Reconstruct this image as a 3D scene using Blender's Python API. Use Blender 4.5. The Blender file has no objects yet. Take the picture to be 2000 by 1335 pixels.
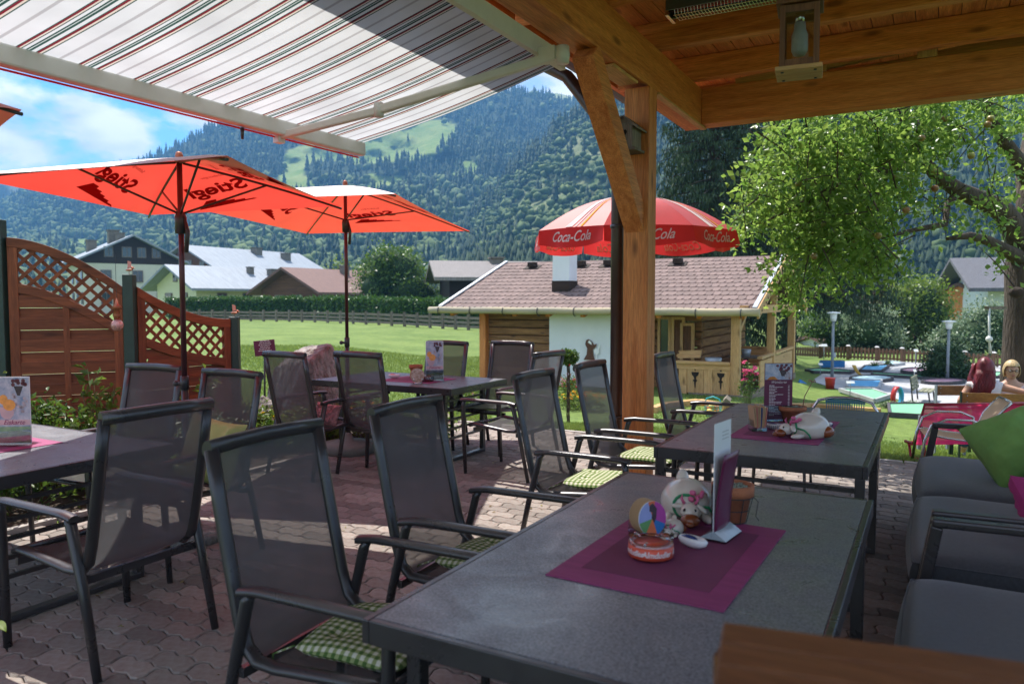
import bpy, bmesh, math, random
import numpy as np
from mathutils import Vector, Matrix, Euler
random.seed(7); RNG = np.random.default_rng(11)
PI = math.pi
S = bpy.context.scene
COL = S.collection
# ------------------------------------------------------------------ camera
CAMH = 1.53; YAW = math.radians(29.0); PITCH = math.radians(3.19); FPX = 1480.0
cam_d = bpy.data.cameras.new('camera'); cam = bpy.data.objects.new('camera', cam_d); COL.objects.link(cam)
cam.location = (0, 0, CAMH); cam.rotation_euler = (PI/2 - PITCH, 0, YAW)
cam_d.sensor_width = 36; cam_d.lens = 36*FPX/2000; cam_d.clip_start = 0.05; cam_d.clip_end = 20000
cam_d.dof.use_dof = True; cam_d.dof.focus_distance = 5.6; cam_d.dof.aperture_fstop = 3.2
S.camera = cam
# ------------------------------------------------------------------ world, sun, exposure
SUN_X, SUN_Y = 0.47, -0.28                      # the light moves this far in x and y per metre it falls
sun_vec = Vector((SUN_X, SUN_Y, -1)).normalized()
SUN_EL = math.asin(-sun_vec.z); SUN_AZ = math.atan2(-sun_vec.x, -sun_vec.y)   # azimuth from +Y
W = bpy.data.worlds.new('World'); S.world = W; W.use_nodes = True
nt = W.node_tree; nt.nodes.clear()
def wn(t, **k):
    n = nt.nodes.new(t)
    for a, b in k.items(): setattr(n, a, b)
    return n
sky = wn('ShaderNodeTexSky', sky_type='NISHITA', sun_disc=False, sun_elevation=SUN_EL, sun_rotation=SUN_AZ, altitude=1800, air_density=1.0, dust_density=0.15, ozone_density=2.5)
tc = wn('ShaderNodeTexCoord'); mp = wn('ShaderNodeMapping'); mp.inputs['Scale'].default_value = (1, 1, 2.4); mp.inputs['Location'].default_value = (0.31, 0.12, 0.05)
n1 = wn('ShaderNodeTexNoise'); n1.inputs['Scale'].default_value = 4.6; n1.inputs['Detail'].default_value = 9; n1.inputs['Roughness'].default_value = 0.56; n1.inputs['Distortion'].default_value = 0.25
r1 = wn('ShaderNodeValToRGB'); r1.color_ramp.elements[0].position = 0.435; r1.color_ramp.elements[1].position = 0.52
n2 = wn('ShaderNodeTexNoise'); n2.inputs['Scale'].default_value = 9.0; n2.inputs['Detail'].default_value = 5
r2 = wn('ShaderNodeValToRGB'); r2.color_ramp.elements[0].position = 0.35; r2.color_ramp.elements[0].color = (2.0, 2.3, 2.75, 1); r2.color_ramp.elements[1].position = 0.6; r2.color_ramp.elements[1].color = (3.9, 3.95, 4.0, 1)
mx = wn('ShaderNodeMix', data_type='RGBA'); bg = wn('ShaderNodeBackground'); bg.inputs['Strength'].default_value = 0.135; out = wn('ShaderNodeOutputWorld')
L = nt.links.new
L(tc.outputs['Generated'], mp.inputs['Vector']); L(mp.outputs[0], n1.inputs['Vector']); L(mp.outputs[0], n2.inputs['Vector'])
L(n1.outputs['Fac'], r1.inputs[0]); L(n2.outputs['Fac'], r2.inputs[0])
L(r1.outputs[0], mx.inputs['Factor']); hs = wn('ShaderNodeHueSaturation'); hs.inputs['Saturation'].default_value = 1.3; hs.inputs['Value'].default_value = 0.70; L(sky.outputs[0], hs.inputs['Color']); L(hs.outputs[0], mx.inputs['A']); L(r2.outputs[0], mx.inputs['B'])
L(mx.outputs['Result'], bg.inputs['Color']); L(bg.outputs[0], out.inputs['Surface'])
sl = bpy.data.lights.new('sun', 'SUN'); sl.energy = 2.85; sl.angle = math.radians(0.55); sl.color = (1, 0.955, 0.88)
so = bpy.data.objects.new('sun', sl); COL.objects.link(so); so.rotation_euler = sun_vec.to_track_quat('-Z', 'Y').to_euler(); so.location = (-10, 10, 30)
S.view_settings.view_transform = 'Standard'; S.view_settings.look = 'None'; S.view_settings.gamma = 1; S.view_settings.use_curve_mapping = False
S.view_settings.exposure = 1.72
S.cycles.max_bounces = 10; S.cycles.transparent_max_bounces = 24; S.cycles.volume_bounces = 0
S.cycles.diffuse_bounces = 5; S.cycles.transmission_bounces = 8
S.cycles.sample_clamp_indirect = 6; S.cycles.caustics_reflective = False; S.cycles.caustics_refractive = False
# ------------------------------------------------------------------ viewing geometry used to find where things stand
_f0 = Vector((-math.sin(YAW), math.cos(YAW), 0)); _rt = Vector((math.cos(YAW), math.sin(YAW), 0))
_fw = _f0*math.cos(PITCH) - Vector((0, 0, 1))*math.sin(PITCH); _up = _rt.cross(_fw)
def ray(x, y): return _fw + _rt*((x-1000)/FPX) + _up*((667.5-y)/FPX)
def atz(x, y, z=0.0): r = ray(x, y); return Vector((0, 0, CAMH)) + r*((z-CAMH)/r.z)
def atd(x, y, d): r = ray(x, y); return Vector((0, 0, CAMH)) + r*(d/r.dot(_f0))
def atx(x, y, X): r = ray(x, y); return Vector((0, 0, CAMH)) + r*(X/r.x)
def aty(x, y, Y): r = ray(x, y); return Vector((0, 0, CAMH)) + r*(Y/r.y)
def px(P):
    v = Vector(P) - Vector((0, 0, CAMH)); d = v.dot(_fw)
    return (1000+FPX*v.dot(_rt)/d, 667.5-FPX*v.dot(_up)/d, d)
def gz(x, y):                                   # height of the ground
    g = -0.15*min(max(y-8, 0), 4.5) - 0.008*max(min(y-15, 40), 0)
    if y > 0.5:
        k = min(max((-x/y-0.66)/0.3, 0), 1); k = k*k*(3-2*k)*min(1, max(0, (y-8)/6))
        gl = -0.06*min(max(y-8, 0), 4.5)-0.003*min(max(y-15, 0), 60)
        w = min(max((math.hypot(x, y)-30)/25, 0), 1)*(1 if -x/y > 0.45 else max(0, (-x/y-0.15)/0.3)); k = max(k, w)
        g = g*(1-k)+gl*k
        gr = -0.15*min(max(y-8, 0), 9.5)-0.012*min(max(y-17.5, 0), 40)
        k = min(max((x/y+0.195)/0.05, 0), 1); g = g*(1-k)+gr*k
    return g
# ------------------------------------------------------------------ objects
def tag(o, label=None, cat=None, group=None, kind=None):
    if label: o['label'] = label
    if cat: o['category'] = cat
    if group: o['group'] = group
    if kind: o['kind'] = kind
    return o
def thing(name, label, cat, loc=(0, 0, 0), rz=0, group=None):
    o = bpy.data.objects.new(name, None); o.empty_display_size = 0.1; COL.objects.link(o)
    o.location = loc; o.rotation_euler = (0, 0, rz)
    return tag(o, label, cat, group)
def children(o): return [c for c in bpy.data.objects if c.parent == o]
def dup(root, loc, rz, label, group=None, tree=None):
    kids = tree if tree is not None else [(c, children(c)) for c in children(root)]
    r = root.copy(); COL.objects.link(r); r.location = loc; r.rotation_euler = (0, 0, rz); r['label'] = label
    if group: r['group'] = group
    for c, gs in kids:
        k = c.copy(); COL.objects.link(k); k.parent = r
        for g in gs:
            q = g.copy(); COL.objects.link(q); q.parent = k
    return r
class MB:
    def __init__(s): s.v = []; s.f = []; s.sm = []; s.mi = []; s.m = 0
    def add(s, vs, fs, smooth=False):
        b = len(s.v); s.v += [tuple(v) for v in vs]
        for f in fs: s.f.append([b+i for i in f]); s.sm.append(smooth); s.mi.append(s.m)
        return s
    def box(s, c, d, R=None, taper=1.0):
        c = Vector(c); vs = []
        for z in (-1, 1):
            t = 1 if z < 0 else taper
            for x, y in ((-1, -1), (1, -1), (1, 1), (-1, 1)):
                p = Vector((x*d[0]/2*t, y*d[1]/2*t, z*d[2]/2)); p = R @ p if R else p; vs.append(c+p)
        return s.add(vs, [(3, 2, 1, 0), (4, 5, 6, 7), (0, 1, 5, 4), (1, 2, 6, 5), (2, 3, 7, 6), (3, 0, 4, 7)])
    def bb(s, a, b): # box between two opposite corners
        return s.box([(a[i]+b[i])/2 for i in range(3)], [abs(a[i]-b[i]) for i in range(3)])
    def beam(s, a, b, w, h, up=(0, 0, 1)):      # bar from a to b; w across, h along up
        a = Vector(a); b = Vector(b); d = (b-a); l = d.length; d = d.normalized(); u = Vector(up)
        x = d.cross(u).normalized()
        if x.length < 0.5: x = Vector((1, 0, 0))
        u2 = x.cross(d).normalized(); R = Matrix((x, d, u2)).transposed()
        return s.box((a+b)/2, (w, l, h), R)
    def tube(s, pts, r, n=8, cap=True, sx=1.0, up=None, closed=False):
        pts = [Vector(p) for p in pts]; rs = r if isinstance(r, (list, tuple)) else [r]*len(pts)
        base = len(s.v); N = len(pts); ref = Vector(up) if up else None; prev = None; vs = []
        for i, p in enumerate(pts):
            if closed: t = pts[(i+1) % N]-pts[i-1]
            else: t = pts[min(i+1, N-1)]-pts[max(i-1, 0)]
            t = t.normalized() if t.length > 1e-9 else Vector((0, 0, 1))
            if ref is not None: x = t.cross(ref)
            elif prev is not None: x = prev - t*prev.dot(t)
            else: x = t.cross(Vector((0, 0, 1)) if abs(t.z) < 0.9 else Vector((1, 0, 0)))
            if x.length < 1e-6: x = t.cross(Vector((0.3, 1, 0.2)))
            x = x.normalized(); prev = x; y = t.cross(x).normalized()
            for k in range(n):
                a = 2*PI*(k+0.5)/n; vs.append(p + x*(math.cos(a)*rs[i]*sx) + y*(math.sin(a)*rs[i]))
        fs = []
        for i in range(N if closed else N-1):
            for k in range(n):
                a, b = i*n+k, i*n+(k+1) % n; c, d = ((i+1) % N)*n+(k+1) % n, ((i+1) % N)*n+k
                fs.append((a, b, c, d))
        s.add(vs, fs, n > 4)
        if cap and not closed:
            b0 = base
            s.f.append([b0+k for k in range(n)][::-1]); s.sm.append(False); s.mi.append(s.m)
            s.f.append([b0+(N-1)*n+k for k in range(n)]); s.sm.append(False); s.mi.append(s.m)
        return s
    def lathe(s, prof, c=(0, 0, 0), n=20, R=None, smooth=True, sy=1.0):
        vs = []; c = Vector(c)
        for r, z in prof:
            for k in range(n):
                a = 2*PI*k/n; p = Vector((r*math.cos(a), r*math.sin(a)*sy, z)); vs.append(c+(R @ p if R else p))
        fs = [(i*n+k, i*n+(k+1) % n, (i+1)*n+(k+1) % n, (i+1)*n+k) for i in range(len(prof)-1) for k in range(n)]
        if prof[0][0] > 1e-5: fs.append(tuple(range(n))[::-1])
        if prof[-1][0] > 1e-5: fs.append(tuple((len(prof)-1)*n+k for k in range(n)))
        return s.add(vs, fs, smooth)
    def ball(s, c, r, n=14, m=9, R=None):
        r = r if isinstance(r, (tuple, list)) else (r, r, r); c = Vector(c); vs = []
        for j in range(m+1):
            t = PI*j/m
            for k in range(n):
                a = 2*PI*k/n; p = Vector((r[0]*math.sin(t)*math.cos(a), r[1]*math.sin(t)*math.sin(a), -r[2]*math.cos(t))); vs.append(c+(R @ p if R else p))
        return s.add(vs, [(j*n+k, j*n+(k+1) % n, (j+1)*n+(k+1) % n, (j+1)*n+k) for j in range(m) for k in range(n)], True)
    def prism(s, poly, z0, z1, M=None):         # polygon in local xy, extruded along z; M places it
        n = len(poly); M = M or Matrix.Identity(4)
        vs = [M @ Vector((p[0], p[1], z)) for z in (z0, z1) for p in poly]
        return s.add(vs, [tuple(range(n))[::-1], tuple(n+i for i in range(n))] + [(i, (i+1) % n, n+(i+1) % n, n+i) for i in range(n)])
    def grid(s, fn, nu, nv, smooth=True):
        vs = [fn(i/nu, j/nv) for j in range(nv+1) for i in range(nu+1)]
        return s.add(vs, [(j*(nu+1)+i, j*(nu+1)+i+1, (j+1)*(nu+1)+i+1, (j+1)*(nu+1)+i) for j in range(nv) for i in range(nu)], smooth)
    def build(s, name, mat, parent=None, world=False, bevel=0, solid=0, sub=0, label=None, segs=2):
        me = bpy.data.meshes.new(name); me.from_pydata(s.v, [], s.f); me.validate(clean_customdata=False)
        if len(me.polygons) == len(s.sm):
            me.polygons.foreach_set('use_smooth', s.sm)
            if isinstance(mat, (list, tuple)): me.polygons.foreach_set('material_index', s.mi)
        for m_ in (mat if isinstance(mat, (list, tuple)) else [mat]): me.materials.append(m_)
        bm = bmesh.new(); bm.from_mesh(me); bmesh.ops.recalc_face_normals(bm, faces=bm.faces) if not solid and not sub else None; bm.to_mesh(me); bm.free()
        o = bpy.data.objects.new(name, me); COL.objects.link(o)
        if parent is not None:
            o.parent = parent
            if world:
                M = Matrix.Translation(parent.location) @ Euler(parent.rotation_euler).to_matrix().to_4x4()
                if parent.parent is not None:
                    q = parent.parent; M = Matrix.Translation(q.location) @ Euler(q.rotation_euler).to_matrix().to_4x4() @ M
                me.transform(M.inverted())
        if solid: md = o.modifiers.new('thick', 'SOLIDIFY'); md.thickness = solid; md.offset = 0
        if bevel: md = o.modifiers.new('bevel', 'BEVEL'); md.width = bevel; md.segments = segs; md.limit_method = 'ANGLE'; md.angle_limit = math.radians(40); md.harden_normals = False
        if sub: md = o.modifiers.new('sub', 'SUBSURF'); md.levels = md.render_levels = sub
        if label: o['label'] = label
        return o
def fast(name, V, F, mat, parent=None, kind=None, smooth=False, mats=None, mi=None):
    V = np.asarray(V, dtype=np.float32).reshape(-1, 3); F = np.asarray(F, dtype=np.int32); k = F.shape[1]
    me = bpy.data.meshes.new(name); me.vertices.add(len(V)); me.vertices.foreach_set('co', V.ravel())
    me.loops.add(F.size); me.loops.foreach_set('vertex_index', F.ravel()); me.polygons.add(len(F))
    me.polygons.foreach_set('loop_start', np.arange(0, F.size, k, dtype=np.int32))
    if smooth: me.polygons.foreach_set('use_smooth', np.ones(len(F), dtype=bool))
    for m_ in (mats or [mat]): me.materials.append(m_)
    if mi is not None: me.polygons.foreach_set('material_index', np.asarray(mi, dtype=np.int32))
    me.update(calc_edges=True)
    o = bpy.data.objects.new(name, me); COL.objects.link(o)
    if parent is not None: o.parent = parent
    if kind: o['kind'] = kind
    return o
# ------------------------------------------------------------------ materials
MC = {}
def nodes(name):
    m = bpy.data.materials.new(name); m.use_nodes = True; t = m.node_tree; t.nodes.clear()
    return m, t, (lambda ty, **k: _n(t, ty, k)), t.links.new
def _n(t, ty, k):
    n = t.nodes.new(ty)
    for a, b in k.items():
        if a in n.inputs.keys() if hasattr(n.inputs, 'keys') else False: n.inputs[a].default_value = b
        else: setattr(n, a, b)
    return n
def c4(c, k=1.0): return (c[0]*k, c[1]*k, c[2]*k, 1)
def mat(name, col, rough=0.6, var=0.15, scale=8, bump=0.0, bscale=60, metal=0, spec=0.5, col2=None, isl=0.0, objr=0.0, coat=0, alpha=1, stretch=(1, 1, 1), sheen=0, emit=None, detail=5, bdist=0.002, rvar=0.0):
    m, t, N, L = nodes(name)
    p = N('ShaderNodeBsdfPrincipled'); p.inputs['Roughness'].default_value = rough; p.inputs['Metallic'].default_value = metal; p.inputs['Specular IOR Level'].default_value = spec
    p.inputs['Coat Weight'].default_value = coat; p.inputs['Sheen Weight'].default_value = sheen; p.inputs['Alpha'].default_value = alpha
    if emit: p.inputs['Emission Color'].default_value = c4(emit); p.inputs['Emission Strength'].default_value = 1
    tcn = N('ShaderNodeTexCoord'); mpn = N('ShaderNodeMapping'); mpn.inputs['Scale'].default_value = stretch; L(tcn.outputs['Object'], mpn.inputs[0])
    no = N('ShaderNodeTexNoise'); no.inputs['Scale'].default_value = scale; no.inputs['Detail'].default_value = detail; no.inputs['Roughness'].default_value = 0.6; L(mpn.outputs[0], no.inputs['Vector'])
    rp = N('ShaderNodeValToRGB'); a = c4(col, 1-var); b = c4(col2) if col2 else c4(col, 1+var); rp.color_ramp.elements[0].color = a; rp.color_ramp.elements[1].color = b
    rp.color_ramp.elements[0].position = 0.32; rp.color_ramp.elements[1].position = 0.68; L(no.outputs['Fac'], rp.inputs[0])
    colo = rp.outputs[0]
    if isl or objr:
        hv = N('ShaderNodeHueSaturation'); ma = N('ShaderNodeMapRange'); k = isl or objr; ma.inputs['To Min'].default_value = 1-k; ma.inputs['To Max'].default_value = 1+k
        if isl and objr:
            g = N('ShaderNodeNewGeometry'); oi = N('ShaderNodeObjectInfo'); ad = N('ShaderNodeMath', operation='ADD'); fr = N('ShaderNodeMath', operation='FRACT')
            L(g.outputs['Random Per Island'], ad.inputs[0]); L(oi.outputs['Random'], ad.inputs[1]); L(ad.outputs[0], fr.inputs[0]); L(fr.outputs[0], ma.inputs[0])
        elif isl: g = N('ShaderNodeNewGeometry'); L(g.outputs['Random Per Island'], ma.inputs[0])
        else: g = N('ShaderNodeObjectInfo'); L(g.outputs['Random'], ma.inputs[0])
        L(ma.outputs[0], hv.inputs['Value']); L(colo, hv.inputs['Color']); colo = hv.outputs[0]
    L(colo, p.inputs['Base Color'])
    if rvar:
        nr = N('ShaderNodeTexNoise'); nr.inputs['Scale'].default_value = 3.5; nr.inputs['Detail'].default_value = 7; nr.inputs['Roughness'].default_value = 0.7; nr.inputs['Distortion'].default_value = 1.2; L(tcn.outputs['Object'], nr.inputs['Vector']); mr_ = N('ShaderNodeMapRange'); mr_.inputs['From Min'].default_value = 0.35; mr_.inputs['From Max'].default_value = 0.68; mr_.inputs['To Min'].default_value = rough-rvar; mr_.inputs['To Max'].default_value = rough+rvar; L(nr.outputs['Fac'], mr_.inputs[0]); L(mr_.outputs[0], p.inputs['Roughness'])
    if bump:
        nb = N('ShaderNodeTexNoise'); nb.inputs['Scale'].default_value = bscale; nb.inputs['Detail'].default_value = 4; L(mpn.outputs[0], nb.inputs['Vector'])
        bp = N('ShaderNodeBump'); bp.inputs['Strength'].default_value = bump; bp.inputs['Distance'].default_value = bdist; L(nb.outputs['Fac'], bp.inputs['Height']); L(bp.outputs[0], p.inputs['Normal'])
    o = N('ShaderNodeOutputMaterial'); L(p.outputs[0], o.inputs[0]); m['p'] = 1
    return m
def wood(name, c1, c2, axis='x', k=1.0, rough=0.55, knots=True, spec=0.35, bump=0.25, objr=0.12, weather=0.0):
    key = (name, axis)
    if key in MC: return MC[key]
    m, t, N, L = nodes(name+'_'+axis)
    p = N('ShaderNodeBsdfPrincipled'); p.inputs['Roughness'].default_value = rough; p.inputs['Specular IOR Level'].default_value = spec
    sc = {'x': (0.55*k, 9*k, 9*k), 'y': (9*k, 0.55*k, 9*k), 'z': (9*k, 9*k, 0.55*k)}[axis]
    tcn = N('ShaderNodeTexCoord'); oi = N('ShaderNodeObjectInfo'); va = N('ShaderNodeVectorMath', operation='ADD'); cb = N('ShaderNodeCombineXYZ')
    ml = N('ShaderNodeMath', operation='MULTIPLY'); ml.inputs[1].default_value = 37.0; L(oi.outputs['Random'], ml.inputs[0])
    for i in range(3): L(ml.outputs[0], cb.inputs[i])
    L(tcn.outputs['Object'], va.inputs[0]); L(cb.outputs[0], va.inputs[1])
    mpn = N('ShaderNodeMapping'); mpn.inputs['Scale'].default_value = sc; L(va.outputs[0], mpn.inputs[0])
    no = N('ShaderNodeTexNoise'); no.inputs['Scale'].default_value = 1.6; no.inputs['Detail'].default_value = 7; no.inputs['Roughness'].default_value = 0.62; no.inputs['Distortion'].default_value = 0.6; L(mpn.outputs[0], no.inputs['Vector'])
    rp = N('ShaderNodeValToRGB'); e = rp.color_ramp.elements; e[0].position = 0.3; e[0].color = c4(c2); e[1].position = 0.62; e[1].color = c4(c1); L(no.outputs['Fac'], rp.inputs[0])
    colo = rp.outputs[0]
    fin = N('ShaderNodeTexNoise'); fin.inputs['Scale'].default_value = 14; fin.inputs['Detail'].default_value = 3; L(mpn.outputs[0], fin.inputs['Vector'])
    mf = N('ShaderNodeMapRange'); mf.inputs['From Min'].default_value = 0.3; mf.inputs['From Max'].default_value = 0.7; mf.inputs['To Min'].default_value = 0.72; mf.inputs['To Max'].default_value = 1.15; L(fin.outputs['Fac'], mf.inputs[0])
    h = N('ShaderNodeHueSaturation'); L(colo, h.inputs['Color']); L(mf.outputs[0], h.inputs['Value']); colo = h.outputs[0]
    if knots:
        m2 = N('ShaderNodeMapping'); ks = {'x': (1.6, 5, 5), 'y': (5, 1.6, 5), 'z': (5, 5, 1.6)}[axis]; m2.inputs['Scale'].default_value = tuple(q*k*0.8 for q in ks); L(va.outputs[0], m2.inputs[0])
        vo = N('ShaderNodeTexVoronoi'); vo.inputs['Scale'].default_value = 1.0; L(m2.outputs[0], vo.inputs['Vector'])
        kr = N('ShaderNodeMapRange'); kr.inputs['From Min'].default_value = 0.07; kr.inputs['From Max'].default_value = 0.17; kr.inputs['To Min'].default_value = 0.75; kr.inputs['To Max'].default_value = 0; L(vo.outputs['Distance'], kr.inputs[0])
        mk = N('ShaderNodeMix', data_type='RGBA'); mk.inputs['B'].default_value = c4(c2, 0.3); L(kr.outputs[0], mk.inputs['Factor']); L(colo, mk.inputs['A']); colo = mk.outputs['Result']
    ma = N('ShaderNodeMapRange'); ma.inputs['To Min'].default_value = 1-objr; ma.inputs['To Max'].default_value = 1+objr; L(oi.outputs['Random'], ma.inputs[0])
    h2 = N('ShaderNodeHueSaturation'); L(colo, h2.inputs['Color']); L(ma.outputs[0], h2.inputs['Value'])
    L(h2.outputs[0], p.inputs['Base Color'])
    bp = N('ShaderNodeBump'); bp.inputs['Strength'].default_value = bump; bp.inputs['Distance'].default_value = 0.003; L(fin.outputs['Fac'], bp.inputs['Height']); L(bp.outputs[0], p.inputs['Normal'])
    o = N('ShaderNodeOutputMaterial'); L(p.outputs[0], o.inputs[0]); MC[key] = m
    return m
def cloth_thin(name, col, trans, tw=0.5, see=0.0, weave=0, rough=0.9, stripes=None, gloss=0.0):
    """fabric that lets light through: diffuse + translucent, and with see > 0 open weave"""
    m, t, N, L = nodes(name)
    d = N('ShaderNodeBsdfDiffuse'); tr = N('ShaderNodeBsdfTranslucent'); a = N('ShaderNodeMixShader'); a.inputs[0].default_value = tw
    tcn = N('ShaderNodeTexCoord'); no = N('ShaderNodeTexNoise'); no.inputs['Scale'].default_value = 3.0; no.inputs['Detail'].default_value = 6; L(tcn.outputs['Object'], no.inputs['Vector'])
    for sh, c in ((d, col), (tr, trans)):
        rp = N('ShaderNodeValToRGB'); rp.color_ramp.elements[0].color = c4(c, 0.88); rp.color_ramp.elements[1].color = c4(c, 1.06); rp.color_ramp.elements[0].position = 0.3; rp.color_ramp.elements[1].position = 0.7
        L(no.outputs['Fac'], rp.inputs[0]); co = rp.outputs[0]
        if stripes:
            sp = N('ShaderNodeSeparateXYZ'); L(tcn.outputs['Object'], sp.inputs[0]); dv = N('ShaderNodeMath', operation='DIVIDE'); dv.inputs[1].default_value = stripes[0]; L(sp.outputs['Y'], dv.inputs[0])
            fr = N('ShaderNodeMath', operation='FRACT'); ad = N('ShaderNodeMath', operation='ADD'); ad.inputs[1].default_value = stripes[1]+100; L(dv.outputs[0], ad.inputs[0]); L(ad.outputs[0], fr.inputs[0])
            sr = N('ShaderNodeValToRGB'); sr.color_ramp.interpolation = 'CONSTANT'; els = sr.color_ramp.elements
            for i, (po, cc) in enumerate(stripes[2]):
                e = els[i] if i < 2 else els.new(po)
                e.position = po; e.color = c4(cc)
            L(fr.outputs[0], sr.inputs[0]); mm = N('ShaderNodeMix', data_type='RGBA', blend_type='MULTIPLY'); mm.inputs['Factor'].default_value = 1; L(co, mm.inputs['A']); L(sr.outputs[0], mm.inputs['B']); co = mm.outputs['Result']
        L(co, sh.inputs['Color'])
    L(d.outputs[0], a.inputs[1]); L(tr.outputs[0], a.inputs[2]); res = a.outputs[0]
    if gloss:
        gg = N('ShaderNodeBsdfGlossy'); gg.inputs['Roughness'].default_value = 0.5; fr_ = N('ShaderNodeLayerWeight'); fr_.inputs[0].default_value = 0.5; gm = N('ShaderNodeNewGeometry'); p3 = N('ShaderNodeMath', operation='POWER'); p3.inputs[1].default_value = 3.0; L(fr_.outputs['Facing'], p3.inputs[0]); ml = N('ShaderNodeMath', operation='MULTIPLY'); ml.inputs[1].default_value = gloss*5; L(p3.outputs[0], ml.inputs[0]); mg = N('ShaderNodeMixShader'); L(ml.outputs[0], mg.inputs[0]); L(res, mg.inputs[1]); L(gg.outputs[0], mg.inputs[2]); res = mg.outputs[0]
    nb = N('ShaderNodeTexNoise'); nb.inputs['Scale'].default_value = 5; nb.inputs['Detail'].default_value = 3; L(tcn.outputs['Object'], nb.inputs['Vector'])
    bp = N('ShaderNodeBump'); bp.inputs['Strength'].default_value = 0.3; bp.inputs['Distance'].default_value = 0.02; L(nb.outputs['Fac'], bp.inputs['Height']); L(bp.outputs[0], d.inputs['Normal']); L(bp.outputs[0], tr.inputs['Normal'])
    if see:
        ts = N('ShaderNodeBsdfTransparent'); b = N('ShaderNodeMixShader'); L(res, b.inputs[1]); L(ts.outputs[0], b.inputs[2])
        if weave:
            w1 = N('ShaderNodeTexWave', bands_direction='Z'); w1.inputs['Scale'].default_value = weave; w1.inputs['Distortion'].default_value = 0.6; L(tcn.outputs['Object'], w1.inputs['Vector'])
            mr = N('ShaderNodeMapRange'); mr.inputs['To Min'].default_value = see*0.7; mr.inputs['To Max'].default_value = see*1.3; L(w1.outputs['Fac'], mr.inputs[0]); L(mr.outputs[0], b.inputs[0])
        else: b.inputs[0].default_value = see
        res = b.outputs[0]
    o = N('ShaderNodeOutputMaterial'); L(res, o.inputs[0])
    return m
def leafmat(name, c1, c2, tw=0.35, rough=0.45):
    m, t, N, L = nodes(name)
    g = N('ShaderNodeNewGeometry'); rp = N('ShaderNodeValToRGB'); rp.color_ramp.elements[0].color = c4(c1); rp.color_ramp.elements[1].color = c4(c2); L(g.outputs['Random Per Island'], rp.inputs[0])
    p = N('ShaderNodeBsdfPrincipled'); p.inputs['Roughness'].default_value = rough; p.inputs['Specular IOR Level'].default_value = 0.35; L(rp.outputs[0], p.inputs['Base Color'])
    tr = N('ShaderNodeBsdfTranslucent'); hv = N('ShaderNodeHueSaturation'); hv.inputs['Value'].default_value = 1.5; hv.inputs['Saturation'].default_value = 1.05; hv.inputs['Hue'].default_value = 0.485; L(rp.outputs[0], hv.inputs['Color']); L(hv.outputs[0], tr.inputs['Color'])
    mxs = N('ShaderNodeMixShader'); mxs.inputs[0].default_value = tw; L(p.outputs[0], mxs.inputs[1]); L(tr.outputs[0], mxs.inputs[2]); o = N('ShaderNodeOutputMaterial'); L(mxs.outputs[0], o.inputs[0])
    return m
def glassmat(name, tint=(0.9, 0.95, 0.95), a=0.2, rough=0.03):
    m, t, N, L = nodes(name)
    ts = N('ShaderNodeBsdfTransparent'); ts.inputs[0].default_value = c4(tint); gl = N('ShaderNodeBsdfGlossy'); gl.inputs['Roughness'].default_value = rough; fr = N('ShaderNodeFresnel'); fr.inputs[0].default_value = 1.45
    ad = N('ShaderNodeMath', operation='ADD', use_clamp=True); ad.inputs[1].default_value = a*0.3; L(fr.outputs[0], ad.inputs[0])
    x = N('ShaderNodeMixShader'); L(ad.outputs[0], x.inputs[0]); L(ts.outputs[0], x.inputs[1]); L(gl.outputs[0], x.inputs[2]); o = N('ShaderNodeOutputMaterial'); L(x.outputs[0], o.inputs[0])
    return m
GREY = mat('anthracite_metal', (0.060, 0.055, 0.058), rvar=0.08, rough=0.32, var=0.08, spec=0.6, metal=0.35)
GREY2 = mat('dark_plastic', (0.035, 0.036, 0.04), rough=0.4, var=0.1)
CHROME = mat('polished_aluminium', (0.6, 0.6, 0.6), rough=0.2, metal=1, var=0.05)
WHITEP = mat('white_paint', (0.78, 0.79, 0.78), rough=0.5, var=0.04, bump=0.1)
CREAMP = mat('cream_metal', (0.62, 0.6, 0.58), rough=0.4, var=0.05)
RENDERW = mat('white_render_wall', (0.74, 0.76, 0.78), rough=0.9, var=0.05, bump=0.3, bscale=90, scale=1.5)
HONEY = dict(c1=(0.70, 0.27, 0.08), c2=(0.46, 0.13, 0.03))
def honey(ax): return wood('honey_larch', axis=ax, k=1.35, bump=0.35, **HONEY)
def pale(ax): return wood('pale_larch', (0.62, 0.38, 0.17), (0.48, 0.25, 0.09), ax, knots=True)
def fencew(ax): return wood('red_brown_stained_wood', (0.27, 0.078, 0.028), (0.12, 0.032, 0.012), ax, k=1.3, objr=0.22)
def logw(ax): return wood('weathered_log', (0.34, 0.17, 0.07), (0.12, 0.055, 0.025), ax, k=1.2, objr=0.25, rough=0.8)
def oldw(ax): return wood('grey_old_wood', (0.24, 0.20, 0.16), (0.10, 0.08, 0.06), ax, k=1.5, rough=0.85, objr=0.2)
def darkw(ax): return wood('dark_brown_boards', (0.045, 0.028, 0.02), (0.02, 0.013, 0.01), ax, k=0.6, rough=0.8, knots=False)
def brownw(ax): return wood('brown_boards', (0.16, 0.075, 0.035), (0.08, 0.035, 0.018), ax, k=0.6, rough=0.8, knots=False)
# ================================================================== SETTING
def atg(x, y):
    z = 0.0
    for _ in range(30): p = atz(x, y, z); z = 0.5*z+0.5*gz(p.x, p.y)
    p = atz(x, y, z); return p
def dd(P): return Vector((P[0], P[1], 0)).dot(_f0)
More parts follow.
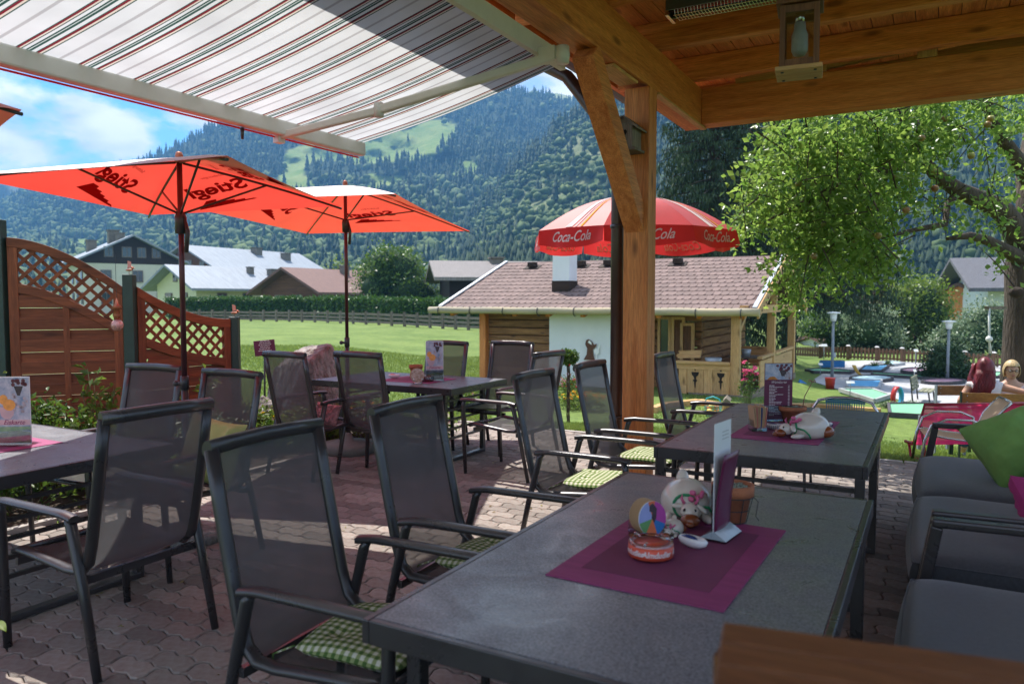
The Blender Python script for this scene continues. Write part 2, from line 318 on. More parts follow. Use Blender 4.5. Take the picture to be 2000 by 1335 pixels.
# ---- ground
grassm = None
def grass_mat():
    m, t, N, Lk = nodes('grass_ground'); p = N('ShaderNodeBsdfPrincipled'); p.inputs['Roughness'].default_value = 0.85; p.inputs['Specular IOR Level'].default_value = 0.2
    g = N('ShaderNodeTexCoord'); a = N('ShaderNodeTexNoise'); a.inputs['Scale'].default_value = 0.35; a.inputs['Detail'].default_value = 8; a.inputs['Roughness'].default_value = 0.7; Lk(g.outputs['Object'], a.inputs['Vector'])
    r = N('ShaderNodeValToRGB'); e = r.color_ramp.elements; e[0].position = 0.38; e[0].color = (0.10, 0.16, 0.03, 1); e[1].position = 0.66; e[1].color = (0.18, 0.245, 0.06, 1); Lk(a.outputs['Fac'], r.inputs[0])
    b = N('ShaderNodeTexNoise'); b.inputs['Scale'].default_value = 4; b.inputs['Detail'].default_value = 6; b.inputs['Roughness'].default_value = 0.8; Lk(g.outputs['Object'], b.inputs['Vector'])
    mr = N('ShaderNodeMapRange'); mr.inputs['From Min'].default_value = 0.3; mr.inputs['From Max'].default_value = 0.7; mr.inputs['To Min'].default_value = 0.6; mr.inputs['To Max'].default_value = 1.25; Lk(b.outputs['Fac'], mr.inputs[0])
    h = N('ShaderNodeHueSaturation'); Lk(r.outputs[0], h.inputs['Color']); Lk(mr.outputs[0], h.inputs['Value']); Lk(h.outputs[0], p.inputs['Base Color'])
    c = N('ShaderNodeTexNoise'); c.inputs['Scale'].default_value = 25; c.inputs['Detail'].default_value = 5; Lk(g.outputs['Object'], c.inputs['Vector'])
    bp = N('ShaderNodeBump'); bp.inputs['Strength'].default_value = 0.8; bp.inputs['Distance'].default_value = 0.05; Lk(c.outputs['Fac'], bp.inputs['Height']); Lk(bp.outputs[0], p.inputs['Normal'])
    o = N('ShaderNodeOutputMaterial'); Lk(p.outputs[0], o.inputs[0]); return m
def ground():
    def ax(lo, hi, fine0, fine1, step, extra=()):
        a = list(np.arange(fine0, fine1+1e-6, step)); s = step; v = fine0
        while v > lo: s *= 1.22; v -= s; a.append(v)
        s = step; v = fine1
        while v < hi: s *= 1.22; v += s; a.append(v)
        return sorted(a+list(extra))
    xs = ax(-3200, 3200, -14, 8, 0.8, (-5.262, -5.24)); ys = ax(-3200, 3200, -2, 22, 0.8, (7.935, 7.955))
    V = []
    for y in ys:
        for x in xs:
            z = gz(x, y)
            if y < 7.945 and x > -5.25: z -= 0.06
            elif 22 > y > 8 or x < -5.3: z += 0.0
            V.append((x, y, z))
    n = len(xs); F = [(j*n+i, j*n+i+1, (j+1)*n+i+1, (j+1)*n+i) for j in range(len(ys)-1) for i in range(n-1)]
    o = fast('ground', V, F, grass_mat(), kind='structure', smooth=True)
ground()
# ---- terrace paving of wavy interlocking pavers
PAVX0, PAVX1, PAVY0, PAVY1 = -5.25, 4.0, -1.5, 7.94
pm = mat('paver_concrete', (0.23, 0.175, 0.15), rough=0.85, var=0.12, scale=30, isl=0.3, objr=0.3, bump=0.7, bscale=180, col2=(0.26, 0.24, 0.215), bdist=0.001)
sandm = mat('joint_sand', (0.07, 0.06, 0.05), rough=1, var=0.3, scale=40, bump=0.5, bscale=150)
sheet = MB().box(((PAVX0+PAVX1)/2, (PAVY0+PAVY1)/2, -0.032), (PAVX1-PAVX0, PAVY1-PAVY0, 0.04)).build('terrace_paving', sandm); tag(sheet, kind='structure')
PL, PW = 0.225, 0.1125
def paver_outline(g=0.0022):
    a, b = 0.011, 0.008
    lo = [(PL*i/8, [0, a, 0, -a][i % 4]) for i in range(9)]; sh = [(PW*i/4, [0, b, 0, -b][i % 4]) for i in range(5)]
    pts = [(x, y) for x, y in lo[:-1]] + [(PL+o, y) for y, o in sh[:-1]] + [(x, PW+y) for x, y in lo[::-1][:-1]] + [(o, y) for y, o in sh[::-1][:-1]]
    cx, cy = PL/2, PW/2
    return [((x-cx)*(1-2*g/PL), (y-cy)*(1-2*g/PW)) for x, y in pts]
def paver_geo():
    o = paver_outline(); n = len(o); inn = [(x*(1-0.05), y*(1-0.1)) for x, y in o]
    V = [(x, y, 0) for x, y in inn] + [(x, y, -0.005) for x, y in o] + [(x, y, -0.02) for x, y in o]
    return V, [tuple(range(n))] + [(i, i+n, (i+1) % n+n, (i+1) % n) for i in range(n)] + [(i+n, i+2*n, (i+1) % n+2*n, (i+1) % n+n) for i in range(n)]
pv, pf = paver_geo(); pme = bpy.data.meshes.new('paver'); pme.from_pydata(pv, [], [f[::-1] if len(f) > 4 else f for f in pf]); pme.materials.append(pm)
bm_ = bmesh.new(); bm_.from_mesh(pme); bmesh.ops.recalc_face_normals(bm_, faces=bm_.faces); bm_.to_mesh(pme); bm_.free()
spots = []; j = 0; y = PAVY0+PW/2
while y < PAVY1:
    x = PAVX0+PL/2+(PL/2 if j % 2 else 0)
    while x < PAVX1-PL/2:
        p = px((x, y, 0))
        if p[2] > 0.5 and -60 < p[0] < 2060 and p[1] < 1400: spots.append((p[2], x, y))
        x += PL
    y += PW; j += 1
spots.sort(key=lambda s: -(-s[0]) if 1 else 0)
onscreen = [s for s in spots if (lambda q: 0 < q[0] < 2000 and q[1] < 1330)(px((s[1], s[2], 0)))]
def hidden_by_table(s):                          # under the two long tables nothing of the paving shows
    return -1.2 < s[1] < 0.9 and s[2] < 3.4
near = [s for s in onscreen if not hidden_by_table(s)][:300]; ns = set(near)
for d_, x, y in near:
    o = bpy.data.objects.new('paver', pme); COL.objects.link(o); o.parent = sheet
    o.location = (x, y, RNG.uniform(-0.0015, 0.0015)); o.rotation_euler = (RNG.normal(0, 0.006), RNG.normal(0, 0.006), RNG.normal(0, 0.006))
mb = MB()
for s in spots:
    if s in ns: continue
    dz = RNG.uniform(-0.0015, 0.0015); tx, ty = RNG.normal(0, 0.006, 2)
    mb.add([(v[0]+s[1], v[1]+s[2], v[2]+dz+v[0]*ty+v[1]*tx) for v in pv], pf)
tag(mb.build('pavers', pm, sheet), kind='stuff')
# kerb stones along the lawn edge and bed edge
kerb = thing('kerb_edging', 'pale grey flush kerb stones between paving and lawn', 'kerb', (-2, 7.98, 0)); kerb['kind'] = 'structure'; del kerb['category']
km = mat('kerb_concrete', (0.36, 0.34, 0.31), rough=0.9, var=0.12, scale=20, bump=0.4)
for i in range(8):
    MB().box((-4.7+i*1.0, 7.985, -0.03), (0.985, 0.07, 0.08)).build('kerb_stone', km, kerb, world=True, bevel=0.006)
for i in range(8):
    MB().box((-5.285, 0.5+i*1.0, -0.02), (0.06, 0.985, 0.09)).build('kerb_stone', km, kerb, world=True, bevel=0.006)
# ---- soil bed in front of the fence
soil = mat('bed_soil', (0.055, 0.04, 0.028), rough=1, var=0.4, scale=12, bump=0.9, bscale=30, bdist=0.02)
def bedz(u, v):
    x = -5.32-u*2.6; y = 0.6+v*8.2; return (x, y, gz(x, y)+0.012+0.02*math.sin(x*9)*math.sin(y*7)*math.sin(PI*u)*math.sin(PI*v)+0.02*math.sin(PI*u))
o = MB().grid(bedz, 14, 30).build('bed_soil', soil); tag(o, kind='structure')
# ---- leaves
def leafquads(P, size, rng=RNG, flat=0.5, aspect=0.55, fold=True, drop=0.0):
    P = np.asarray(P, dtype=float); n = len(P); s = size*rng.uniform(0.65, 1.25, n)[:, None]
    d = rng.normal(size=(n, 3)); d[:, 2] -= drop; d /= np.linalg.norm(d, axis=1)[:, None]
    nr = rng.normal(size=(n, 3)); nr[:, 2] += flat*2; sd = np.cross(d, nr); sd /= np.linalg.norm(sd, axis=1)[:, None]+1e-9; nn = np.cross(sd, d)
    a = P; c = P+d*s; m = P+d*s*0.48; w = sd*s*aspect*0.5
    if not fold:
        V = np.stack([a, m+w, c, m-w], 1).reshape(-1, 3); F = np.arange(n*4).reshape(-1, 4); return V, F
    up = nn*s*0.14
    V = np.stack([a, m+w+up, c, m-w+up, m], 1).reshape(-1, 3); b = np.arange(n)[:, None]*5
    F = np.concatenate([b+np.array([[0, 1, 2, 4]]), b+np.array([[0, 4, 2, 3]])], 0)
    # a-m-c spine is shared, so each half is the quad a, side, c, m
    return V, F
def clumps(blobs, nclump, per, spread, rng=RNG, shell=0.75):
    w = np.array([b[1][0]*b[1][1]*b[1][2] for b in blobs])**0.67; w /= w.sum(); out = []
    idx = rng.choice(len(blobs), nclump, p=w)
    for i in idx:
        c, r = blobs[i]; v = rng.normal(size=3); v /= np.linalg.norm(v); rad = rng.uniform(shell, 1.05)
        q = np.array(c)+v*np.array(r)*rad; out.append(q+rng.normal(size=(per, 3))*spread)
    return np.concatenate(out)
M_LEAF = leafmat('leaf_green', (0.035, 0.085, 0.015), (0.10, 0.17, 0.03))
M_LEAFL = leafmat('leaf_light', (0.07, 0.13, 0.02), (0.17, 0.24, 0.045))
M_LEAFD = leafmat('leaf_dark', (0.015, 0.045, 0.015), (0.045, 0.09, 0.025), tw=0.15)
M_HEDGE = leafmat('hedge_green', (0.025, 0.075, 0.012), (0.07, 0.15, 0.02), tw=0.2)
M_NEED = leafmat('spruce_needles', (0.014, 0.034, 0.018), (0.05, 0.085, 0.035), tw=0.12, rough=0.6)
M_VAR = leafmat('variegated_leaf', (0.05, 0.11, 0.04), (0.30, 0.36, 0.24), tw=0.3)
BARK = mat('bark', (0.075, 0.055, 0.042), rough=0.95, var=0.4, scale=12, bump=1.0, bscale=30, stretch=(1, 1, 0.25), bdist=0.03)
BARKD = mat('bark_dark', (0.05, 0.035, 0.028), rough=0.95, var=0.3, scale=10, bump=1.0, bscale=20, stretch=(1, 1, 0.3), bdist=0.02)
# ---- mountains
def interp(pts, x):
    xs = [p[0] for p in pts]; ys = [p[1] for p in pts]; return float(np.interp(x, xs, ys))
def fbm(x, y, seed=0):
    v = 0; a = 1
    for k in range(5):
        v += a*math.sin(x*1.3+seed*7.1+1.7*math.sin(y*1.1+k*2.3+seed))*math.cos(y*1.7+seed*3.3+1.3*math.sin(x*0.9+k)); x = x*1.9+3.1; y = y*1.9-1.7; a *= 0.52
    return v*0.5
class Hill:
    def __init__(s, ridge, foot, d0, d1, pw, x0, x1, seed, rough=1.0, zfoot=-3): s.__dict__.update(locals())
    def P(s, X, t):
        ry = interp(s.ridge, X); tt = min(t, 1.0); d = s.d0+(s.d1-s.d0)*t
        fy = interp(s.foot, X) if s.foot else 585+FPX*(CAMH-s.zfoot)/s.d0
        nz = fbm(X/130.0, t*5, s.seed); nf = fbm(X/28.0, t*16, s.seed+3)
        y = fy+(ry-fy)*(tt**s.pw)
        amp = math.sin(PI*min(1, t*1.0))**0.8 if t < 1 else 0
        d *= 1+(0.10*nz+0.035*nf)*s.rough*(0.25+amp)
        y += (5*nz+2.0*nf)*amp*s.rough
        p = atd(X, y, d)
        if t > 1: p.z = atd(X, ry, s.d1).z-(t-1)*(s.d1)*0.3
        return p
    def build(s, name, m, nx=150, ny=44):
        ts = [i/ny for i in range(ny+1)]+[1.12, 1.3]; V = []; 
        for t in ts:
            for i in range(nx+1): V.append(s.P(s.x0+(s.x1-s.x0)*i/nx, t))
        n = nx+1; F = [(j*n+i, j*n+i+1, (j+1)*n+i+1, (j+1)*n+i) for j in range(len(ts)-1) for i in range(nx)]
        return fast(name, V, F, m, kind='structure', smooth=True)
def hillmat(name, c1, c2, sc, att=False):
    m, t, N, Lk = nodes(name); p = N('ShaderNodeBsdfPrincipled'); p.inputs['Roughness'].default_value = 0.95; p.inputs['Specular IOR Level'].default_value = 0.1
    g = N('ShaderNodeTexCoord'); a = N('ShaderNodeTexNoise'); a.inputs['Scale'].default_value = sc; a.inputs['Detail'].default_value = 9; a.inputs['Roughness'].default_value = 0.75; Lk(g.outputs['Object'], a.inputs['Vector'])
    r = N('ShaderNodeValToRGB'); e = r.color_ramp.elements; e[0].position = 0.4; e[0].color = c4(c1); e[1].position = 0.62; e[1].color = c4(c2); Lk(a.outputs['Fac'], r.inputs[0])
    if att:
        at = N('ShaderNodeAttribute'); at.attribute_name = 'meadow'; mm = N('ShaderNodeMix', data_type='RGBA'); mm.inputs['A'].default_value = (0.02, 0.035, 0.012, 1); Lk(r.outputs[0], mm.inputs['B']); Lk(at.outputs['Fac'], mm.inputs['Factor']); Lk(mm.outputs['Result'], p.inputs['Base Color'])
    else: Lk(r.outputs[0], p.inputs['Base Color'])
    bp = N('ShaderNodeBump'); bp.inputs['Strength'].default_value = 1; bp.inputs['Distance'].default_value = 3; Lk(a.outputs['Fac'], bp.inputs['Height']); Lk(bp.outputs[0], p.inputs['Normal'])
    o = N('ShaderNodeOutputMaterial'); Lk(p.outputs[0], o.inputs[0]); return m
RIDM = [(-400, 480), (-200, 440), (0, 398), (40, 378), (75, 364), (150, 352), (250, 328), (330, 296), (380, 268), (430, 243), (520, 226), (600, 214), (700, 200), (800, 196), (900, 190), (980, 180), (1050, 182), (1120, 200), (1300, 215), (1600, 200), (2300, 150)]
RIDC = [(700, 600), (820, 598), (850, 520), (900, 450), (960, 380), (1020, 318), (1080, 258), (1140, 208), (1200, 162), (1400, 100), (1700, 40), (2000, 0), (2400, 10)]
hillM = Hill(RIDM, None, 190, 1250, 0.92, -400, 2300, 2)
hillC = Hill(RIDC, None, 120, 640, 0.85, 700, 2400, 5, rough=0.8)
far = Hill([(-300, 330), (-60, 345), (0, 346), (30, 352), (60, 366), (150, 400), (260, 450)], None, 1300, 1560, 1, -300, 260, 7)
far.build('far_mountain', hillmat('far_rock', (0.10, 0.12, 0.10), (0.26, 0.25, 0.22), 0.004), 40, 16)
far2 = Hill([(980, 215), (1040, 198), (1085, 181), (1120, 190), (1200, 184), (1300, 205)], None, 1300, 1560, 1, 980, 1300, 8)
far2.build('far_mountain', hillmat('far_alp', (0.16, 0.20, 0.08), (0.24, 0.25, 0.14), 0.004), 30, 14)
def conifer(rng, n=6, tiers=4):
    V = []; F = []
    for k in range(tiers):
        z0 = 0.06+0.22*k; z1 = min(1.0, z0+0.42-0.03*k); r = 0.19*(1-k*0.21)
        b = len(V); V.append((rng.normal(0, 0.008), rng.normal(0, 0.008), z1))
        for i in range(n):
            a = 2*PI*(i+rng.uniform(-0.25, 0.25))/n; q = r*rng.uniform(0.65, 1.2); V.append((q*math.cos(a), q*math.sin(a), z0+rng.uniform(-0.05, 0.05)))
        for i in range(n): F.append((b, b+1+i, b+1+(i+1) % n))
    return np.array(V), np.array(F)
def broadleaf(rng, lobes=False):
    bm = bmesh.new(); bmesh.ops.create_icosphere(bm, subdivisions=1, radius=1)
    V = np.array([v.co[:] for v in bm.verts]); F = np.array([[v.index for v in f.verts] for f in bm.faces]); bm.free()
    if not lobes: return V*rng.uniform(0.5, 1.4, (len(V), 1))*np.array([0.30, 0.30, 0.45])+np.array([0, 0, 0.5]), F
    Vs = []; Fs = []
    for k in range(4): Vs.append(V*rng.uniform(0.5, 1.4, (len(V), 1))*np.array([0.17, 0.17, 0.24])*rng.uniform(0.7, 1.15)+rng.normal(0, 0.13, 3)+np.array([0, 0, 0.5])); Fs.append(F+k*len(V))
    return np.concatenate(Vs), np.concatenate(Fs)
def forest(name, hill, n, mask, hgt, decid, m_con, m_dec, seed, lobes=False):
    rng = np.random.default_rng(seed); con = [conifer(rng) for _ in range(8)]; dec = [broadleaf(rng, lobes) for _ in range(10)]
    Vs = [[], []]; Fs = [[], []]; off = [0, 0]; k = 0; tries = 0
    while k < n and tries < n*12:
        tries += 1; X = rng.uniform(hill.x0, hill.x1); t = rng.uniform(0.0, 1.02); p = hill.P(X, t); q = px(p)
        if not (-80 < q[0] < 2080 and q[1] > -60): continue
        w = mask(q[0], q[1], t)
        if rng.uniform() > w: continue
        isd = rng.uniform() < decid(q[0], q[1], t); V, F = (dec if isd else con)[rng.integers(8)]
        h = hgt*rng.uniform(0.55, 1.2)*(0.6 if isd else 1.0)*min(1.0, 0.45+2.2*t); a = rng.uniform(0, 6.28); ca, sa = math.cos(a), math.sin(a)
        wv = h*rng.uniform(0.85, 1.25)*(1.5 if isd else 1.0)
        U = np.stack([(V[:, 0]*ca-V[:, 1]*sa)*wv, (V[:, 0]*sa+V[:, 1]*ca)*wv, V[:, 2]*h-0.05*h], 1)+np.array(p)
        g = 1 if isd else 0; Vs[g].append(U); Fs[g].append(F+off[g]); off[g] += len(U); k += 1
    for g, (mm, nm) in enumerate(((m_con, name), (m_dec, name.replace('conifer', 'broadleaf')))):
        if Vs[g]: fast(nm, np.concatenate(Vs[g]), np.concatenate(Fs[g]), mm, kind='stuff', smooth=False)
def inell(x, y, c): return ((x-c[0])/c[2])**2+((y-c[1])/c[3])**2 < 1
def maskM(x, y, t):
    mead = [(700, 312, 150, 42), (800, 280, 80, 26), (640, 345, 95, 28), (850, 255, 50, 20), (620, 320, 40, 22), (900, 330, 40, 16), (160, 480, 50, 14), (560, 372, 40, 14), (735, 350, 60, 25)]
    trees = [(650, 335, 55, 22), (800, 330, 110, 14), (665, 350, 60, 16), (882, 300, 14, 20)]
    if any(inell(x, y, c) for c in trees): return 0.7
    if any(inell(x, y, c) for c in mead): return 0.012
    return 1.0
def decM(x, y, t): return 0.12 if y < 350 else (0.55 if y < 420 else 0.8)
def maskC(x, y, t):
    n = fbm(x/45, y/40, 9)
    if any(inell(x, y, c) for c in ((1075, 420, 75, 75), (1150, 330, 60, 70), (1010, 470, 60, 40))): return 0.16+0.5*max(0, n)
    if x > 1700 and y > 440: return 0.3
    return 0.9
def decC(x, y, t):
    if any(inell(x, y, c) for c in ((1075, 420, 95, 95), (1150, 330, 80, 90), (1010, 470, 90, 60))): return 0.85
    return 0.35 if fbm(x/60, y/50, 4) > 0.0 else 0.08
def paint(o, hill, mask, nx, ny):
    me = o.data; at = me.attributes.new('meadow', 'FLOAT', 'POINT'); vals = np.zeros(len(me.vertices), dtype=np.float32)
    for i, v in enumerate(me.vertices):
        q = px(v.co); w = mask(q[0], q[1], 0.5); vals[i] = 1.0 if w < 0.5 else 0.0
    at.data.foreach_set('value', vals)
hm = hillM.build('mountain_slope', hillmat('alpine_meadow', (0.12, 0.19, 0.04), (0.22, 0.26, 0.08), 0.02, True), 330, 90); paint(hm, hillM, maskM, 0, 0)
hc = hillC.build('mountain_spur', hillmat('scrub_slope', (0.07, 0.11, 0.04), (0.20, 0.21, 0.11), 0.05, True), 220, 70); paint(hc, hillC, maskC, 0, 0)
M_FC = leafmat('far_conifer', (0.010, 0.026, 0.014), (0.03, 0.055, 0.022), tw=0.0, rough=0.9)
M_FD = leafmat('far_broadleaf', (0.035, 0.07, 0.02), (0.10, 0.14, 0.035), tw=0.0, rough=0.9)
forest('conifer_forest', hillM, 19000, maskM, 18, decM, M_FC, M_FD, 3)
forest('conifer_forest', hillC, 10000, maskC, 14, decC, M_FC, M_FD, 4, True)
# ---- far houses
def house(name, label, X, d, off, w, l, he, hr, wall, gable, roofm, wins=(), side=(), chim=(), over=0.9, gsplit=None, base=None, oname='roof', balcony=None, roofkind=None):
    p = atd(X, 600, d); z = base if base is not None else gz(p.x, p.y)
    t = thing(name, label, 'house', (p.x, p.y, z), YAW+math.radians(off))
    gs = gsplit if gsplit is not None else he
    MB().prism([(-w/2, 0), (w/2, 0), (w/2, l), (-w/2, l)], -2, min(gs, he)).build('wall', wall, t)
    if gs < he: MB().prism([(-w/2-0.04, -0.04), (w/2+0.04, -0.04), (w/2+0.04, l), (-w/2-0.04, l)], gs, he).build('upper_wall', gable, t)
    Mx = Matrix(((1, 0, 0, 0), (0, 0, 1, 0), (0, 1, 0, 0), (0, 0, 0, 1)))
    MB().prism([(-w/2-0.04, he+0.002), (w/2+0.04, he+0.002), (0, hr)], -0.06, l-0.05, Mx).build('gable', gable, t)
    sl_ = (hr-he)/(w/2); ov = over; th = 0.28; roof = None
    for sg in (-1, 1):
        mbx = MB(); xe = sg*(w/2+ov); ze = he-ov*sl_
        poly = [(0, hr+0.02), (xe, ze+0.02), (xe, ze+0.02+th), (0, hr+0.02+th)]
        mbx.prism(poly, -ov, l+ov, Mx); rf = mbx.build('roof_slope', roofm, t)
        if sg == 1: roof = rf
    for c in chim:
        cx_, cy_, ch, cw = c; zz = hr-abs(cx_)*sl_
        MB().box((cx_, cy_, zz+ch/2-0.2), (cw, cw, ch+0.6)).box((cx_, cy_, zz+ch+0.18), (cw*1.2, cw*1.2, 0.12)).build('chimney', CHIM, roof)
    for (wx, wz, ww, wh) in wins:
        f = MB().bb((wx-ww/2-0.12, -0.06, wz-wh/2-0.12), (wx+ww/2+0.12, -0.16, wz+wh/2+0.12)).build('window', FRAME, t)
        MB().bb((wx-ww/2, -0.161, wz-wh/2), (wx-0.04, -0.175, wz+wh/2)).bb((wx+0.04, -0.161, wz-wh/2), (wx+ww/2, -0.175, wz+wh/2)).build('pane', PANE, f)
    for (sx, wy, wz, ww, wh) in side:
        q = sx*(w/2)
        f = MB().bb((q+sx*0.045, wy-ww/2-0.12, wz-wh/2-0.12), (q+sx*0.14, wy+ww/2+0.12, wz+wh/2+0.12)).build('window', FRAME, t)
        MB().bb((q+sx*0.141, wy-ww/2, wz-wh/2), (q+sx*0.155, wy-0.04, wz+wh/2)).bb((q+sx*0.141, wy+0.04, wz-wh/2), (q+sx*0.155, wy+ww/2, wz+wh/2)).build('pane', PANE, f)
    if balcony:
        bz_, bx0, bx1 = balcony
        MB().bb((bx0, -0.07, bz_), (bx1, -1.2, bz_+0.15)).bb((bx0, -1.2, bz_+0.152), (bx1, -1.13, bz_+1.0)).build('balcony', BROWNB, t)
    return t
CHIM = mat('chimney_render', (0.17, 0.15, 0.12), rough=0.9, var=0.2, scale=3)
FRAME = mat('brown_window_frame', (0.16, 0.12, 0.09), rough=0.6)
PANE = mat('window_pane', (0.03, 0.04, 0.045), rough=0.08, spec=0.8, var=0.3, scale=0.6)
CREAM = mat('cream_render', (0.60, 0.58, 0.46), rough=0.9, var=0.05, scale=1.5)
CREAMY = mat('pale_yellow_render', (0.66, 0.66, 0.44), rough=0.9, var=0.04, scale=1.5)
METALR = mat('bright_metal_roof', (0.24, 0.27, 0.31), rough=0.6, var=0.15, scale=0.5, metal=0.0, spec=0.4, stretch=(1, 6, 1))
BROWNR = mat('red_brown_roof', (0.16, 0.085, 0.07), rough=0.8, var=0.12, scale=2)
BROWNB = brownw('x'); DARKB = darkw('x')
def tilemat(name, c, sc=3.2):
    m, t, N, Lk = nodes(name); p = N('ShaderNodeBsdfPrincipled'); p.inputs['Roughness'].default_value = 0.75
    g = N('ShaderNodeTexCoord'); b = N('ShaderNodeTexBrick'); b.inputs['Scale'].default_value = sc; b.inputs['Color1'].default_value = c4(c, 1.1); b.inputs['Color2'].default_value = c4(c, 0.85); b.inputs['Mortar'].default_value = c4(c, 0.35); b.inputs['Mortar Size'].default_value = 0.03
    sp = N('ShaderNodeSeparateXYZ'); cb = N('ShaderNodeCombineXYZ'); Lk(g.outputs['Object'], sp.inputs[0]); Lk(sp.outputs['Y'], cb.inputs['X']); Lk(sp.outputs['X'], cb.inputs['Y']); Lk(cb.outputs[0], b.inputs['Vector']); Lk(b.outputs['Color'], p.inputs['Base Color'])
    bp = N('ShaderNodeBump'); bp.inputs['Strength'].default_value = 0.8; bp.inputs['Distance'].default_value = 0.03; Lk(b.outputs['Fac'], bp.inputs['Height']); bp.invert = True; Lk(bp.outputs[0], p.inputs['Normal'])
    o = N('ShaderNodeOutputMaterial'); Lk(p.outputs[0], o.inputs[0]); return m
GREYT = tilemat('grey_roof_tiles', (0.13, 0.13, 0.15)); GREYT2 = tilemat('weathered_roof_tiles', (0.26, 0.23, 0.22), 4)
house('apartment_house', 'tall cream house with dark wooden gable, farthest left behind the lattice fence', 262, 112, 38, 12.5, 16, 8.0, 11.2, CREAM, DARKB, METALR,
      wins=[(-3.2, 8.9, 1.0, 1.3), (-0.8, 8.9, 1.1, 1.3), (1.2, 8.9, 1.0, 1.3), (3.2, 8.9, 1, 1.3)]+[(x, z, 1.2, 1.5) for x in (-3.6, 0.6, 3.9) for z in (2.2, 5.4)],
      side=[(-1, y, z, 1.2, 1.5) for y in (2.5, 6.5, 10.5) for z in (2.2, 5.2)], chim=[(-1.6, 5, 1.8, 1.4), (-3.6, 11, 1.6, 1.3), (-1.0, 3.2, 1.0, 1.1)], over=1.3, gsplit=7.2)
house('farmhouse', 'brown timber house with bright metal roof behind the pale yellow house', 366, 134, -27, 16, 27, 7.3, 11.3, CREAM, BROWNB, METALR,
      wins=[(-2.5, 8.2, 1.1, 1.2), (0.9, 8.2, 1.1, 1.2), (4.0, 8.0, 1.0, 1.1), (-2.5, 5.6, 1.0, 1.4), (2.5, 5.6, 1.0, 1.4)], side=[(1, 4, 5, 1.2, 1.3)], chim=[(1.5, 15, 1.2, 1.5), (3.2, 21, 1.3, 1.4)], over=1.3, gsplit=3.0, balcony=(4.2, -6.5, 6.5))
house('bungalow', 'low pale yellow house with long silver metal roof', 345, 94, -36, 8.8, 22, 3.75, 5.95, CREAMY, CREAMY, METALR,
      wins=[(-1.6, 1.9, 1.3, 1.5), (1.9, 2.0, 1.1, 1.4), (0, 4.6, 0.7, 0.7)], side=[(1, y, 2.0, 1.1, 1.3) for y in (3.4, 7.0, 10.2, 13.5)], chim=[(1.6, 9.5, 0.9, 0.7), (2.2, 12.5, 1.0, 1.0)], over=1.5)
house('chalet', 'low wooden chalet with red brown roof behind the hedge', 566, 84, -32, 9.2, 14.5, 3.0, 5.2, BROWNB, BROWNB, BROWNR,
      wins=[(-1.6, 1.8, 1.1, 1.1), (1.5, 1.8, 1.1, 1.1)], chim=[(1.0, 7.5, 1.0, 0.8)], over=1.2)
house('dark_barn', 'dark timber barn with grey tiled roof left of the log hut', 868, 66, -80, 9.5, 15, 3.75, 5.0, DARKB, DARKB, GREYT2,
      side=[(1, 1.6, 2.2, 0.9, 0.9)], chim=[(0.5, 4.5, 0.5, 1.1)], over=1.3)
house('white_house', 'white house with dark grey tiled roof behind the apple tree trunk', 1897, 63, -108, 9.5, 20, 4.7, 6.6, RENDERW, RENDERW, GREYT,
      side=[(1, 3.2, 3.0, 1.2, 1.5), (1, 6.5, 3.0, 1.2, 1.5)], over=1.7)
house('timber_annex', 'small orange timber annex beside the white house', 1872, 66, -60, 4, 6, 3.9, 4.6, honey('z'), honey('z'), BROWNR, over=0.3)
house('low_shed', 'low white shed with dark roof beyond the picket fence', 1590, 56, -83, 7, 8, 1.6, 2.3, RENDERW, RENDERW, BROWNR, over=0.4, base=-3.6, side=[(1, y, 0.9, 0.4, 0.4) for y in (1.4, 3.3, 5.2, 7)])
house('distant_cabin', 'small brown roofed cabin peeking above the shrubs', 1738, 80, -40, 6, 8, 3.4, 4.6, BROWNB, BROWNB, BROWNR, over=0.6)
# ---- hedge, rail fence, trees at the far side of the field
FB = [(360, 626), (480, 627), (600, 628.5), (730, 634), (941, 646), (1000, 649)]
def fbase(X): return atg(X, interp(FB, X))
fence = thing('rail_fence', 'long weathered grey rail fence across the far side of the field', 'fence', fbase(650))
rl = MB(); PXS = list(range(365, 990, 25))
for i, X in enumerate(PXS):
    p = fbase(X); MB().box((p.x, p.y, p.z+0.45), (0.16, 0.16, 1.15)).build('post', oldw('z'), fence, world=True)
    if i+1 < len(PXS):
        q = fbase(PXS[i+1])
        for h in (0.22, 0.5, 0.78): rl.beam((p.x, p.y, p.z+h+RNG.uniform(-.03, .03)), (q.x, q.y, q.z+h+RNG.uniform(-.03, .03)), 0.06, 0.17)
tag(rl.build('rails', oldw('x'), fence, world=True), kind='stuff')
pts = []
hb = fbase(650); hedge = thing('hedge', 'long clipped green hedge behind the rail fence', 'hedge', (hb.x, hb.y, hb.z))
core = MB(); prev = None
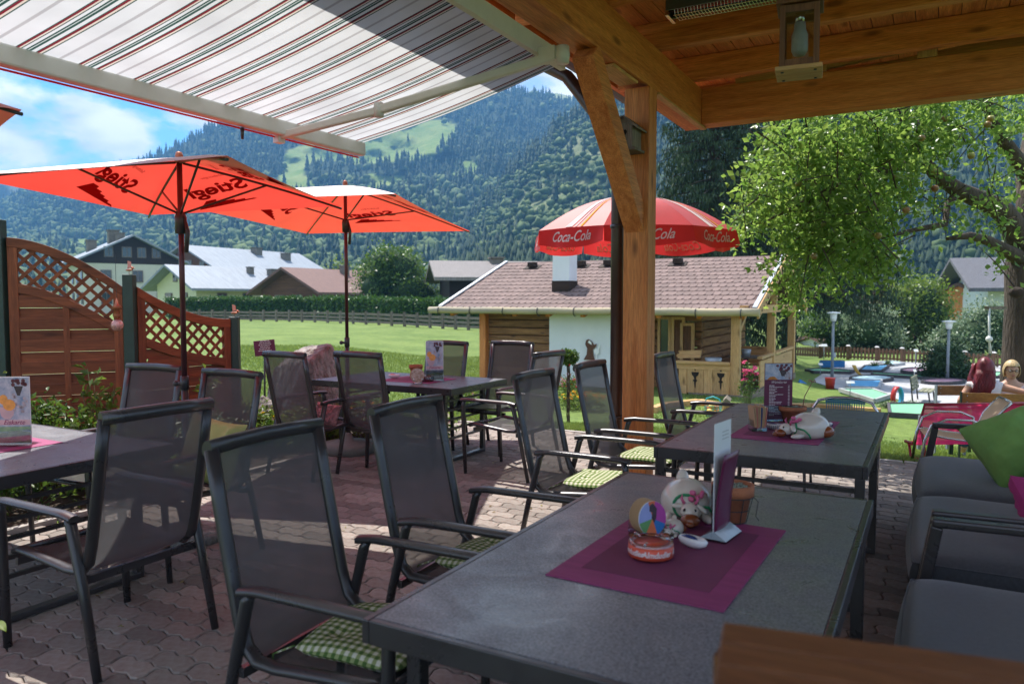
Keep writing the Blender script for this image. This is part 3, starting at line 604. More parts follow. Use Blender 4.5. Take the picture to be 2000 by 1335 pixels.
for X in range(330, 1000, 12):
    p = fbase(X); r = Vector((p.x, p.y, 0)).normalized(); c = p+r*7; top = atd(X, interp([(330, 583), (480, 582), (700, 582), (1000, 592)], X)+RNG.normal(0, 1.0), dd(c)).z
    n = 420
    for _ in range(n):
        lat = _rt*RNG.uniform(-0.4, 0.4); h = RNG.uniform(0, 1)**0.8; dp = RNG.uniform(-0.9, 0.9)
        if RNG.uniform() < 0.7: dp = -0.9+abs(RNG.normal(0, .12))
        else: h = 1+RNG.normal(0, 0.03)
        pts.append((c.x+lat.x+r.x*dp, c.y+lat.y+r.y*dp, c.z-0.6+(top-c.z+0.6)*h))
    cur = (c, r, top)
    if prev:
        a, b = prev, cur; vs = []
        for cc, rr, tp in (a, b):
            for dpp, zz in ((-0.75, -1.5), (-0.75, None), (0.75, None), (0.75, -1.5)):
                vs.append((cc.x+rr.x*dpp, cc.y+rr.y*dpp, (cc.z+zz) if zz is not None else tp-0.15))
        core.add(vs, [(0, 4, 5, 1), (1, 5, 6, 2), (2, 6, 7, 3)])
    prev = cur
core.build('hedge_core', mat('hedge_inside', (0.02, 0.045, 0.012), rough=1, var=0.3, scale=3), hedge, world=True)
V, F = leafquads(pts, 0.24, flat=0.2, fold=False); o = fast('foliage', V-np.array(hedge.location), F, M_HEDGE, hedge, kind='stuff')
def tree(name, label, X, ybase, d, trunk_h, blobs_px, n, leaf, lm, spread=0.5, cat='tree', group=None, trunk_r=0.2, cl=60, zb=None, core=0.0):
    """blobs in pixels (x, y, rx, ry) at distance d become crown volumes of real size"""
    p = atd(X, ybase, d); z = zb if zb is not None else gz(p.x, p.y)
    t = thing(name, label, cat, (p.x, p.y, z), 0, group); B = []
    for (bx_, by_, rx, ry) in blobs_px:
        dj = d+RNG.uniform(-0.5, 0.5)*rx*d/FPX; c = atd(bx_, by_, dj); B.append((np.array(c), (rx*d/FPX, rx*d/FPX, ry*d/FPX)))
    if trunk_h > 0:
        cz = np.mean([b[0] for b in B], axis=0)
        mb = MB(); top = Vector((cz[0], cz[1], max(z+trunk_h, cz[2]))); mb.tube([(p.x, p.y, z-0.1), (p.x+0.02, p.y, z+trunk_h*0.5), tuple(top)], [trunk_r*1.2, trunk_r, trunk_r*0.4], 8)
        for b in B[:6]: mb.tube([(p.x, p.y, z+trunk_h*0.7), tuple((Vector(b[0])+Vector((p.x, p.y, z+trunk_h)))/2+Vector((0, 0, -0.1))), tuple(b[0])], [trunk_r*0.6, trunk_r*0.4, trunk_r*0.15], 6)
        mb.build('trunk', BARK, t, world=True)
    P = clumps(B, max(8, n//cl), cl, spread); V, F = leafquads(P, leaf, fold=False); fast('crown', V-np.array(t.location), F, lm, t, kind='stuff')
    if core:
        mb = MB()
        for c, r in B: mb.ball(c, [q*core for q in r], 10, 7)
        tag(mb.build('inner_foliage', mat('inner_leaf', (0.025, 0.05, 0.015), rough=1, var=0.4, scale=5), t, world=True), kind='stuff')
    return t
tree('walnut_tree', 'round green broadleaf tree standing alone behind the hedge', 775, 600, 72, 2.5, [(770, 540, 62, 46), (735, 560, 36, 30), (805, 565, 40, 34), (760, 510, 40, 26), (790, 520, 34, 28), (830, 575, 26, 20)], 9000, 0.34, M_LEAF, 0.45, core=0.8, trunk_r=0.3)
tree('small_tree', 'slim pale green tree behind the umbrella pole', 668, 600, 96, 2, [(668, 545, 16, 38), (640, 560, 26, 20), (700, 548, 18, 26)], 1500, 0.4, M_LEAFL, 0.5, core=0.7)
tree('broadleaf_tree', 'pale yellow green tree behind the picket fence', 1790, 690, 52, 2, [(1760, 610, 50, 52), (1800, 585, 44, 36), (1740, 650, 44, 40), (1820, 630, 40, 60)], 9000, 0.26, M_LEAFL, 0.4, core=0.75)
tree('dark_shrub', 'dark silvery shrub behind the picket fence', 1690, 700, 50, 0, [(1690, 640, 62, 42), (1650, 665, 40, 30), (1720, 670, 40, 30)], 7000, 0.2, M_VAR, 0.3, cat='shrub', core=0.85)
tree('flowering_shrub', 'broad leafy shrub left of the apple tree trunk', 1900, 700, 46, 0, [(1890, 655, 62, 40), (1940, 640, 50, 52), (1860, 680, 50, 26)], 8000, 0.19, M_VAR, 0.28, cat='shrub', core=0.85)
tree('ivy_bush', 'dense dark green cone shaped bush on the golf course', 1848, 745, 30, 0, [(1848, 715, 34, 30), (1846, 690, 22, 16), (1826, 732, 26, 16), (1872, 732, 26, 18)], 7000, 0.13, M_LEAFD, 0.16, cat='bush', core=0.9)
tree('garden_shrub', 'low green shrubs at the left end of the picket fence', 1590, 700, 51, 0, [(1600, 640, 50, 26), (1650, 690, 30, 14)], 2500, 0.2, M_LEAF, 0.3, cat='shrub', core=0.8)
# ---- spruce with drooping branches
def spruce(X, d, H, R0, label, zlow, seed):
    rng = np.random.default_rng(seed); p = atd(X, 700, d); z = gz(p.x, p.y)
    t = thing('spruce_tree', label, 'tree', (p.x, p.y, z))
    MB().tube([(0, 0, -0.1), (0, 0, H*0.5), (0, 0, H)], [0.36, 0.22, 0.04], 10).build('trunk', BARKD, t)
    br = MB(); P = []; D = []
    zz = zlow
    while zz < H-0.5:
        k = 7
        for i in range(k):
            a = 2*PI*(i+rng.uniform(-.4, .4))/k; r = R0*(1-(zz/H))**0.75*rng.uniform(0.8, 1.15); n = 7; pl = []
            for j in range(n+1):
                s_ = j/n; pl.append(Vector((math.cos(a)*r*s_, math.sin(a)*r*s_, zz+0.25*s_-1.5*s_*s_*r/4+0.5*s_**4*r/4)))
            br.tube(pl, [0.05*(1-j/n)+0.008 for j in range(n+1)], 4, cap=False)
            m_ = int(330*r/R0)
            for _ in range(m_):
                s_ = rng.uniform(0.1, 1)**0.7; j = min(n-1, int(s_*n)); q = pl[j].lerp(pl[j+1], s_*n-j)
                side = rng.normal(0, 0.16+0.10*(1-abs(s_-0.6))); qq = Vector((q.x-math.sin(a)*side, q.y+math.cos(a)*side, q.z-rng.exponential(0.16)))
                P.append(qq)
        zz += rng.uniform(0.32, 0.5)
    br.build('branches', BARKD, t)['kind'] = 'stuff'
    P = np.array(P); n = len(P); L_ = rng.uniform(0.12, 0.34, n)[:, None]; dr = np.stack([rng.normal(0, .3, n), rng.normal(0, .3, n), -np.ones(n)], 1); dr /= np.linalg.norm(dr, axis=1)[:, None]
    sd = rng.normal(size=(n, 3)); sd[:, 2] *= 0.3; sd /= np.linalg.norm(sd, axis=1)[:, None]; w = 0.022
    V = np.stack([P-sd*w, P+dr*L_*0.5-sd*w*1.5, P+dr*L_, P+dr*L_*0.5+sd*w*1.5], 1).reshape(-1, 3)
    fast('crown', V, np.arange(n*4).reshape(-1, 4), M_NEED, t, kind='stuff'); return t
spruce(1540, 36, 21, 5.6, 'huge dark spruce with drooping branches behind the log hut', 3.2, 21)
spruce(1390, 33, 17, 4.2, 'second dark spruce rising above the hut roof beside the timber post', 1.2, 22)
# ---- haze
def haze():
    m, t, N, Lk = nodes('haze_air'); v = N('ShaderNodeVolumePrincipled'); v.inputs['Color'].default_value = (0.17, 0.44, 0.82, 1); v.inputs['Density'].default_value = 0.00042; v.inputs['Anisotropy'].default_value = 0.0
    o = N('ShaderNodeOutputMaterial'); Lk(v.outputs[0], o.inputs['Volume'])
    h = MB().bb((-2300, -500, -60), (1900, 2100, 440)).build('haze', m); h['kind'] = 'stuff'
haze()
# ================================================================== LOG HUT
HUTG = -0.72
hut = thing('log_hut', 'low log hut with brown shingle roof, white chimney wall and open porch', 'hut', (-7.6, 18.5, HUTG))
EX0, EX1, EY, RY, EZ, RZ = -12.0, -3.42, 17.45, 21.2, 1.33, 2.73
SHING = mat('bitumen_shingle', (0.175, 0.118, 0.105), rough=0.9, var=0.18, scale=14, isl=0.16, objr=0.16, bump=0.6, bscale=200, bdist=0.002)
ROOFB = mat('roof_underlay', (0.09, 0.05, 0.045), rough=0.9)
ZINC = mat('zinc_strip', (0.38, 0.41, 0.45), rough=0.45, metal=0.3, var=0.06)
slp = (RZ-EZ)/(RY-EY); sang = math.atan(slp)
for sg in (1, -1):
    y0 = EY if sg == 1 else 2*RY-EY
    mb = MB(); mb.add([(EX0, y0, EZ-0.02), (EX1, y0, EZ-0.02), (EX1, RY, RZ-0.02), (EX0, RY, RZ-0.02), (EX0, y0, EZ-0.13), (EX1, y0, EZ-0.13), (EX1, RY, RZ-0.13), (EX0, RY, RZ-0.13)],
        [(0, 1, 2, 3), (7, 6, 5, 4), (0, 4, 5, 1), (1, 5, 6, 2), (2, 6, 7, 3), (3, 7, 4, 0)])
    roof_o = mb.build('roof', [ROOFB], hut, world=True)
    if sg == 1: froof = roof_o
# shingles with tapered tails
sw, shh = 0.185, 0.30; LEN = math.hypot(RZ-EZ, RY-EY); nr = int(LEN/shh); shv = [(-sw/2+.004, shh), (-sw/2+.004, 0.07), (-0.045, 0), (0.045, 0), (sw/2-.004, 0.07), (sw/2-.004, shh)]
def sh_geo():
    V = [(x, y, 0.016 if y < shh*0.6 else 0.006) for x, y in shv]+[(x, y, -0.002) for x, y in shv]; n = 6
    return V, [tuple(range(n))]+[(i, i+n, (i+1) % n+n, (i+1) % n) for i in range(n)]
sv, sf = sh_geo(); sme = bpy.data.meshes.new('shingle'); sme.from_pydata(sv, [], sf); sme.materials.append(SHING)
b_ = bmesh.new(); b_.from_mesh(sme); bmesh.ops.recalc_face_normals(b_, faces=b_.faces); b_.to_mesh(sme); b_.free()
Rm = Matrix.Rotation(sang, 3, 'X'); allsh = []
for r in range(nr+1):
    y0 = r*shh
    if y0+shh > LEN+0.05: break
    nx = int((EX1-EX0-0.1)/sw)
    for i in range(nx):
        x = EX0+0.1+sw*(i+0.5+(0.5 if r % 2 else 0)-0.25)
        if x > EX1-0.1: continue
        base = Vector((x, EY, EZ-0.018))+Rm @ Vector((0, y0, 0)); allsh.append((px(base)[2], base))
allsh.sort(key=lambda a: a[0]); mbs = MB()
for k, (_, b) in enumerate(allsh):
    if k < 300:
        o = bpy.data.objects.new('shingle', sme); COL.objects.link(o); o.parent = hut; o.location = b-Vector(hut.location); o.rotation_euler = (sang+RNG.normal(0, .004), RNG.normal(0, .004), RNG.normal(0, .01))
    else: mbs.add([b+Rm @ Vector(v) for v in sv], sf)
tag(mbs.build('shingles', SHING, hut, world=True), kind='stuff')
for xx in (EX0+0.05, EX1-0.05):
    MB().beam((xx, EY-0.02, EZ+0.02), (xx, RY, RZ+0.02), 0.10, 0.04).build('verge_strip', ZINC, hut, world=True)
# barge boards and gable timber on the porch side
for sg in (1, -1):
    y0 = EY-0.03 if sg == 1 else 2*RY-EY+0.03
    bb_ = MB().beam((EX1+0.02, y0, EZ-0.12), (EX1+0.02, RY, RZ-0.12), 0.045, 0.24).build('barge_board', pale('y'), hut, world=True)
    mh = MB()  # raised dark discs, the shade of drilled holes put into their colour
    for i in range(16):
        t_ = (i+0.5)/16; mh.lathe([(0.03, 0), (0.03, 0.01)], (EX1+0.043, y0+(RY-y0)*t_, EZ-0.17+(RZ-EZ)*t_), 8, R=Matrix.Rotation(PI/2, 3, 'Y'))
    tag(mh.build('dark_hole_disc', darkw('x'), hut, world=True), kind='stuff')
HL = mat('hewn_log_light', (0.40, 0.24, 0.11), rough=0.85, var=0.25, scale=3, stretch=(0.4, 4, 4), bump=0.4, bscale=40, col2=(0.30, 0.17, 0.08), objr=0.2)
def logs(x0, x1, y, zt=1.2, dirn='x', y1=None):
    z = HUTG; k = 0
    while z < zt-0.05:
        h = 0.215+RNG.uniform(-.02, .02); h = min(h, zt-z)
        w = 0.16+RNG.uniform(-.015, .015)
        if dirn == 'x': MB().bb((x0-RNG.uniform(0, .08), y, z+0.008), (x1, y+w, z+h-0.008)).build('log', logw('x'), hut, world=True, bevel=0.03)
        else: MB().bb((x0, y, z+0.008), (x0+w, y1, z+h-0.008)).build('log', logw('y'), hut, world=True, bevel=0.03)
        z += h; k += 1
logs(-10.95, -8.8, 18.05); logs(-7.1, -5.0, 18.75); logs(-5.16, 0, 18.92, dirn='y', y1=23.8); logs(-10.9, 0, 18.25, dirn='y', y1=23.8)
MB().box((-10.85, 17.98, 0.25), (0.2, 0.2, 1.95)).build('corner_post', honey('z'), hut, world=True, bevel=0.02)
MB().bb((-8.8, 17.9, HUTG-0.1), (-6.95, 19.2, 1.19)).build('chimney_wall', RENDERW, hut, world=True)
MB().bb((-6.94, 18.7, HUTG-0.1), (-10.7, 24, 1.0)).build('inner_wall', darkw('x'), hut, world=True)
MB().prism([(18.2, 1.19), (24.2, 1.19), (21.2, 2.5)], -5.2, -5.05, Matrix(((0, 0, 1, 0), (1, 0, 0, 0), (0, 1, 0, 0), (0, 0, 0, 1)))).build('gable_boards', pale('y'), hut, world=True)
ch = MB().box((-8.8, 18.85, 2.25), (0.5, 0.5, 1.5)).build('chimney', RENDERW, hut, world=True)
MB().box((-8.8, 18.85, 1.86), (0.53, 0.53, 0.36)).box((-8.8, 18.85, 1.72), (0.85, 0.75, 0.05), Matrix.Rotation(sang, 3, 'X')).build('flashing', DARKB, ch, world=True)
for X in (1040, 1135, 1188, 1324):
    p = aty(X, 517, 20.6); q = Vector((p.x, 20.6, EZ+(20.6-EY)*slp))
    MB().box(q+Vector((0, 0, 0.0)), (0.5, 0.3, 0.03), Matrix.Rotation(sang, 3, 'X')).box(q+Vector((0, 0, 0.09)), (0.24, 0.2, 0.14)).build('roof_vent', [darkw('y')], hut, world=True)
g_ = MB(); n = 60
g_.tube([(-12.25+i*(8.9/20), 17.36+0.004*math.sin(i), 1.245+0.006*math.sin(i*1.7)) for i in range(21)], 0.092, 12)
gut = g_.build('wooden_gutter', mat('grey_gutter_log', (0.40, 0.36, 0.29), rough=0.9, var=0.25, scale=2, stretch=(0.4, 3, 3), bump=0.4, col2=(0.5, 0.4, 0.24)), hut, world=True)
for i in range(9):
    x = -11.9+i*1.02; MB().tube([(x, 17.5, 1.33), (x, 17.26, 1.31), (x, 17.245, 1.2), (x, 17.32, 1.12), (x, 17.42, 1.12)], 0.012, 6).build('gutter_hook', GREY2, gut, world=True)
for i in range(9):
    x = -11.6+i*0.98; MB().beam((x, 17.5, 1.16), (x, 18.3, 1.36), 0.12, 0.14).build('rafter_end', honey('y'), hut, world=True)
# window, door, shutters
def framed(name, x0, x1, z0, z1, y, panel, ft=0.07):
    f = MB().bb((x0, y, z0), (x0+ft, y-0.07, z1)).bb((x1-ft, y, z0), (x1, y-0.07, z1)).bb((x0+ft, y, z1-ft), (x1-ft, y-0.068, z1)).bb((x0+ft, y, z0), (x1-ft, y-0.068, z0+ft)).build(name, pale('z'), hut, world=True)
    MB().bb((x0+ft, y-0.01, z0+ft), (x1-ft, y-0.03, z1-ft)).build('panel', panel, f, world=True); return f
framed('shutter', -6.75, -6.25, -0.05, 0.95, 18.7, brownw('z')); d_ = framed('door', -6.1, -5.75, HUTG+0.1, 1.1, 18.7, PANE)
framed('door', -5.74, -5.4, HUTG+0.1, 1.1, 18.7, brownw('z')); framed('window_frame', -5.5, -5.15, -0.05, 0.95, 18.66, brownw('z'))
# porch
MB().bb((-5.0, 17.6, HUTG-0.1), (-3.55, 24, HUTG+0.06)).build('porch_floor', oldw('y'), hut, world=True)
for (x, y, z1) in ((-3.93, 17.72, 1.2), (-3.72, 20.9, 1.22), (-3.72, 24.2, 1.2), (-5.15, 17.75, -0.5)):
    MB().box((x, y, (HUTG+z1)/2), (0.2, 0.2, z1-HUTG)).build('porch_post', pale('z'), hut, world=True, bevel=0.015)
MB().beam((-3.72, 17.5, 1.3), (-3.72, 24.6, 1.3), 0.18, 0.2).build('tie_beam', pale('y'), hut, world=True)
MB().beam((-3.72, 21.2, 1.4), (-3.72, 21.2, 2.5), 0.16, 0.16, up=(0, 1, 0)).build('king_post', pale('z'), hut, world=True)
MB().beam((-3.72, 19.6, 1.4), (-3.72, 21.1, 2.1), 0.1, 0.12).build('brace', pale('y'), hut, world=True)
MB().beam((-3.93, 18.0, 0.8), (-3.93, 18.7, 1.22), 0.08, 0.1).build('brace', pale('y'), hut, world=True)
xs_ = [-5.25+i*0.202 for i in range(7)]
for i in range(6):
    MB().bb((xs_[i]+0.003, 17.66, HUTG+0.05), (xs_[i+1]-0.003, 17.695, 0.02)).build('railing_board', pale('z'), hut, world=True)
MB().bb((-5.3, 17.58, 0.02), (-4.03, 17.76, 0.09)).build('handrail', pale('x'), hut, world=True, bevel=0.01)
MB().bb((-5.3, 17.64, -0.1), (-4.03, 17.655, 0.018)).build('handrail_board', pale('x'), hut, world=True)
def flat_poly(name, polys, P0, ux, uz, th, m, parent, depth=0.0):
    mb = MB(); ux = Vector(ux); uz = Vector(uz); nn = ux.cross(uz).normalized()
    for poly in polys:
        n = len(poly); a = [Vector(P0)+ux*x+uz*y+nn*depth for x, y in poly]; b = [q+nn*th for q in a]
        mb.add(a+b, [tuple(range(n)), tuple(range(n, 2*n))[::-1]]+[(i, (i+1) % n, n+(i+1) % n, n+i) for i in range(n)])
    return mb.build(name, m, parent, world=True)
gob = [[(-.09, .13), (.09, .13), (.075, .06), (.03, .02), (.02, -.04), (.06, -.07), (.02, -.1), (.012, -.22), (0, -.26), (-.012, -.22), (-.02, -.1), (-.06, -.07), (-.02, -.04), (-.03, .02), (-.075, .06)], [(0, .16), (.025, .19), (0, .23), (-.025, .19)]]
for x in (-4.85, -4.25): flat_poly('dark_goblet_inlay', gob, (x, 17.652, -0.3), (1, 0, 0), (0, 0, 1), 0.004, mat('inlay_painted_shade', (0.02, 0.012, 0.008), rough=0.9), hut)  # dark inlays laid on the boards; the shade inside the holes is painted
for y0, y1 in ((19.2, 20.8), (21.1, 24.0)):
    MB().beam((-3.68, y0, 0.1), (-3.68, y1, 0.1), 0.12, 0.07).build('handrail', pale('y'), hut, world=True)
    MB().bb((-3.70, y0, HUTG+0.08), (-3.66, y1, 0.02)).build('side_railing_panel', pale('y'), hut, world=True)
MB().bb((-4.9, 21.8, -0.32), (-3.95, 22.25, -0.27)).bb((-4.9, 22.26, -0.27), (-3.95, 22.3, 0.2)).build('bench', pale('x'), hut, world=True)
MB().bb((-4.75, 20.4, -0.02), (-3.95, 21.3, 0.02)).bb((-4.4, 20.8, HUTG), (-4.3, 20.9, -0.02)).build('porch_table', oldw('x'), hut, world=True)
cr = thing('fruit_crates', 'pile of pale split firewood on the porch railing', 'firewood', (-5.1, 17.95, 0.12))
for i in range(9):
    MB().beam((-0.25+0.02*RNG.normal(), -0.03+0.01*i, 0.02+0.035*(i//2)), (0.3, -0.03+0.012*i, 0.02+0.035*(i//2)+0.03), 0.05, 0.035).build('log_piece', pale('x'), cr)
bk = thing('zinc_tub', 'grey zinc tub on the porch railing', 'tub', (-4.5, 17.95, 0.0)); MB().lathe([(0.16, 0), (0.2, 0.16), (0.19, 0.16), (0.15, 0.02), (0, 0.02)], n=18).build('tub', ZINC, bk)
bu = thing('zinc_bucket', 'small zinc bucket on the porch table', 'bucket', (-4.3, 20.6, 0.02)); MB().lathe([(0.1, 0), (0.13, 0.2), (0.12, 0.2), (0.09, 0.02), (0, 0.02)], n=16).build('pail', ZINC, bu)
# metal silhouettes on the white wall
fig = thing('metal_bear_figure', 'rusty brown metal bear silhouette fixed on the white wall', 'wall figure', (-7.3, 17.86, 0.3))
def P3(X, Y): return aty(X, Y, 17.87)
def sil(name, par, pts, m, th=0.01, Y=17.87):
    ps = [aty(x, y, Y) for x, y in pts]; n = len(ps); mb = MB(); mb.add(ps+[p-Vector((0, th, 0)) for p in ps], [tuple(range(n))[::-1], tuple(range(n, 2*n))]+[(i, (i+1) % n, n+(i+1) % n, n+i) for i in range(n)]); return mb.build(name, m, par, world=True)
RUST = mat('rusted_steel', (0.12, 0.05, 0.025), rough=0.8, var=0.3, scale=15); LW = mat('painted_white_steel', (0.8, 0.8, 0.78), rough=0.6)
sil('silhouette', fig, [(1140, 702), (1146, 692), (1147, 680), (1143, 672), (1145, 664), (1150, 662), (1156, 666), (1160, 673), (1166, 671), (1163, 678), (1158, 682), (1159, 692), (1162, 703)], RUST)
sil('face', fig, [(1148, 668), (1151, 664.5), (1155, 668), (1156, 673), (1152, 671)], LW, 0.006, 17.859)
f2 = thing('metal_goose_figure', 'small white metal goose silhouette beside the brown bear figure', 'wall figure', (-7.0, 17.86, 0.3))
sil('silhouette', f2, [(1161, 691), (1160, 684), (1164, 679), (1168, 681), (1170, 672), (1172, 671), (1171, 680), (1170, 690), (1166, 692), (1167, 702), (1163, 702), (1164, 692)], LW)
# ================================================================== GOLF COURSE
def GP(X, Y, dz=0.0): p = atg(X, Y); return Vector((p.x, p.y, gz(p.x, p.y)+dz))
CONC = mat('course_concrete', (0.36, 0.36, 0.37), rough=0.9, var=0.2, scale=1.2, bump=0.3); GREENL = mat('green_felt_lane', (0.16, 0.42, 0.24), rough=0.9, var=0.08, scale=3)
BLUEL = mat('blue_lane', (0.10, 0.34, 0.58), rough=0.8, var=0.1, scale=3); PINKL = mat('pink_lane', (0.42, 0.24, 0.30), rough=0.9, var=0.08); DKEDGE = mat('dark_lane_edge', (0.06, 0.055, 0.06), rough=0.8); BLUEP = mat('bright_blue_paint', (0.015, 0.16, 0.42), rough=0.5)
GREYP = mat('grey_pole_paint', (0.22, 0.25, 0.28), rough=0.5); REDP = mat('red_plastic', (0.45, 0.03, 0.03), rough=0.4); YEL = mat('yellow_paint', (0.60, 0.36, 0.06), rough=0.5); PALEB = mat('pale_blue_lane', (0.35, 0.50, 0.56), rough=0.8)
def drape(name, poly, dz, m, kind=None, n=26):
    """a sheet that follows the ground inside a pixel polygon"""
    P = [GP(*q) for q in poly]; c = sum(P, Vector())/len(P); mb = MB(); R = 8; vs = [Vector((c.x, c.y, gz(c.x, c.y)+dz))]; K = []
    for i in range(len(P)):
        for k in range(6): K.append(P[i].lerp(P[(i+1) % len(P)], k/6))
    for r in range(1, R+1):
        for k in K: q = c.lerp(k, r/R); vs.append(Vector((q.x, q.y, gz(q.x, q.y)+dz)))
    N_ = len(K); fs = [(0, 1+k, 1+(k+1) % N_) for k in range(N_)]+[(1+(r-1)*N_+k, 1+r*N_+k, 1+r*N_+(k+1) % N_, 1+(r-1)*N_+(k+1) % N_) for r in range(1, R) for k in range(N_)]
    o = mb.add(vs, fs).build(name, m)
    if kind: o['kind'] = kind
    return o
drape('golf_pavement', [(1585, 745), (1640, 706), (1700, 704), (1800, 708), (2080, 720), (2080, 800), (1900, 800), (1800, 795), (1700, 764), (1640, 762)], 0.02, CONC, 'structure')
def lane(name, label, poly, m, edge=DKEDGE, h=0.07):
    P = [GP(*q) for q in poly]; c = sum(P, Vector())/len(P); zb = max(gz(p.x, p.y) for p in P+[c])+0.03
    t = thing(name, label, 'golf lane', (c.x, c.y, zb)); n = len(P)
    P2 = [(p.x, p.y) for p in P]; MB().prism(P2, zb-0.3, zb+h).build('bed', m, t, world=True)
    mb = MB()
    for i in range(n): a, b = P2[i], P2[(i+1) % n]; mb.beam((a[0], a[1], zb+h-0.02), (b[0], b[1], zb+h-0.02), 0.07, 0.12)
    mb.build('border', edge, t, world=True); return t
def ell(cx_, cy_, rx, ry, n=20): return [(cx_+rx*math.cos(2*PI*i/n), cy_+ry*math.sin(2*PI*i/n)) for i in range(n)]
lane('golf_lane', 'green felt lane in front of the red and blue loop', [(1735, 797), (1830, 797), (1850, 822), (1738, 815)], GREENL)
lane('golf_lane', 'green lane slab running behind the blue woven chair', [(1640, 767.5), (1704, 767.5), (1738, 779), (1708, 788), (1669, 776)], GREENL, CONC)
lane('golf_lane', 'bright blue rectangular lane beside the red bin', [(1662, 749.5), (1722, 749.5), (1716, 763), (1653, 761)], BLUEL, CONC)
lane('golf_lane', 'round blue lane with dark rim behind the rectangular blue lane', ell(1702, 743.5, 42, 4.6), PALEB)
lane('golf_lane', 'blue lane with two planters on its far end', [(1679, 727.5), (1689, 719.5), (1737, 718.6), (1722, 728.5)], BLUEL)
lane('golf_lane', 'long narrow green strip lane crossing the course', [(1704, 732.5), (1842, 741), (1838, 744.5), (1702, 735.5)], GREENL)
lane('golf_lane', 'thin green lane on the left near the spruce trunk', [(1573, 727), (1600, 724.5), (1668, 729), (1660, 731.5), (1590, 730)], GREENL)
lane('golf_lane', 'pink lane left of the ivy bush', ell(1790, 727.5, 30, 3.8), PINKL)
lane('golf_lane', 'round pink lane in front of the ivy bush', ell(1842, 749, 42, 3.6), PINKL)
lane('golf_lane', 'pale blue lane near the picket fence', [(1713, 712.5), (1740, 709.5), (1767, 713), (1745, 716)], PALEB, CONC)
lane('golf_lane', 'pale green lane right of the ivy bush', [(1880, 733), (1900, 730), (1960, 733), (1950, 740), (1885, 738)], GREENL)
def onpx(name, label, cat, X, Y, rz=0.0, group=None):
    p = GP(X, Y); return thing(name, label, cat, (p.x, p.y, p.z), YAW+rz, group), dd(p)/FPX
t, s_ = onpx('blue_water_box', 'long bright blue box obstacle near the spruce', 'golf obstacle', 1625, 717); MB().box((0, 0, 6.5*s_), (45*s_, 14*s_, 13*s_)).build('box', BLUEP, t, bevel=0.02); MB().box((0, 0, 13.4*s_), (42*s_, 11*s_, 0.9*s_)).build('rim', DKEDGE, t)
t, s_ = onpx('golf_ramp', 'curved yellow jump ramp', 'golf obstacle', 1676, 733); mb = MB(); W_ = 3.5*s_
mb.grid(lambda u, v: Vector(((v-0.5)*2*W_+(-9+20*u)*s_, 0.1*u, (20*(1-u)**2.2+0.6)*s_)), 12, 1); mb.build('ramp', YEL, t, solid=0.04)
t, s_ = onpx('litter_bin', 'red plastic litter bin beside the lamp post', 'bin', 1621, 759); MB().lathe([(7.5*s_, 0), (9.5*s_, 20*s_), (10.2*s_, 22*s_), (9*s_, 22*s_), (8*s_, 4*s_), (0, 4*s_)], n=20).build('bucket', REDP, t)
t, s_ = onpx('golf_loop', 'upright loop obstacle, red on the left and blue on the right', 'golf obstacle', 1752, 794, 0.5)
for nm, a0, a1, m in (('red_half', 90, 262, REDP), ('blue_half', -82, 90, mat('sky_blue_paint', (0.04, 0.35, 0.55), rough=0.4))):
    mb = MB(); mb.grid(lambda u, v: Vector((13*s_*math.cos(math.radians(a0+(a1-a0)*u)), (v-0.5)*9*s_, 19.5*s_+19*s_*math.sin(math.radians(a0+(a1-a0)*u)))), 24, 1); mb.build(nm, m, t, solid=0.05)
def signstand(X, Yp, Yb, lab, w=12):
    t, s_ = onpx('sign_stand', lab, 'sign', X, Yb, group='score signs on thin poles'); h = (Yb-Yp)*s_
    MB().tube([(0, 0, -0.05), (0, 0, h)], 0.9*s_, 6).build('pole', GREYP, t); MB().box((0, -0.5*s_, h+2.2*s_), (w*s_, 1*s_, 5.4*s_), Matrix.Rotation(-0.7, 3, 'X')).build('plate', WHITEP, t)
signstand(1660, 748, 778, 'white slanted sign on a pole beside the near green lane', 16); signstand(1602, 713, 733, 'small white sign on a pole left of the yellow ramp', 8)
signstand(1609, 676, 702, 'white sign standing before the picket fence under the spruce', 11); signstand(1788, 686, 712, 'white sign before the picket fence near the ivy bush', 8)
signstand(1857, 707, 741, 'left of the two pale signs in front of the ivy bush', 8); signstand(1869, 707, 738, 'right of the two pale signs in front of the ivy bush', 8)
signstand(1785, 725, 770, 'thin pole sign beside the slatted bench', 5)
def lamp(X, Yt, Yb, lab, dark=False):
    t, s_ = onpx('street_lamp', lab, 'lamp post', X, Yb, group='mushroom lamp posts on the golf course'); h = (Yb-Yt)*s_
    MB().tube([(0, 0, -0.1), (0, 0, h*0.86)], [3.2*s_, 2.4*s_], 10).build('pole', GREYP, t)
    MB().lathe([(5*s_, h*0.86), (7*s_, h*0.97), (6*s_, h*0.975), (0, h*0.975)], n=16).build('glass', WHITEP, t); MB().lathe([(13*s_, h*0.975), (12*s_, h*0.99), (2*s_, h), (0, h)], n=18).build('cap', WHITEP, t)
    return t, s_, h
t, s_, h = lamp(1625, 608, 740, 'tall grey lamp post beside the red bin'); MB().box((3.5*s_, -1*s_, 0.36*h), (4*s_, 3*s_, 9*s_)).build('junction_box', ZINC, t)
lamp(1850, 625, 745, 'lamp post rising behind the ivy bush')
t, s_ = onpx('blue_pyramid', 'small blue pyramid obstacle left of the grey pavement', 'golf obstacle', 1570, 752); MB().add([(-12*s_, -8*s_, 0), (10*s_, -8*s_, 0), (10*s_, 8*s_, 0), (-12*s_, 8*s_, 0), (-8*s_, 0, 12*s_)], [(0, 1, 4), (1, 2, 4), (2, 3, 4), (3, 0, 4), (3, 2, 1, 0)]).build('pyramid', BLUEP, t)
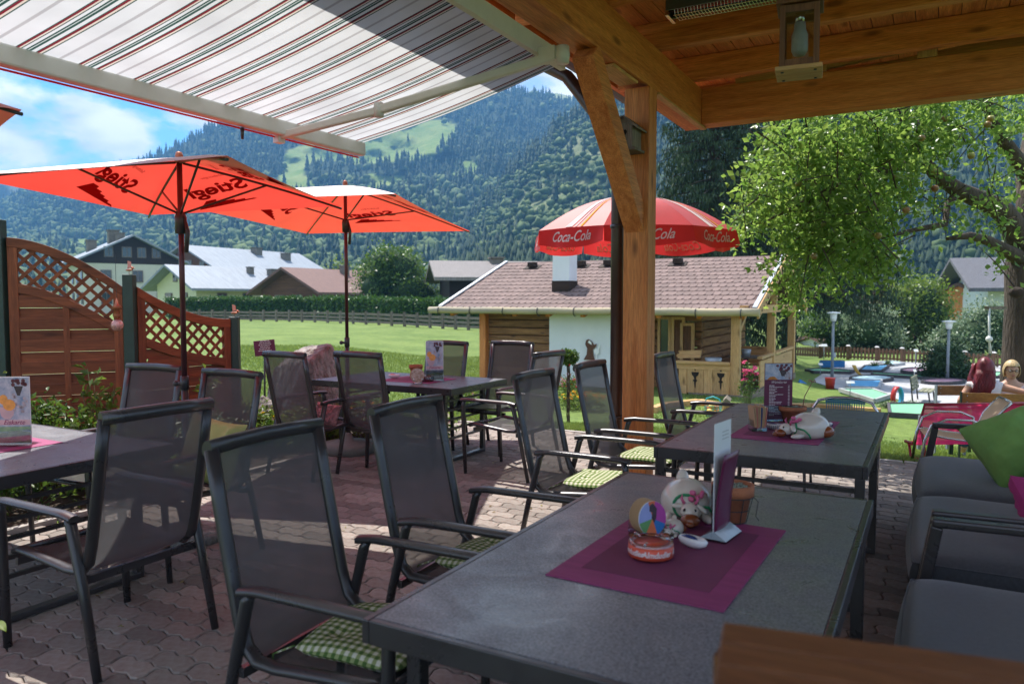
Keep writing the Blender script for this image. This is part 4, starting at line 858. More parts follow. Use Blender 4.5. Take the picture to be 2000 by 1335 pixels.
for X, Y, lb in ((1707, 720, 'dark round planter at the left end of the blue lane'), (1734, 716, 'dark round planter at the right end of the blue lane')):
    t, s_ = onpx('planter', lb, 'planter', X, Y); MB().lathe([(5*s_, 0), (7*s_, 5*s_), (6*s_, 5*s_), (0, 4*s_)], n=14).build('pot', DKEDGE, t)
    V, F = leafquads(RNG.normal(size=(260, 3))*np.array([3.2*s_, 3.2*s_, 2.4*s_])+np.array([0, 0, 8*s_]), 3*s_, fold=False); fast('leaves', V, F, M_LEAF, t, kind='stuff')
for X, w, lb in ((1735, 26, 'low mixed shrubs left of the loop'), (1778, 22, 'low mixed shrubs right of the loop')):
    t, s_ = onpx('low_shrub', lb, 'shrub', X, 796); P = RNG.normal(size=(900, 3))*np.array([w*0.4*s_, 3*s_, 3.2*s_])+np.array([0, 0, 6*s_]); V, F = leafquads(P, 3.2*s_, fold=False); fast('leaves', V, F, M_VAR, t, kind='stuff')
t, s_ = onpx('slatted_bench', 'greenish slatted park bench seen from behind', 'bench', 1795, 784, 0.95)
OLV = mat('olive_slats', (0.20, 0.20, 0.13), rough=0.8)
for i in range(4): MB().box((0, 0.1+i*0.02, 0.42+0.1*i), (1.15, 0.03, 0.085)).build('back_slat', OLV, t)
for i in range(3): MB().box((0, -0.08-0.12*i, 0.36), (1.15, 0.1, 0.03)).build('seat_slat', OLV, t)
for sx in (-0.5, 0.5): MB().beam((sx, 0.1, 0), (sx, 0.18, 0.78), 0.04, 0.04).beam((sx, -0.35, 0), (sx, -0.3, 0.35), 0.04, 0.04).build('leg', GREY, t)
# picket fence
PF = [(1540, 695), (1560, 696), (1655, 702), (1712, 705), (1761, 708), (1820, 711), (1884, 716), (1975, 720)]
PT = [(1540, 677), (1655, 677), (1761, 682), (1820, 685.5), (1884, 689), (1975, 692)]
pfence = thing('picket_fence', 'brown wooden picket fence with pale post caps along the far side of the golf course', 'fence', GP(1750, 707))
pk = MB(); posts = [1545, 1602, 1656, 1712, 1761, 1820, 1884, 1940, 1985]; PKW = wood('fence_brown', (0.20, 0.11, 0.06), (0.10, 0.05, 0.03), 'z')
def fpnt(X): p = GP(X, interp(PF, X)); return p, (interp(PF, X)-interp(PT, X))*dd(p)/FPX
for i, X in enumerate(posts):
    p, h = fpnt(X); MB().box((p.x, p.y, p.z+h*0.52), (0.17, 0.17, h*1.08)).build('post', PKW, pfence, world=True); MB().box((p.x, p.y, p.z+h*1.08+0.03), (0.24, 0.24, 0.06), taper=0.5).build('post_cap', CREAMP, pfence, world=True)
    if i+1 < len(posts):
        q, h2 = fpnt(posts[i+1]); n = max(4, int((q-p).length/0.17))
        r = MB().beam(p+Vector((0, 0, h*0.25)), q+Vector((0, 0, h2*0.25)), 0.04, 0.09).build('rail', PKW, pfence, world=True); r = MB().beam(p+Vector((0, 0, h*0.78)), q+Vector((0, 0, h2*0.78)), 0.04, 0.09).build('rail', PKW, pfence, world=True)
        for k in range(1, n):
            u = p.lerp(q, k/n); hh = h+(h2-h)*k/n; pk.box((u.x-0.03, u.y-0.04, u.z+hh*0.54), (0.10, 0.03, hh*0.92), Matrix.Rotation(YAW, 3, 'Z'))
tag(pk.build('pickets', PKW, pfence, world=True), kind='stuff')
# ================================================================== APPLE TREE
def apple_tree():
    rng = np.random.default_rng(5); d0 = 9.8; p = atd(2000, 700, d0); z = gz(p.x, p.y)
    t = thing('apple_tree', 'old apple tree with rough trunk and leafy crown at the right edge', 'tree', (p.x, p.y, z))
    mb = MB(); T = lambda pts, r: mb.tube([atd(*q) for q in pts], r, 14)
    base = Vector((p.x, p.y, z-0.1))
    mb.tube([base, atd(2000, 700, d0), atd(2002, 600, d0), atd(2004, 520, d0), atd(2012, 470, d0)], [0.30, 0.25, 0.23, 0.24, 0.22], 20)
    T([(2010, 500, 9.8), (1985, 450, 9.7), (1958, 412, 9.6), (1925, 394, 9.4), (1872, 372, 9.2), (1832, 345, 9.0), (1802, 312, 8.8), (1775, 270, 8.7), (1750, 210, 8.6)], [0.2, 0.15, 0.13, 0.115, 0.095, 0.08, 0.06, 0.045, 0.03])
    T([(2012, 490, 9.8), (2016, 400, 9.9), (2012, 330, 10), (2030, 200, 10.2)], [0.24, 0.18, 0.16, 0.1])
    T([(2020, 370, 9.9), (1985, 310, 9.6), (1958, 272, 9.4), (1940, 238, 9.3), (1925, 180, 9.2)], [0.1, 0.09, 0.075, 0.06, 0.04])
    T([(2000, 510, 9.8), (1965, 488, 9.5), (1930, 470, 9.3), (1895, 460, 9.1), (1850, 466, 8.9)], [0.12, 0.07, 0.06, 0.045, 0.02])
    T([(1872, 372, 9.2), (1850, 400, 9.1), (1846, 438, 9.0), (1805, 445, 8.8), (1755, 456, 8.6), (1700, 470, 8.4)], [0.05, 0.04, 0.035, 0.03, 0.022, 0.01])
    T([(1802, 312, 8.8), (1740, 330, 8.5), (1680, 345, 8.3), (1630, 366, 8.1), (1560, 400, 7.9), (1500, 430, 7.8)], [0.05, 0.045, 0.04, 0.035, 0.02, 0.01])
    T([(1740, 330, 8.5), (1700, 400, 8.5), (1650, 470, 8.5), (1600, 520, 8.4)], [0.03, 0.025, 0.02, 0.01])
    tr = mb.build('trunk', BARK, t, world=True)
    kn = MB(); kn.ball(atd(1986, 571, 9.52), (0.09, 0.05, 0.07), 12, 8); kn.build('knot', BARKD, t, world=True)
    blobs = [(1560, 300, 80, 50), (1640, 262, 110, 55), (1760, 258, 110, 55), (1880, 236, 80, 34), (1530, 400, 85, 55), (1600, 360, 100, 80), (1480, 432, 50, 34), (1560, 468, 75, 55), (1645, 450, 75, 55), (1690, 375, 85, 60), (1590, 535, 50, 34), (1655, 515, 60, 34), (1715, 470, 46, 40), (1740, 330, 70, 60), (1552, 575, 22, 16), (1850, 288, 50, 26), (1965, 235, 60, 30), (1720, 522, 34, 26), (1500, 340, 40, 34), (1660, 180, 160, 60), (1880, 150, 160, 60), (1610, 420, 90, 70), (1575, 420, 90, 60), (1680, 300, 100, 60)]
    P = []
    def addb(b, ncl, per, sp):
        for _ in range(ncl):
            dd_ = rng.uniform(7.4, 9.6); v = rng.normal(size=2); v /= max(1, np.linalg.norm(v)/rng.uniform(0.6, 1.05))
            c = atd(b[0]+b[2]*v[0], b[1]+b[3]*v[1], dd_); a = Vector(rng.normal(size=3)); a.z -= 0.7; a.normalize()
            for k in range(per): q = c+a*rng.uniform(-0.32, 0.28)+Vector(rng.normal(size=3)*sp); P.append(q[:])
            tw.append((c-a*0.36, c+a*0.26))
    tw = []
    for b in blobs: addb(b, int(6+b[2]*b[3]/185), 28, 0.06)
    for b in ((1905, 425, 50, 40), (1950, 470, 30, 60), (1860, 420, 30, 30), (1800, 395, 40, 25), (1960, 380, 30, 40), (1830, 250, 60, 50), (1955, 330, 40, 30)): addb(b, 10, 10, 0.05)
    V, F = leafquads(P, 0.076, rng=rng, flat=0.35, drop=0.35, aspect=0.62); o = fast('crown', V-np.array(t.location), F, leafmat('apple_leaf', (0.085, 0.18, 0.035), (0.22, 0.33, 0.08), tw=0.55, rough=0.3), t, kind='stuff')
    mb = MB()
    for a, b in tw[::3]: mb.tube([a, (a+b)/2+Vector((0, 0, 0.03)), b], [0.008, 0.006, 0.003], 4, cap=False)
    tag(mb.build('twigs', BARK, t, world=True), kind='stuff')
    AP = mat('apple_skin', (0.30, 0.10, 0.05), rough=0.35, var=0.2, scale=9, col2=(0.28, 0.34, 0.07), objr=0.15)
    for X, Y in ((1935, 232), (1929, 243), (1897, 304), (1825, 335), (1748, 347), (1826, 368), (1700, 405), (1715, 460), (1610, 440), (1800, 270), (1640, 300), (1560, 360), (1670, 470), (1770, 410), (1590, 500), (1845, 232)):
        MB().lathe([(0.004, -0.026), (0.02, -0.031), (0.034, -0.01), (0.036, 0.008), (0.024, 0.028), (0.008, 0.027), (0, 0.02)], atd(X, Y, rng.uniform(7.3, 8.0)), 12).build('apple', AP, t, world=True)
apple_tree()
rope = thing('hanging_rope', 'rope with a small knot hanging from a short plank in the apple tree', 'rope', atd(1934, 600, 9.3))
MB().beam(atd(1927, 601, 9.3), atd(1962, 601, 9.6), 0.05, 0.04).build('plank', oldw('x'), rope, world=True); MB().tube([atd(1932, 602, 9.3), atd(1932, 640, 9.3), atd(1933, 690, 9.3)], 0.012, 6).ball(atd(1932, 662, 9.3), 0.04, 8, 6).tube([atd(1932, 662, 9.3), atd(1937, 690, 9.3)], 0.008, 5).build('cord', WHITEP, rope, world=True)
# ================================================================== LATTICE FENCE
GPOST = mat('dark_green_metal_post', (0.018, 0.04, 0.03), rough=0.45)
FP = [atd(2, 600, 6.6), atd(254, 600, 7.0), atd(457, 600, 7.9)]
for p in FP: p.z = 0
def post_at(p, h, label):
    o = MB().box((0, 0, h/2), (0.095, 0.095, h)).build('fence_post', GPOST, bevel=0.006); o.location = p; o.rotation_euler = (0, 0, 0.6); return tag(o, label, 'post', 'dark green fence posts')
post_at(FP[0], 2.22, 'dark green post at the left edge beside the arched panel'); post_at(FP[1], 1.76, 'dark green post between the two lattice panels'); post_at(FP[2], 1.35, 'shortest dark green post at the right end of the lattice fence')
def panel(A, B, ztop, zl, label, zb=-0.02):
    A = Vector(A); B = Vector(B); d = (B-A); Wd = d.length-0.12; d.normalize(); A = A+d*0.06; nrm = Vector((-d.y, d.x, 0)); nrm = -nrm if nrm.dot(-A) < 0 else nrm   # towards the camera
    t = thing('lattice_panel', label, 'fence', A, math.atan2(d.y, d.x)); sgn = 1 if Vector((-d.y, d.x, 0)).dot(nrm) > 0 else -1; st = 0.075
    Q = lambda s, z, o=0.0: Vector((s*Wd, sgn*o, z))
    for s0 in (0, 1):
        x = st/2 if s0 == 0 else Wd-st/2; MB().bb((x-st/2, -0.022, zb), (x+st/2, 0.022, ztop(x/Wd)-0.06)).build('stile', fencew('z'), t, bevel=0.004)
    def curve(fn, h, nm, th):
        mb = MB(); n = 20; x0, x1 = (0, 1) if nm == 'top_rail' else (st/Wd, 1-st/Wd); vs = []
        for i in range(n+1):
            s = x0+(x1-x0)*i/n
            for zz in (fn(s)-h, fn(s)):
                for yy in (-th, th): vs.append((s*Wd, yy, zz))
        fs = [(0, 1, 3, 2), (4*n, 4*n+2, 4*n+3, 4*n+1)]
        for i in range(n):
            a = 4*i; fs += [(a, a+4, a+5, a+1), (a+2, a+3, a+7, a+6), (a, a+2, a+6, a+4), (a+1, a+5, a+7, a+3)]
        mb.add(vs, fs); return mb.build(nm, fencew('x'), t, bevel=0.004)
    curve(ztop, 0.085, 'top_rail', 0.026); curve(zl, 0.085, 'curved_rail', 0.0235)
    # diagonal laths clipped between the two rails
    for di in (1, -1):
        c = -3.0
        while c < 4:
            seg = None; x = st*0.6
            while x < Wd-st*0.6:
                z = di*x+c; inside = zl(x/Wd)-0.03 < z < ztop(x/Wd)-0.05
                if inside and seg is None: seg = [x, x]
                if inside: seg[1] = x
                if not inside and seg is not None: break
                x += 0.004
            if seg and seg[1]-seg[0] > 0.05:
                a, b = seg; MB().beam((a, sgn*0.006*di, di*a+c), (b, sgn*0.006*di, di*b+c), 0.010, 0.03, up=(0, 0, 1)).build('lath', fencew('x'), t)
            c += 0.125
    # woven boards
    z = zb+0.01; k = 0; bh = 0.098; ov_ = 0.010
    while z < 2.2:
        s0, s1 = st*0.6/Wd, 1-st*0.6/Wd; ok = [s for s in np.linspace(s0, s1, 80) if zl(s)-0.045 > z+bh*0.35]
        if len(ok) > 3:
            a, b = ok[0], ok[-1]; mid = 0.5; o = 0.012 if k % 2 else -0.006
            poly = [(a*Wd, z), (b*Wd, z)]+[(s*Wd, min(z+bh+(ov_ if k % 2 else -0.004), zl(s)-0.04)) for s in ok[::-6]]
            Mx = Matrix(((1, 0, 0, 0), (0, 0, 1, 0), (0, 1, 0, 0), (0, 0, 0, 1)))
            y0 = sgn*o; MB().prism(poly, y0-0.006, y0+0.006, Mx).build('board', fencew('x'), t, bevel=0.002, segs=1)
        z += bh; k += 1
    MB().bb((Wd*0.46, sgn*0.019-0.002, zb), (Wd*0.46+0.05, sgn*0.019+0.004, zl(0.5)-0.06)).build('batten', fencew('z'), t)
    return t
panel(FP[0], FP[1], lambda s: 2.07-0.42*s**1.75, lambda s: 1.68-0.42*s**1.6, 'tall arched reddish brown lattice fence panel, the left one')
panel(FP[1], FP[2], lambda s: 1.33+0.32*(1-s)**1.9, lambda s: 0.93+0.28*(1-s)**1.6, 'lower dipping reddish brown lattice fence panel, the right one')
COPPER = mat('copper_ornament', (0.40, 0.13, 0.07), rough=0.35, metal=0.6)
for p, h, lb in ((FP[1], 1.76, 'small copper bird ornament on the middle fence post'), (FP[2], 1.35, 'small copper bird ornament on the short right fence post')):
    t = thing('bird_ornament', lb, 'ornament', (p.x, p.y, h)); t.scale = (0.7,)*3; mb = MB().ball((0, 0, 0.06), (0.075, 0.02, 0.016), 12, 8).ball((0.07, 0, 0.085), 0.02, 8, 6).tube([(0.085, 0, 0.085), (0.12, 0, 0.08)], [0.008, 0.002], 6).tube([(0, 0, 0), (0, 0, 0.05)], 0.004, 5)
    mb.build('bird', COPPER, t); MB().prism([(-0.03, 0), (0.03, 0.02), (-0.02, 0.1), (-0.1, 0.12)], -0.003, 0.003, Matrix.Translation((0, 0, 0.08)) @ Matrix.Rotation(1.1, 4, 'X')).build('wing', COPPER, t)
c = atd(229, 635, 6.7); gl = thing('glass_ball_ornament', 'hanging pink crackle glass ball with a copper cap before the tall lattice panel', 'ornament', c)
MB().ball((0, 0, 0), 0.052, 20, 14).build('ball', mat('crackle_glass', (0.55, 0.28, 0.25), rough=0.15, spec=0.8, var=0.5, scale=40, bump=1, bscale=60), gl)
MB().lathe([(0.02, 0.05), (0.035, 0.09), (0.02, 0.14), (0.05, 0.15), (0.015, 0.19), (0.003, 0.24)], n=12).build('cap', COPPER, gl); MB().tube([(0, 0, 0.24), (0, 0, 0.62)], 0.002, 4).build('cord', GREY2, gl)
# ================================================================== BOULDER, SIGN, PLANTS
def boulder(name, label, c, r, seed):
    rng = np.random.default_rng(seed); bm = bmesh.new(); bmesh.ops.create_icosphere(bm, subdivisions=5, radius=1)
    pl = [(Vector(rng.normal(size=3)).normalized(), rng.uniform(0.6, 0.85)) for _ in range(22)]
    for v in bm.verts:
        q = v.co.normalized(); s = 1.0
        for n_, h in pl:
            k = q.dot(n_)
            if k > 1e-3: s = min(s, h/k)
        s += 0.035*fbm(q.x*4+q.z*2, q.y*4-q.z*2, seed)+0.012*fbm(q.x*14, q.y*14+q.z*9, seed+1); v.co = Vector((q.x*s*r[0], q.y*s*r[1], q.z*s*r[2]))
    me = bpy.data.meshes.new(name); bm.to_mesh(me); bm.free(); me.materials.append(STONE)
    for p_ in me.polygons: p_.use_smooth = True
    o = bpy.data.objects.new(name, me); COL.objects.link(o); o.location = c; return tag(o, label, 'rock')
STONE = mat('mountain_stone', (0.16, 0.145, 0.125), rough=0.95, var=0.35, scale=9, bump=1.0, bscale=26, col2=(0.38, 0.365, 0.35), bdist=0.05, stretch=(1, 1, 0.7))
c = atd(586, 720, 8.6); b_ = boulder('boulder', 'big upright grey brown boulder behind the patio chairs', (c.x, c.y, 0.30), (0.50, 0.44, 1.04), 4); b_.rotation_euler = (0.05, 0.12, 0.5)
c = atd(515, 750, 8.3); boulder('boulder', 'low rounded stone left of the big boulder', (c.x, c.y, 0.2), (0.22, 0.2, 0.34), 6)
SIGNM = mat('burgundy_sign', (0.13, 0.02, 0.06), rough=0.6); t = thing('garden_sign', 'small burgundy sign with pale text on the left of the boulder', 'sign', atd(517, 800, 8.7)); s_ = 8.7/FPX
MB().beam(atd(497, 681, 8.7), atd(537, 677, 8.7), 0.02, 30*s_).build('board', SIGNM, t, world=True); MB().tube([atd(517, 690, 8.72), atd(517, 820, 8.72)], 0.012, 6).build('stake', GREY2, t, world=True)
TXT = mat('printed_pale_text', (0.72, 0.66, 0.66), rough=0.7, var=0.02)
def lines(name, parent, P0, ux, uz, rows, m, out=None, h=0.4, seed=1):
    """rows of print: (x, y, width, height) in the plane of a card, broken into word-like bars"""
    rng = np.random.default_rng(seed); mb = MB(); ux = Vector(ux); uz = Vector(uz); n = ux.cross(uz).normalized()
    for (x, y, w, hh) in rows:
        k = x
        while k < x+w:
            ww = min(rng.uniform(1.5, 5)*hh, x+w-k); a = [Vector(P0)+ux*k+uz*y, Vector(P0)+ux*(k+ww)+uz*y, Vector(P0)+ux*(k+ww)+uz*(y+hh), Vector(P0)+ux*k+uz*(y+hh)]
            mb.add(a, [(0, 1, 2, 3)]); k += ww+hh*0.6
    o = mb.build(name, m, parent, world=True); o['kind'] = 'stuff'; return o
o_ = atd(500, 695, 8.68); ux = (atd(537, 677, 8.68)-atd(497, 681, 8.68)).normalized(); lines('lettering', t, o_, ux, (0, 0, 1), [(0.03+0.01*(i % 3), 0.05+0.022*i, 0.15-0.02*(i % 3), 0.008) for i in range(6)], TXT)
def bush(name, label, cat, c, r, n, leaf, lm, stems=8, spread=0.05, cl=14, flowers=None, seed=1, group=None, fs=0.02, tall=None):
    rng = np.random.default_rng(seed); t = thing(name, label, cat, c, 0, group); P = []; mb = MB()
    for i in range(max(4, n//cl)):
        a = rng.uniform(0, 2*PI); q = rng.uniform(0, 1)**0.6; h = r[2]*(1-0.45*q*q)*rng.uniform(0.35, 1.0); tip = Vector((math.cos(a)*q*r[0], math.sin(a)*q*r[1], h))
        if i < stems*3: mb.tube([(tip.x*0.3, tip.y*0.3, -0.03), (tip.x*0.7, tip.y*0.7, h*0.6), tip], [0.005, 0.004, 0.002], 4, cap=False)
        P += [(tip+Vector(rng.normal(size=3)*spread))[:] for _ in range(cl)]
    V, F = leafquads(P, leaf, rng=rng, flat=0.6); fast('leaves', V, F, lm, t, kind='stuff'); tag(mb.build('stems', STEM, t), kind='stuff')
    if flowers:
        for m, k in flowers:
            fb = MB()
            for _ in range(k):
                a = rng.uniform(0, 2*PI); q = rng.uniform(0, 1)**0.5; h = r[2]*(1.05-0.3*q*q)*rng.uniform(0.75, 1.15); cc = Vector((math.cos(a)*q*r[0], math.sin(a)*q*r[1], h))
                tilt = Euler((rng.normal(0, .5), rng.normal(0, .5), rng.uniform(0, 6))).to_matrix()
                for j in range(7):
                    an = 2*PI*j/7; e = Vector((math.cos(an), math.sin(an), 0.1)); sd = Vector((-math.sin(an), math.cos(an), 0))*0.32
                    fb.add([cc+tilt @ (Vector((0, 0, 0)))*fs, cc+tilt @ (e*0.6+sd)*fs, cc+tilt @ e*fs, cc+tilt @ (e*0.6-sd)*fs], [(0, 1, 2, 3)])
                fb.ball(cc+tilt @ Vector((0, 0, 0.12))*fs, fs*0.28, 6, 4)
            fb.build('blossoms', m, t)['kind'] = 'stuff'
    return t
STEM = mat('plant_stem', (0.10, 0.12, 0.04), rough=0.8)
FPINK = cloth_thin('pink_petal', (0.55, 0.10, 0.22), (0.6, 0.1, 0.2)); FORG = cloth_thin('orange_petal', (0.8, 0.28, 0.03), (0.8, 0.3, 0.03)); FYEL = cloth_thin('yellow_petal', (0.8, 0.6, 0.05), (0.8, 0.6, 0.05)); FLIL = cloth_thin('lilac_petal', (0.45, 0.25, 0.5), (0.5, 0.3, 0.5)); FRED = cloth_thin('red_petal', (0.6, 0.05, 0.05), (0.6, 0.05, 0.05)); FWH = cloth_thin('pale_petal', (0.6, 0.55, 0.5), (0.6, 0.5, 0.45))
def G0(X, Y, z=0.0): p = atz(X, Y, z); return (p.x, p.y, 0.0)
B_ = [((-5.75, 1.9, 0), (.5, .6, .42)), ((-5.85, 3.0, 0), (.5, .5, .5)), ((-5.6, 3.7, 0), (.35, .4, .55)), ((-6.15, 3.5, 0), (.35, .3, .75)), ((-5.7, 4.5, 0), (.4, .4, .5)), ((-6.0, 5.3, 0), (.45, .4, .45)), ((-5.65, 5.9, 0), (.3, .4, .42)), ((-6.4, 2.6, 0), (.5, .5, .45)), ((-5.9, 0.9, 0), (.5, .5, .4)), ((-6.6, 6.4, 0), (.5, .5, .4))]
desc = ['low variegated ground shrub beside the left table', 'leafy green shrub below the arched fence panel', 'leafy shrub behind the left table chairs', 'tall thin shrub against the middle fence post', 'glossy green shrub below the dipping fence panel', 'broad leafy shrub in front of the right fence post', 'pale leafy plant near the umbrella foot', 'dark shrub in the corner of the arched panel', 'green shrub at the left edge under the table', 'green plant right of the lattice fence']
for i, ((c, r), lb) in enumerate(zip(B_, desc)):
    bush('garden_shrub', lb, 'shrub', c, r, 1700, 0.06, [M_VAR, M_LEAF, M_LEAFL, M_LEAF][i % 4], seed=30+i, flowers=[(FYEL, 5)] if i in (6,) else None, group='shrubs in the flower bed')
def stemmed(label, c, h, n, seed):
    rng = np.random.default_rng(seed); t = thing('stemmed_plant', label, 'plant', c); mb = MB(); P = []
    for i in range(n):
        a = rng.uniform(0, 6.28); tip = Vector((math.cos(a)*0.14, math.sin(a)*0.14, h*rng.uniform(0.7, 1.0))); mb.tube([(0, 0, -.02), tip*0.5, tip], [0.006, 0.005, 0.003], 5)
        for k in range(11): q = tip*(0.45+0.55*k/10); P += [(q+Vector(rng.normal(size=3)*0.025))[:] for _ in range(3)]
    V, F = leafquads(P, 0.095, rng=rng, flat=0.3, aspect=0.42); fast('leaves', V, F, M_LEAFL, t, kind='stuff'); tag(mb.build('stems', STEM, t), kind='stuff')
stemmed('upright plant with long leaves against the arched fence panel', (-6.25, 3.95, 0), 0.95, 5, 1); stemmed('upright plant with fresh green leaves between the umbrella pole and the fence', (-6.0, 4.75, 0), 0.85, 5, 2)
stemmed('thin reddish twiggy plant left of the arched panel middle', (-6.35, 3.2, 0), 0.95, 4, 3)
fl = [('orange and yellow flower clump before the hut', (1140, 800), (.55, .3, .34), [(FORG, 60), (FYEL, 50)], 41), ('red coneflower clump left of the timber post', (1112, 790), (.25, .2, .6), [(FRED, 26), (FPINK, 16)], 42), ('lilac flowering clump in front of the hut corner', (930, 790), (.5, .3, .5), [(FLIL, 30), (FPINK, 20)], 43),
      ('pink and orange flower clump behind the centre table', (700, 850), (.6, .3, .35), [(FPINK, 26), (FORG, 20)], 44), ('mixed flower clump below the big boulder', (560, 850), (.5, .3, .35), [(FORG, 30), (FWH, 24)], 45), ('pale flower clump left of the boulder', (490, 870), (.45, .3, .35), [(FYEL, 16), (FWH, 20)], 46), ('pink geranium clump by the hut corner', (905, 800), (.4, .3, .4), [(FPINK, 24), (FLIL, 20)], 47), ('green and white flower clump behind the centre table end', (810, 845), (.5, .3, .25), [(FWH, 30), (FPINK, 14)], 48)]
for lb, (X, Y), r, fw, sd_ in fl:
    p = atg(X, Y); bush('flower_clump', lb, 'flowers', (p.x, p.y, gz(p.x, p.y)), r, 1500, 0.05, M_LEAFL, seed=sd_, flowers=fw, fs=0.028, group='flower clumps round the terrace')
# little topiary tree
p = atd(1110, 760, 11.5); g0 = gz(p.x, p.y); s_ = 11.5/FPX; t = thing('topiary_tree', 'small ball shaped standard tree with hanging blossoms before the white wall', 'tree', (p.x, p.y, g0))
mb = MB(); cz = atd(1110, 697, 11.5).z-g0
for k in range(3): mb.tube([(0.02*math.cos(k*2.1+zz*9), 0.02*math.sin(k*2.1+zz*9), zz*cz) for zz in np.linspace(0, 1, 9)], 0.012, 6)
mb.build('stem', BARK, t); P = RNG.normal(size=(1600, 3)); P /= np.linalg.norm(P, axis=1)[:, None]; P = P*np.array([.145, .145, .115])*RNG.uniform(0.6, 1.08, (1600, 1))+np.array([0, 0, cz]); V, F = leafquads(P, 0.045); fast('crown', V, F, M_LEAF, t, kind='stuff')
mb = MB(); [mb.ball((0.17*math.cos(a), 0.17*math.sin(a), cz-0.1-0.03*(a % 1)), 0.017, 6, 4) for a in np.linspace(0, 6, 9)]; tag(mb.build('blossoms', FRED, t), kind='stuff')
p = GP(1460, 792); t = bush('climbing_geranium', 'pink red geraniums climbing beside the porch post', 'flowers', atd(1462, 790, 15.5), (.17, .2, 0.85), 360, 0.07, M_LEAF, seed=51, flowers=[(FPINK, 15)], fs=0.07); t.location.z = gz(t.location.x, t.location.y)
# toys and timber border of the sand pit
KER = thing('sandpit_border', 'pale timber border of the sand pit beyond the table', 'timber border', (-2, 10.5, -0.3)); PB = [(1275, 806), (1300, 797), (1365, 790), (1420, 800), (1580, 795), (1640, 800), (1720, 806)]
for i in range(len(PB)-1): MB().beam(GP(*PB[i], dz=0.05), GP(*PB[i+1], dz=0.05), 0.16, 0.14).build('timber', pale('x'), KER, world=True, bevel=0.01)
t = thing('toy_basket', 'turquoise wire toy basket full of orange and yellow toys', 'toy basket', (-2.55, 10.6, gz(-2.5, 10.6))); TQ = mat('turquoise_plastic', (0.03, 0.42, 0.48), rough=0.4)
t.location = GP(1392, 812); mb = MB()
for k in range(14):
    a = 2*PI*k/14; mb.tube([(0.13*math.cos(a), 0.10*math.sin(a), 0), (0.17*math.cos(a), 0.13*math.sin(a), 0.2)], 0.004, 4)
for zz in (0, .05, .1, .15, .2): mb.tube([((0.13+.2*zz)*math.cos(a), (0.10+.15*zz)*math.sin(a), zz) for a in np.linspace(0, 6.283, 21)[:-1]], 0.005, 4, closed=True)
mb.tube([(-0.17, 0, 0.2), (-0.12, 0, 0.33), (0, 0, 0.37), (0.12, 0, 0.33), (0.17, 0, 0.2)], 0.012, 6); mb.build('basket', TQ, t)
for k in range(9): tag(MB().ball((RNG.normal(0, .07), RNG.normal(0, .05), 0.06+0.02*k), (0.06, 0.05, 0.035), 8, 6).build('toy', [mat('toy_orange', (0.75, 0.25, 0.05), rough=0.4), mat('toy_yellow', (0.8, 0.55, 0.1), rough=0.4)][k % 2], t))
t = thing('toy_block', 'grey wooden toy block leaning on the sand pit border', 'toy', GP(1420, 800, 0.12)); MB().box((0, 0, 0.08), (0.12, 0.2, 0.1), Euler((0.3, 0.7, 0.3)).to_matrix()).build('block', oldw('y'), t, bevel=0.006)
# ---- grass blades on the near lawn and the near field
def blades():
    rng = np.random.default_rng(77); n = 60000; P = []
    while len(P) < n:
        x = rng.uniform(-5, 3, 4000); y = 8.03+rng.exponential(2.6, 4000)
        for a, b in zip(x, y):
            if b < 18: P.append((a, b, gz(a, b)))
    while len(P) < n+50000:
        X = rng.uniform(440, 960); d = rng.uniform(9.5, 30); q = atd(X, 700, d)
        if q.y > 8 or q.x < -8: P.append((q.x, q.y, gz(q.x, q.y)))
    P = np.array(P); m = len(P); h = rng.uniform(0.02, 0.042, m)*(1+0.06*np.hypot(P[:, 0], P[:, 1])-0.4); a = rng.uniform(0, PI, m); w = 0.004*(1+0.1*np.hypot(P[:, 0], P[:, 1]))
    sd = np.stack([np.cos(a)*w, np.sin(a)*w, 0*a], 1); ln = rng.normal(0, 0.35, (m, 3))*h[:, None]; ln[:, 2] = h
    V = np.stack([P-sd, P+sd, P+ln], 1).reshape(-1, 3); fast('lawn_grass', V, np.arange(m*3).reshape(-1, 3), leafmat('grass_blade', (0.11, 0.17, 0.03), (0.20, 0.27, 0.07), tw=0.35, rough=0.5), kind='stuff')
blades()
# ================================================================== TERRACE ROOF
TR = thing('terrace_roof', 'timber terrace roof with orange larch beams and board ceiling', 'roof', (-2, 5.5, 0)); TR['kind'] = 'structure'; del TR['category']
HB = dict(parent=TR, world=True, bevel=0.008)
MB().bb((-2.10, -0.4, 3.13), (-1.9, 7.2, 3.455)).build('eaves_beam', honey('y'), **HB)
MB().bb((-2.075, 4.9, 3.105), (-1.925, 5.38, 3.129)).build('packing_strip', pale('y'), **HB); MB().bb((-1.945, 5.75, 3.11), (-1.885, 7.15, 3.129)).build('packing_strip', pale('y'), **HB)
MB().bb((-1.899, 7.0, 3.132), (2.7, 7.2, 3.457)).build('tie_beam', honey('x'), **HB)
for i, y in enumerate((-0.2, 0.75, 1.8, 2.75, 3.75, 4.78, 5.8, 6.75)): MB().bb((-2.6, y-0.05, 3.458), (2.7, y+0.05, 3.66)).build('rafter', honey('x'), **HB)
x = -2.72; k = 0
while x < 2.6:
    w = 0.147; MB().bb((x+0.003, -0.4, 3.662), (x+w, 7.68, 3.682)).build('ceiling_board', honey('y'), parent=TR, world=True); x += 0.15; k += 1
MB().bb((-2.8, -0.5, 3.69), (2.75, 7.74, 3.80)).build('roof_deck', BROWNR, parent=TR, world=True)
MB().bb((-2.79, -0.4, 3.58), (-2.74, 7.7, 3.688)).build('fascia', honey('y'), parent=TR, world=True); MB().bb((-2.7, 7.69, 3.56), (2.7, 7.73, 3.688)).build('fascia', honey('x'), parent=TR, world=True)
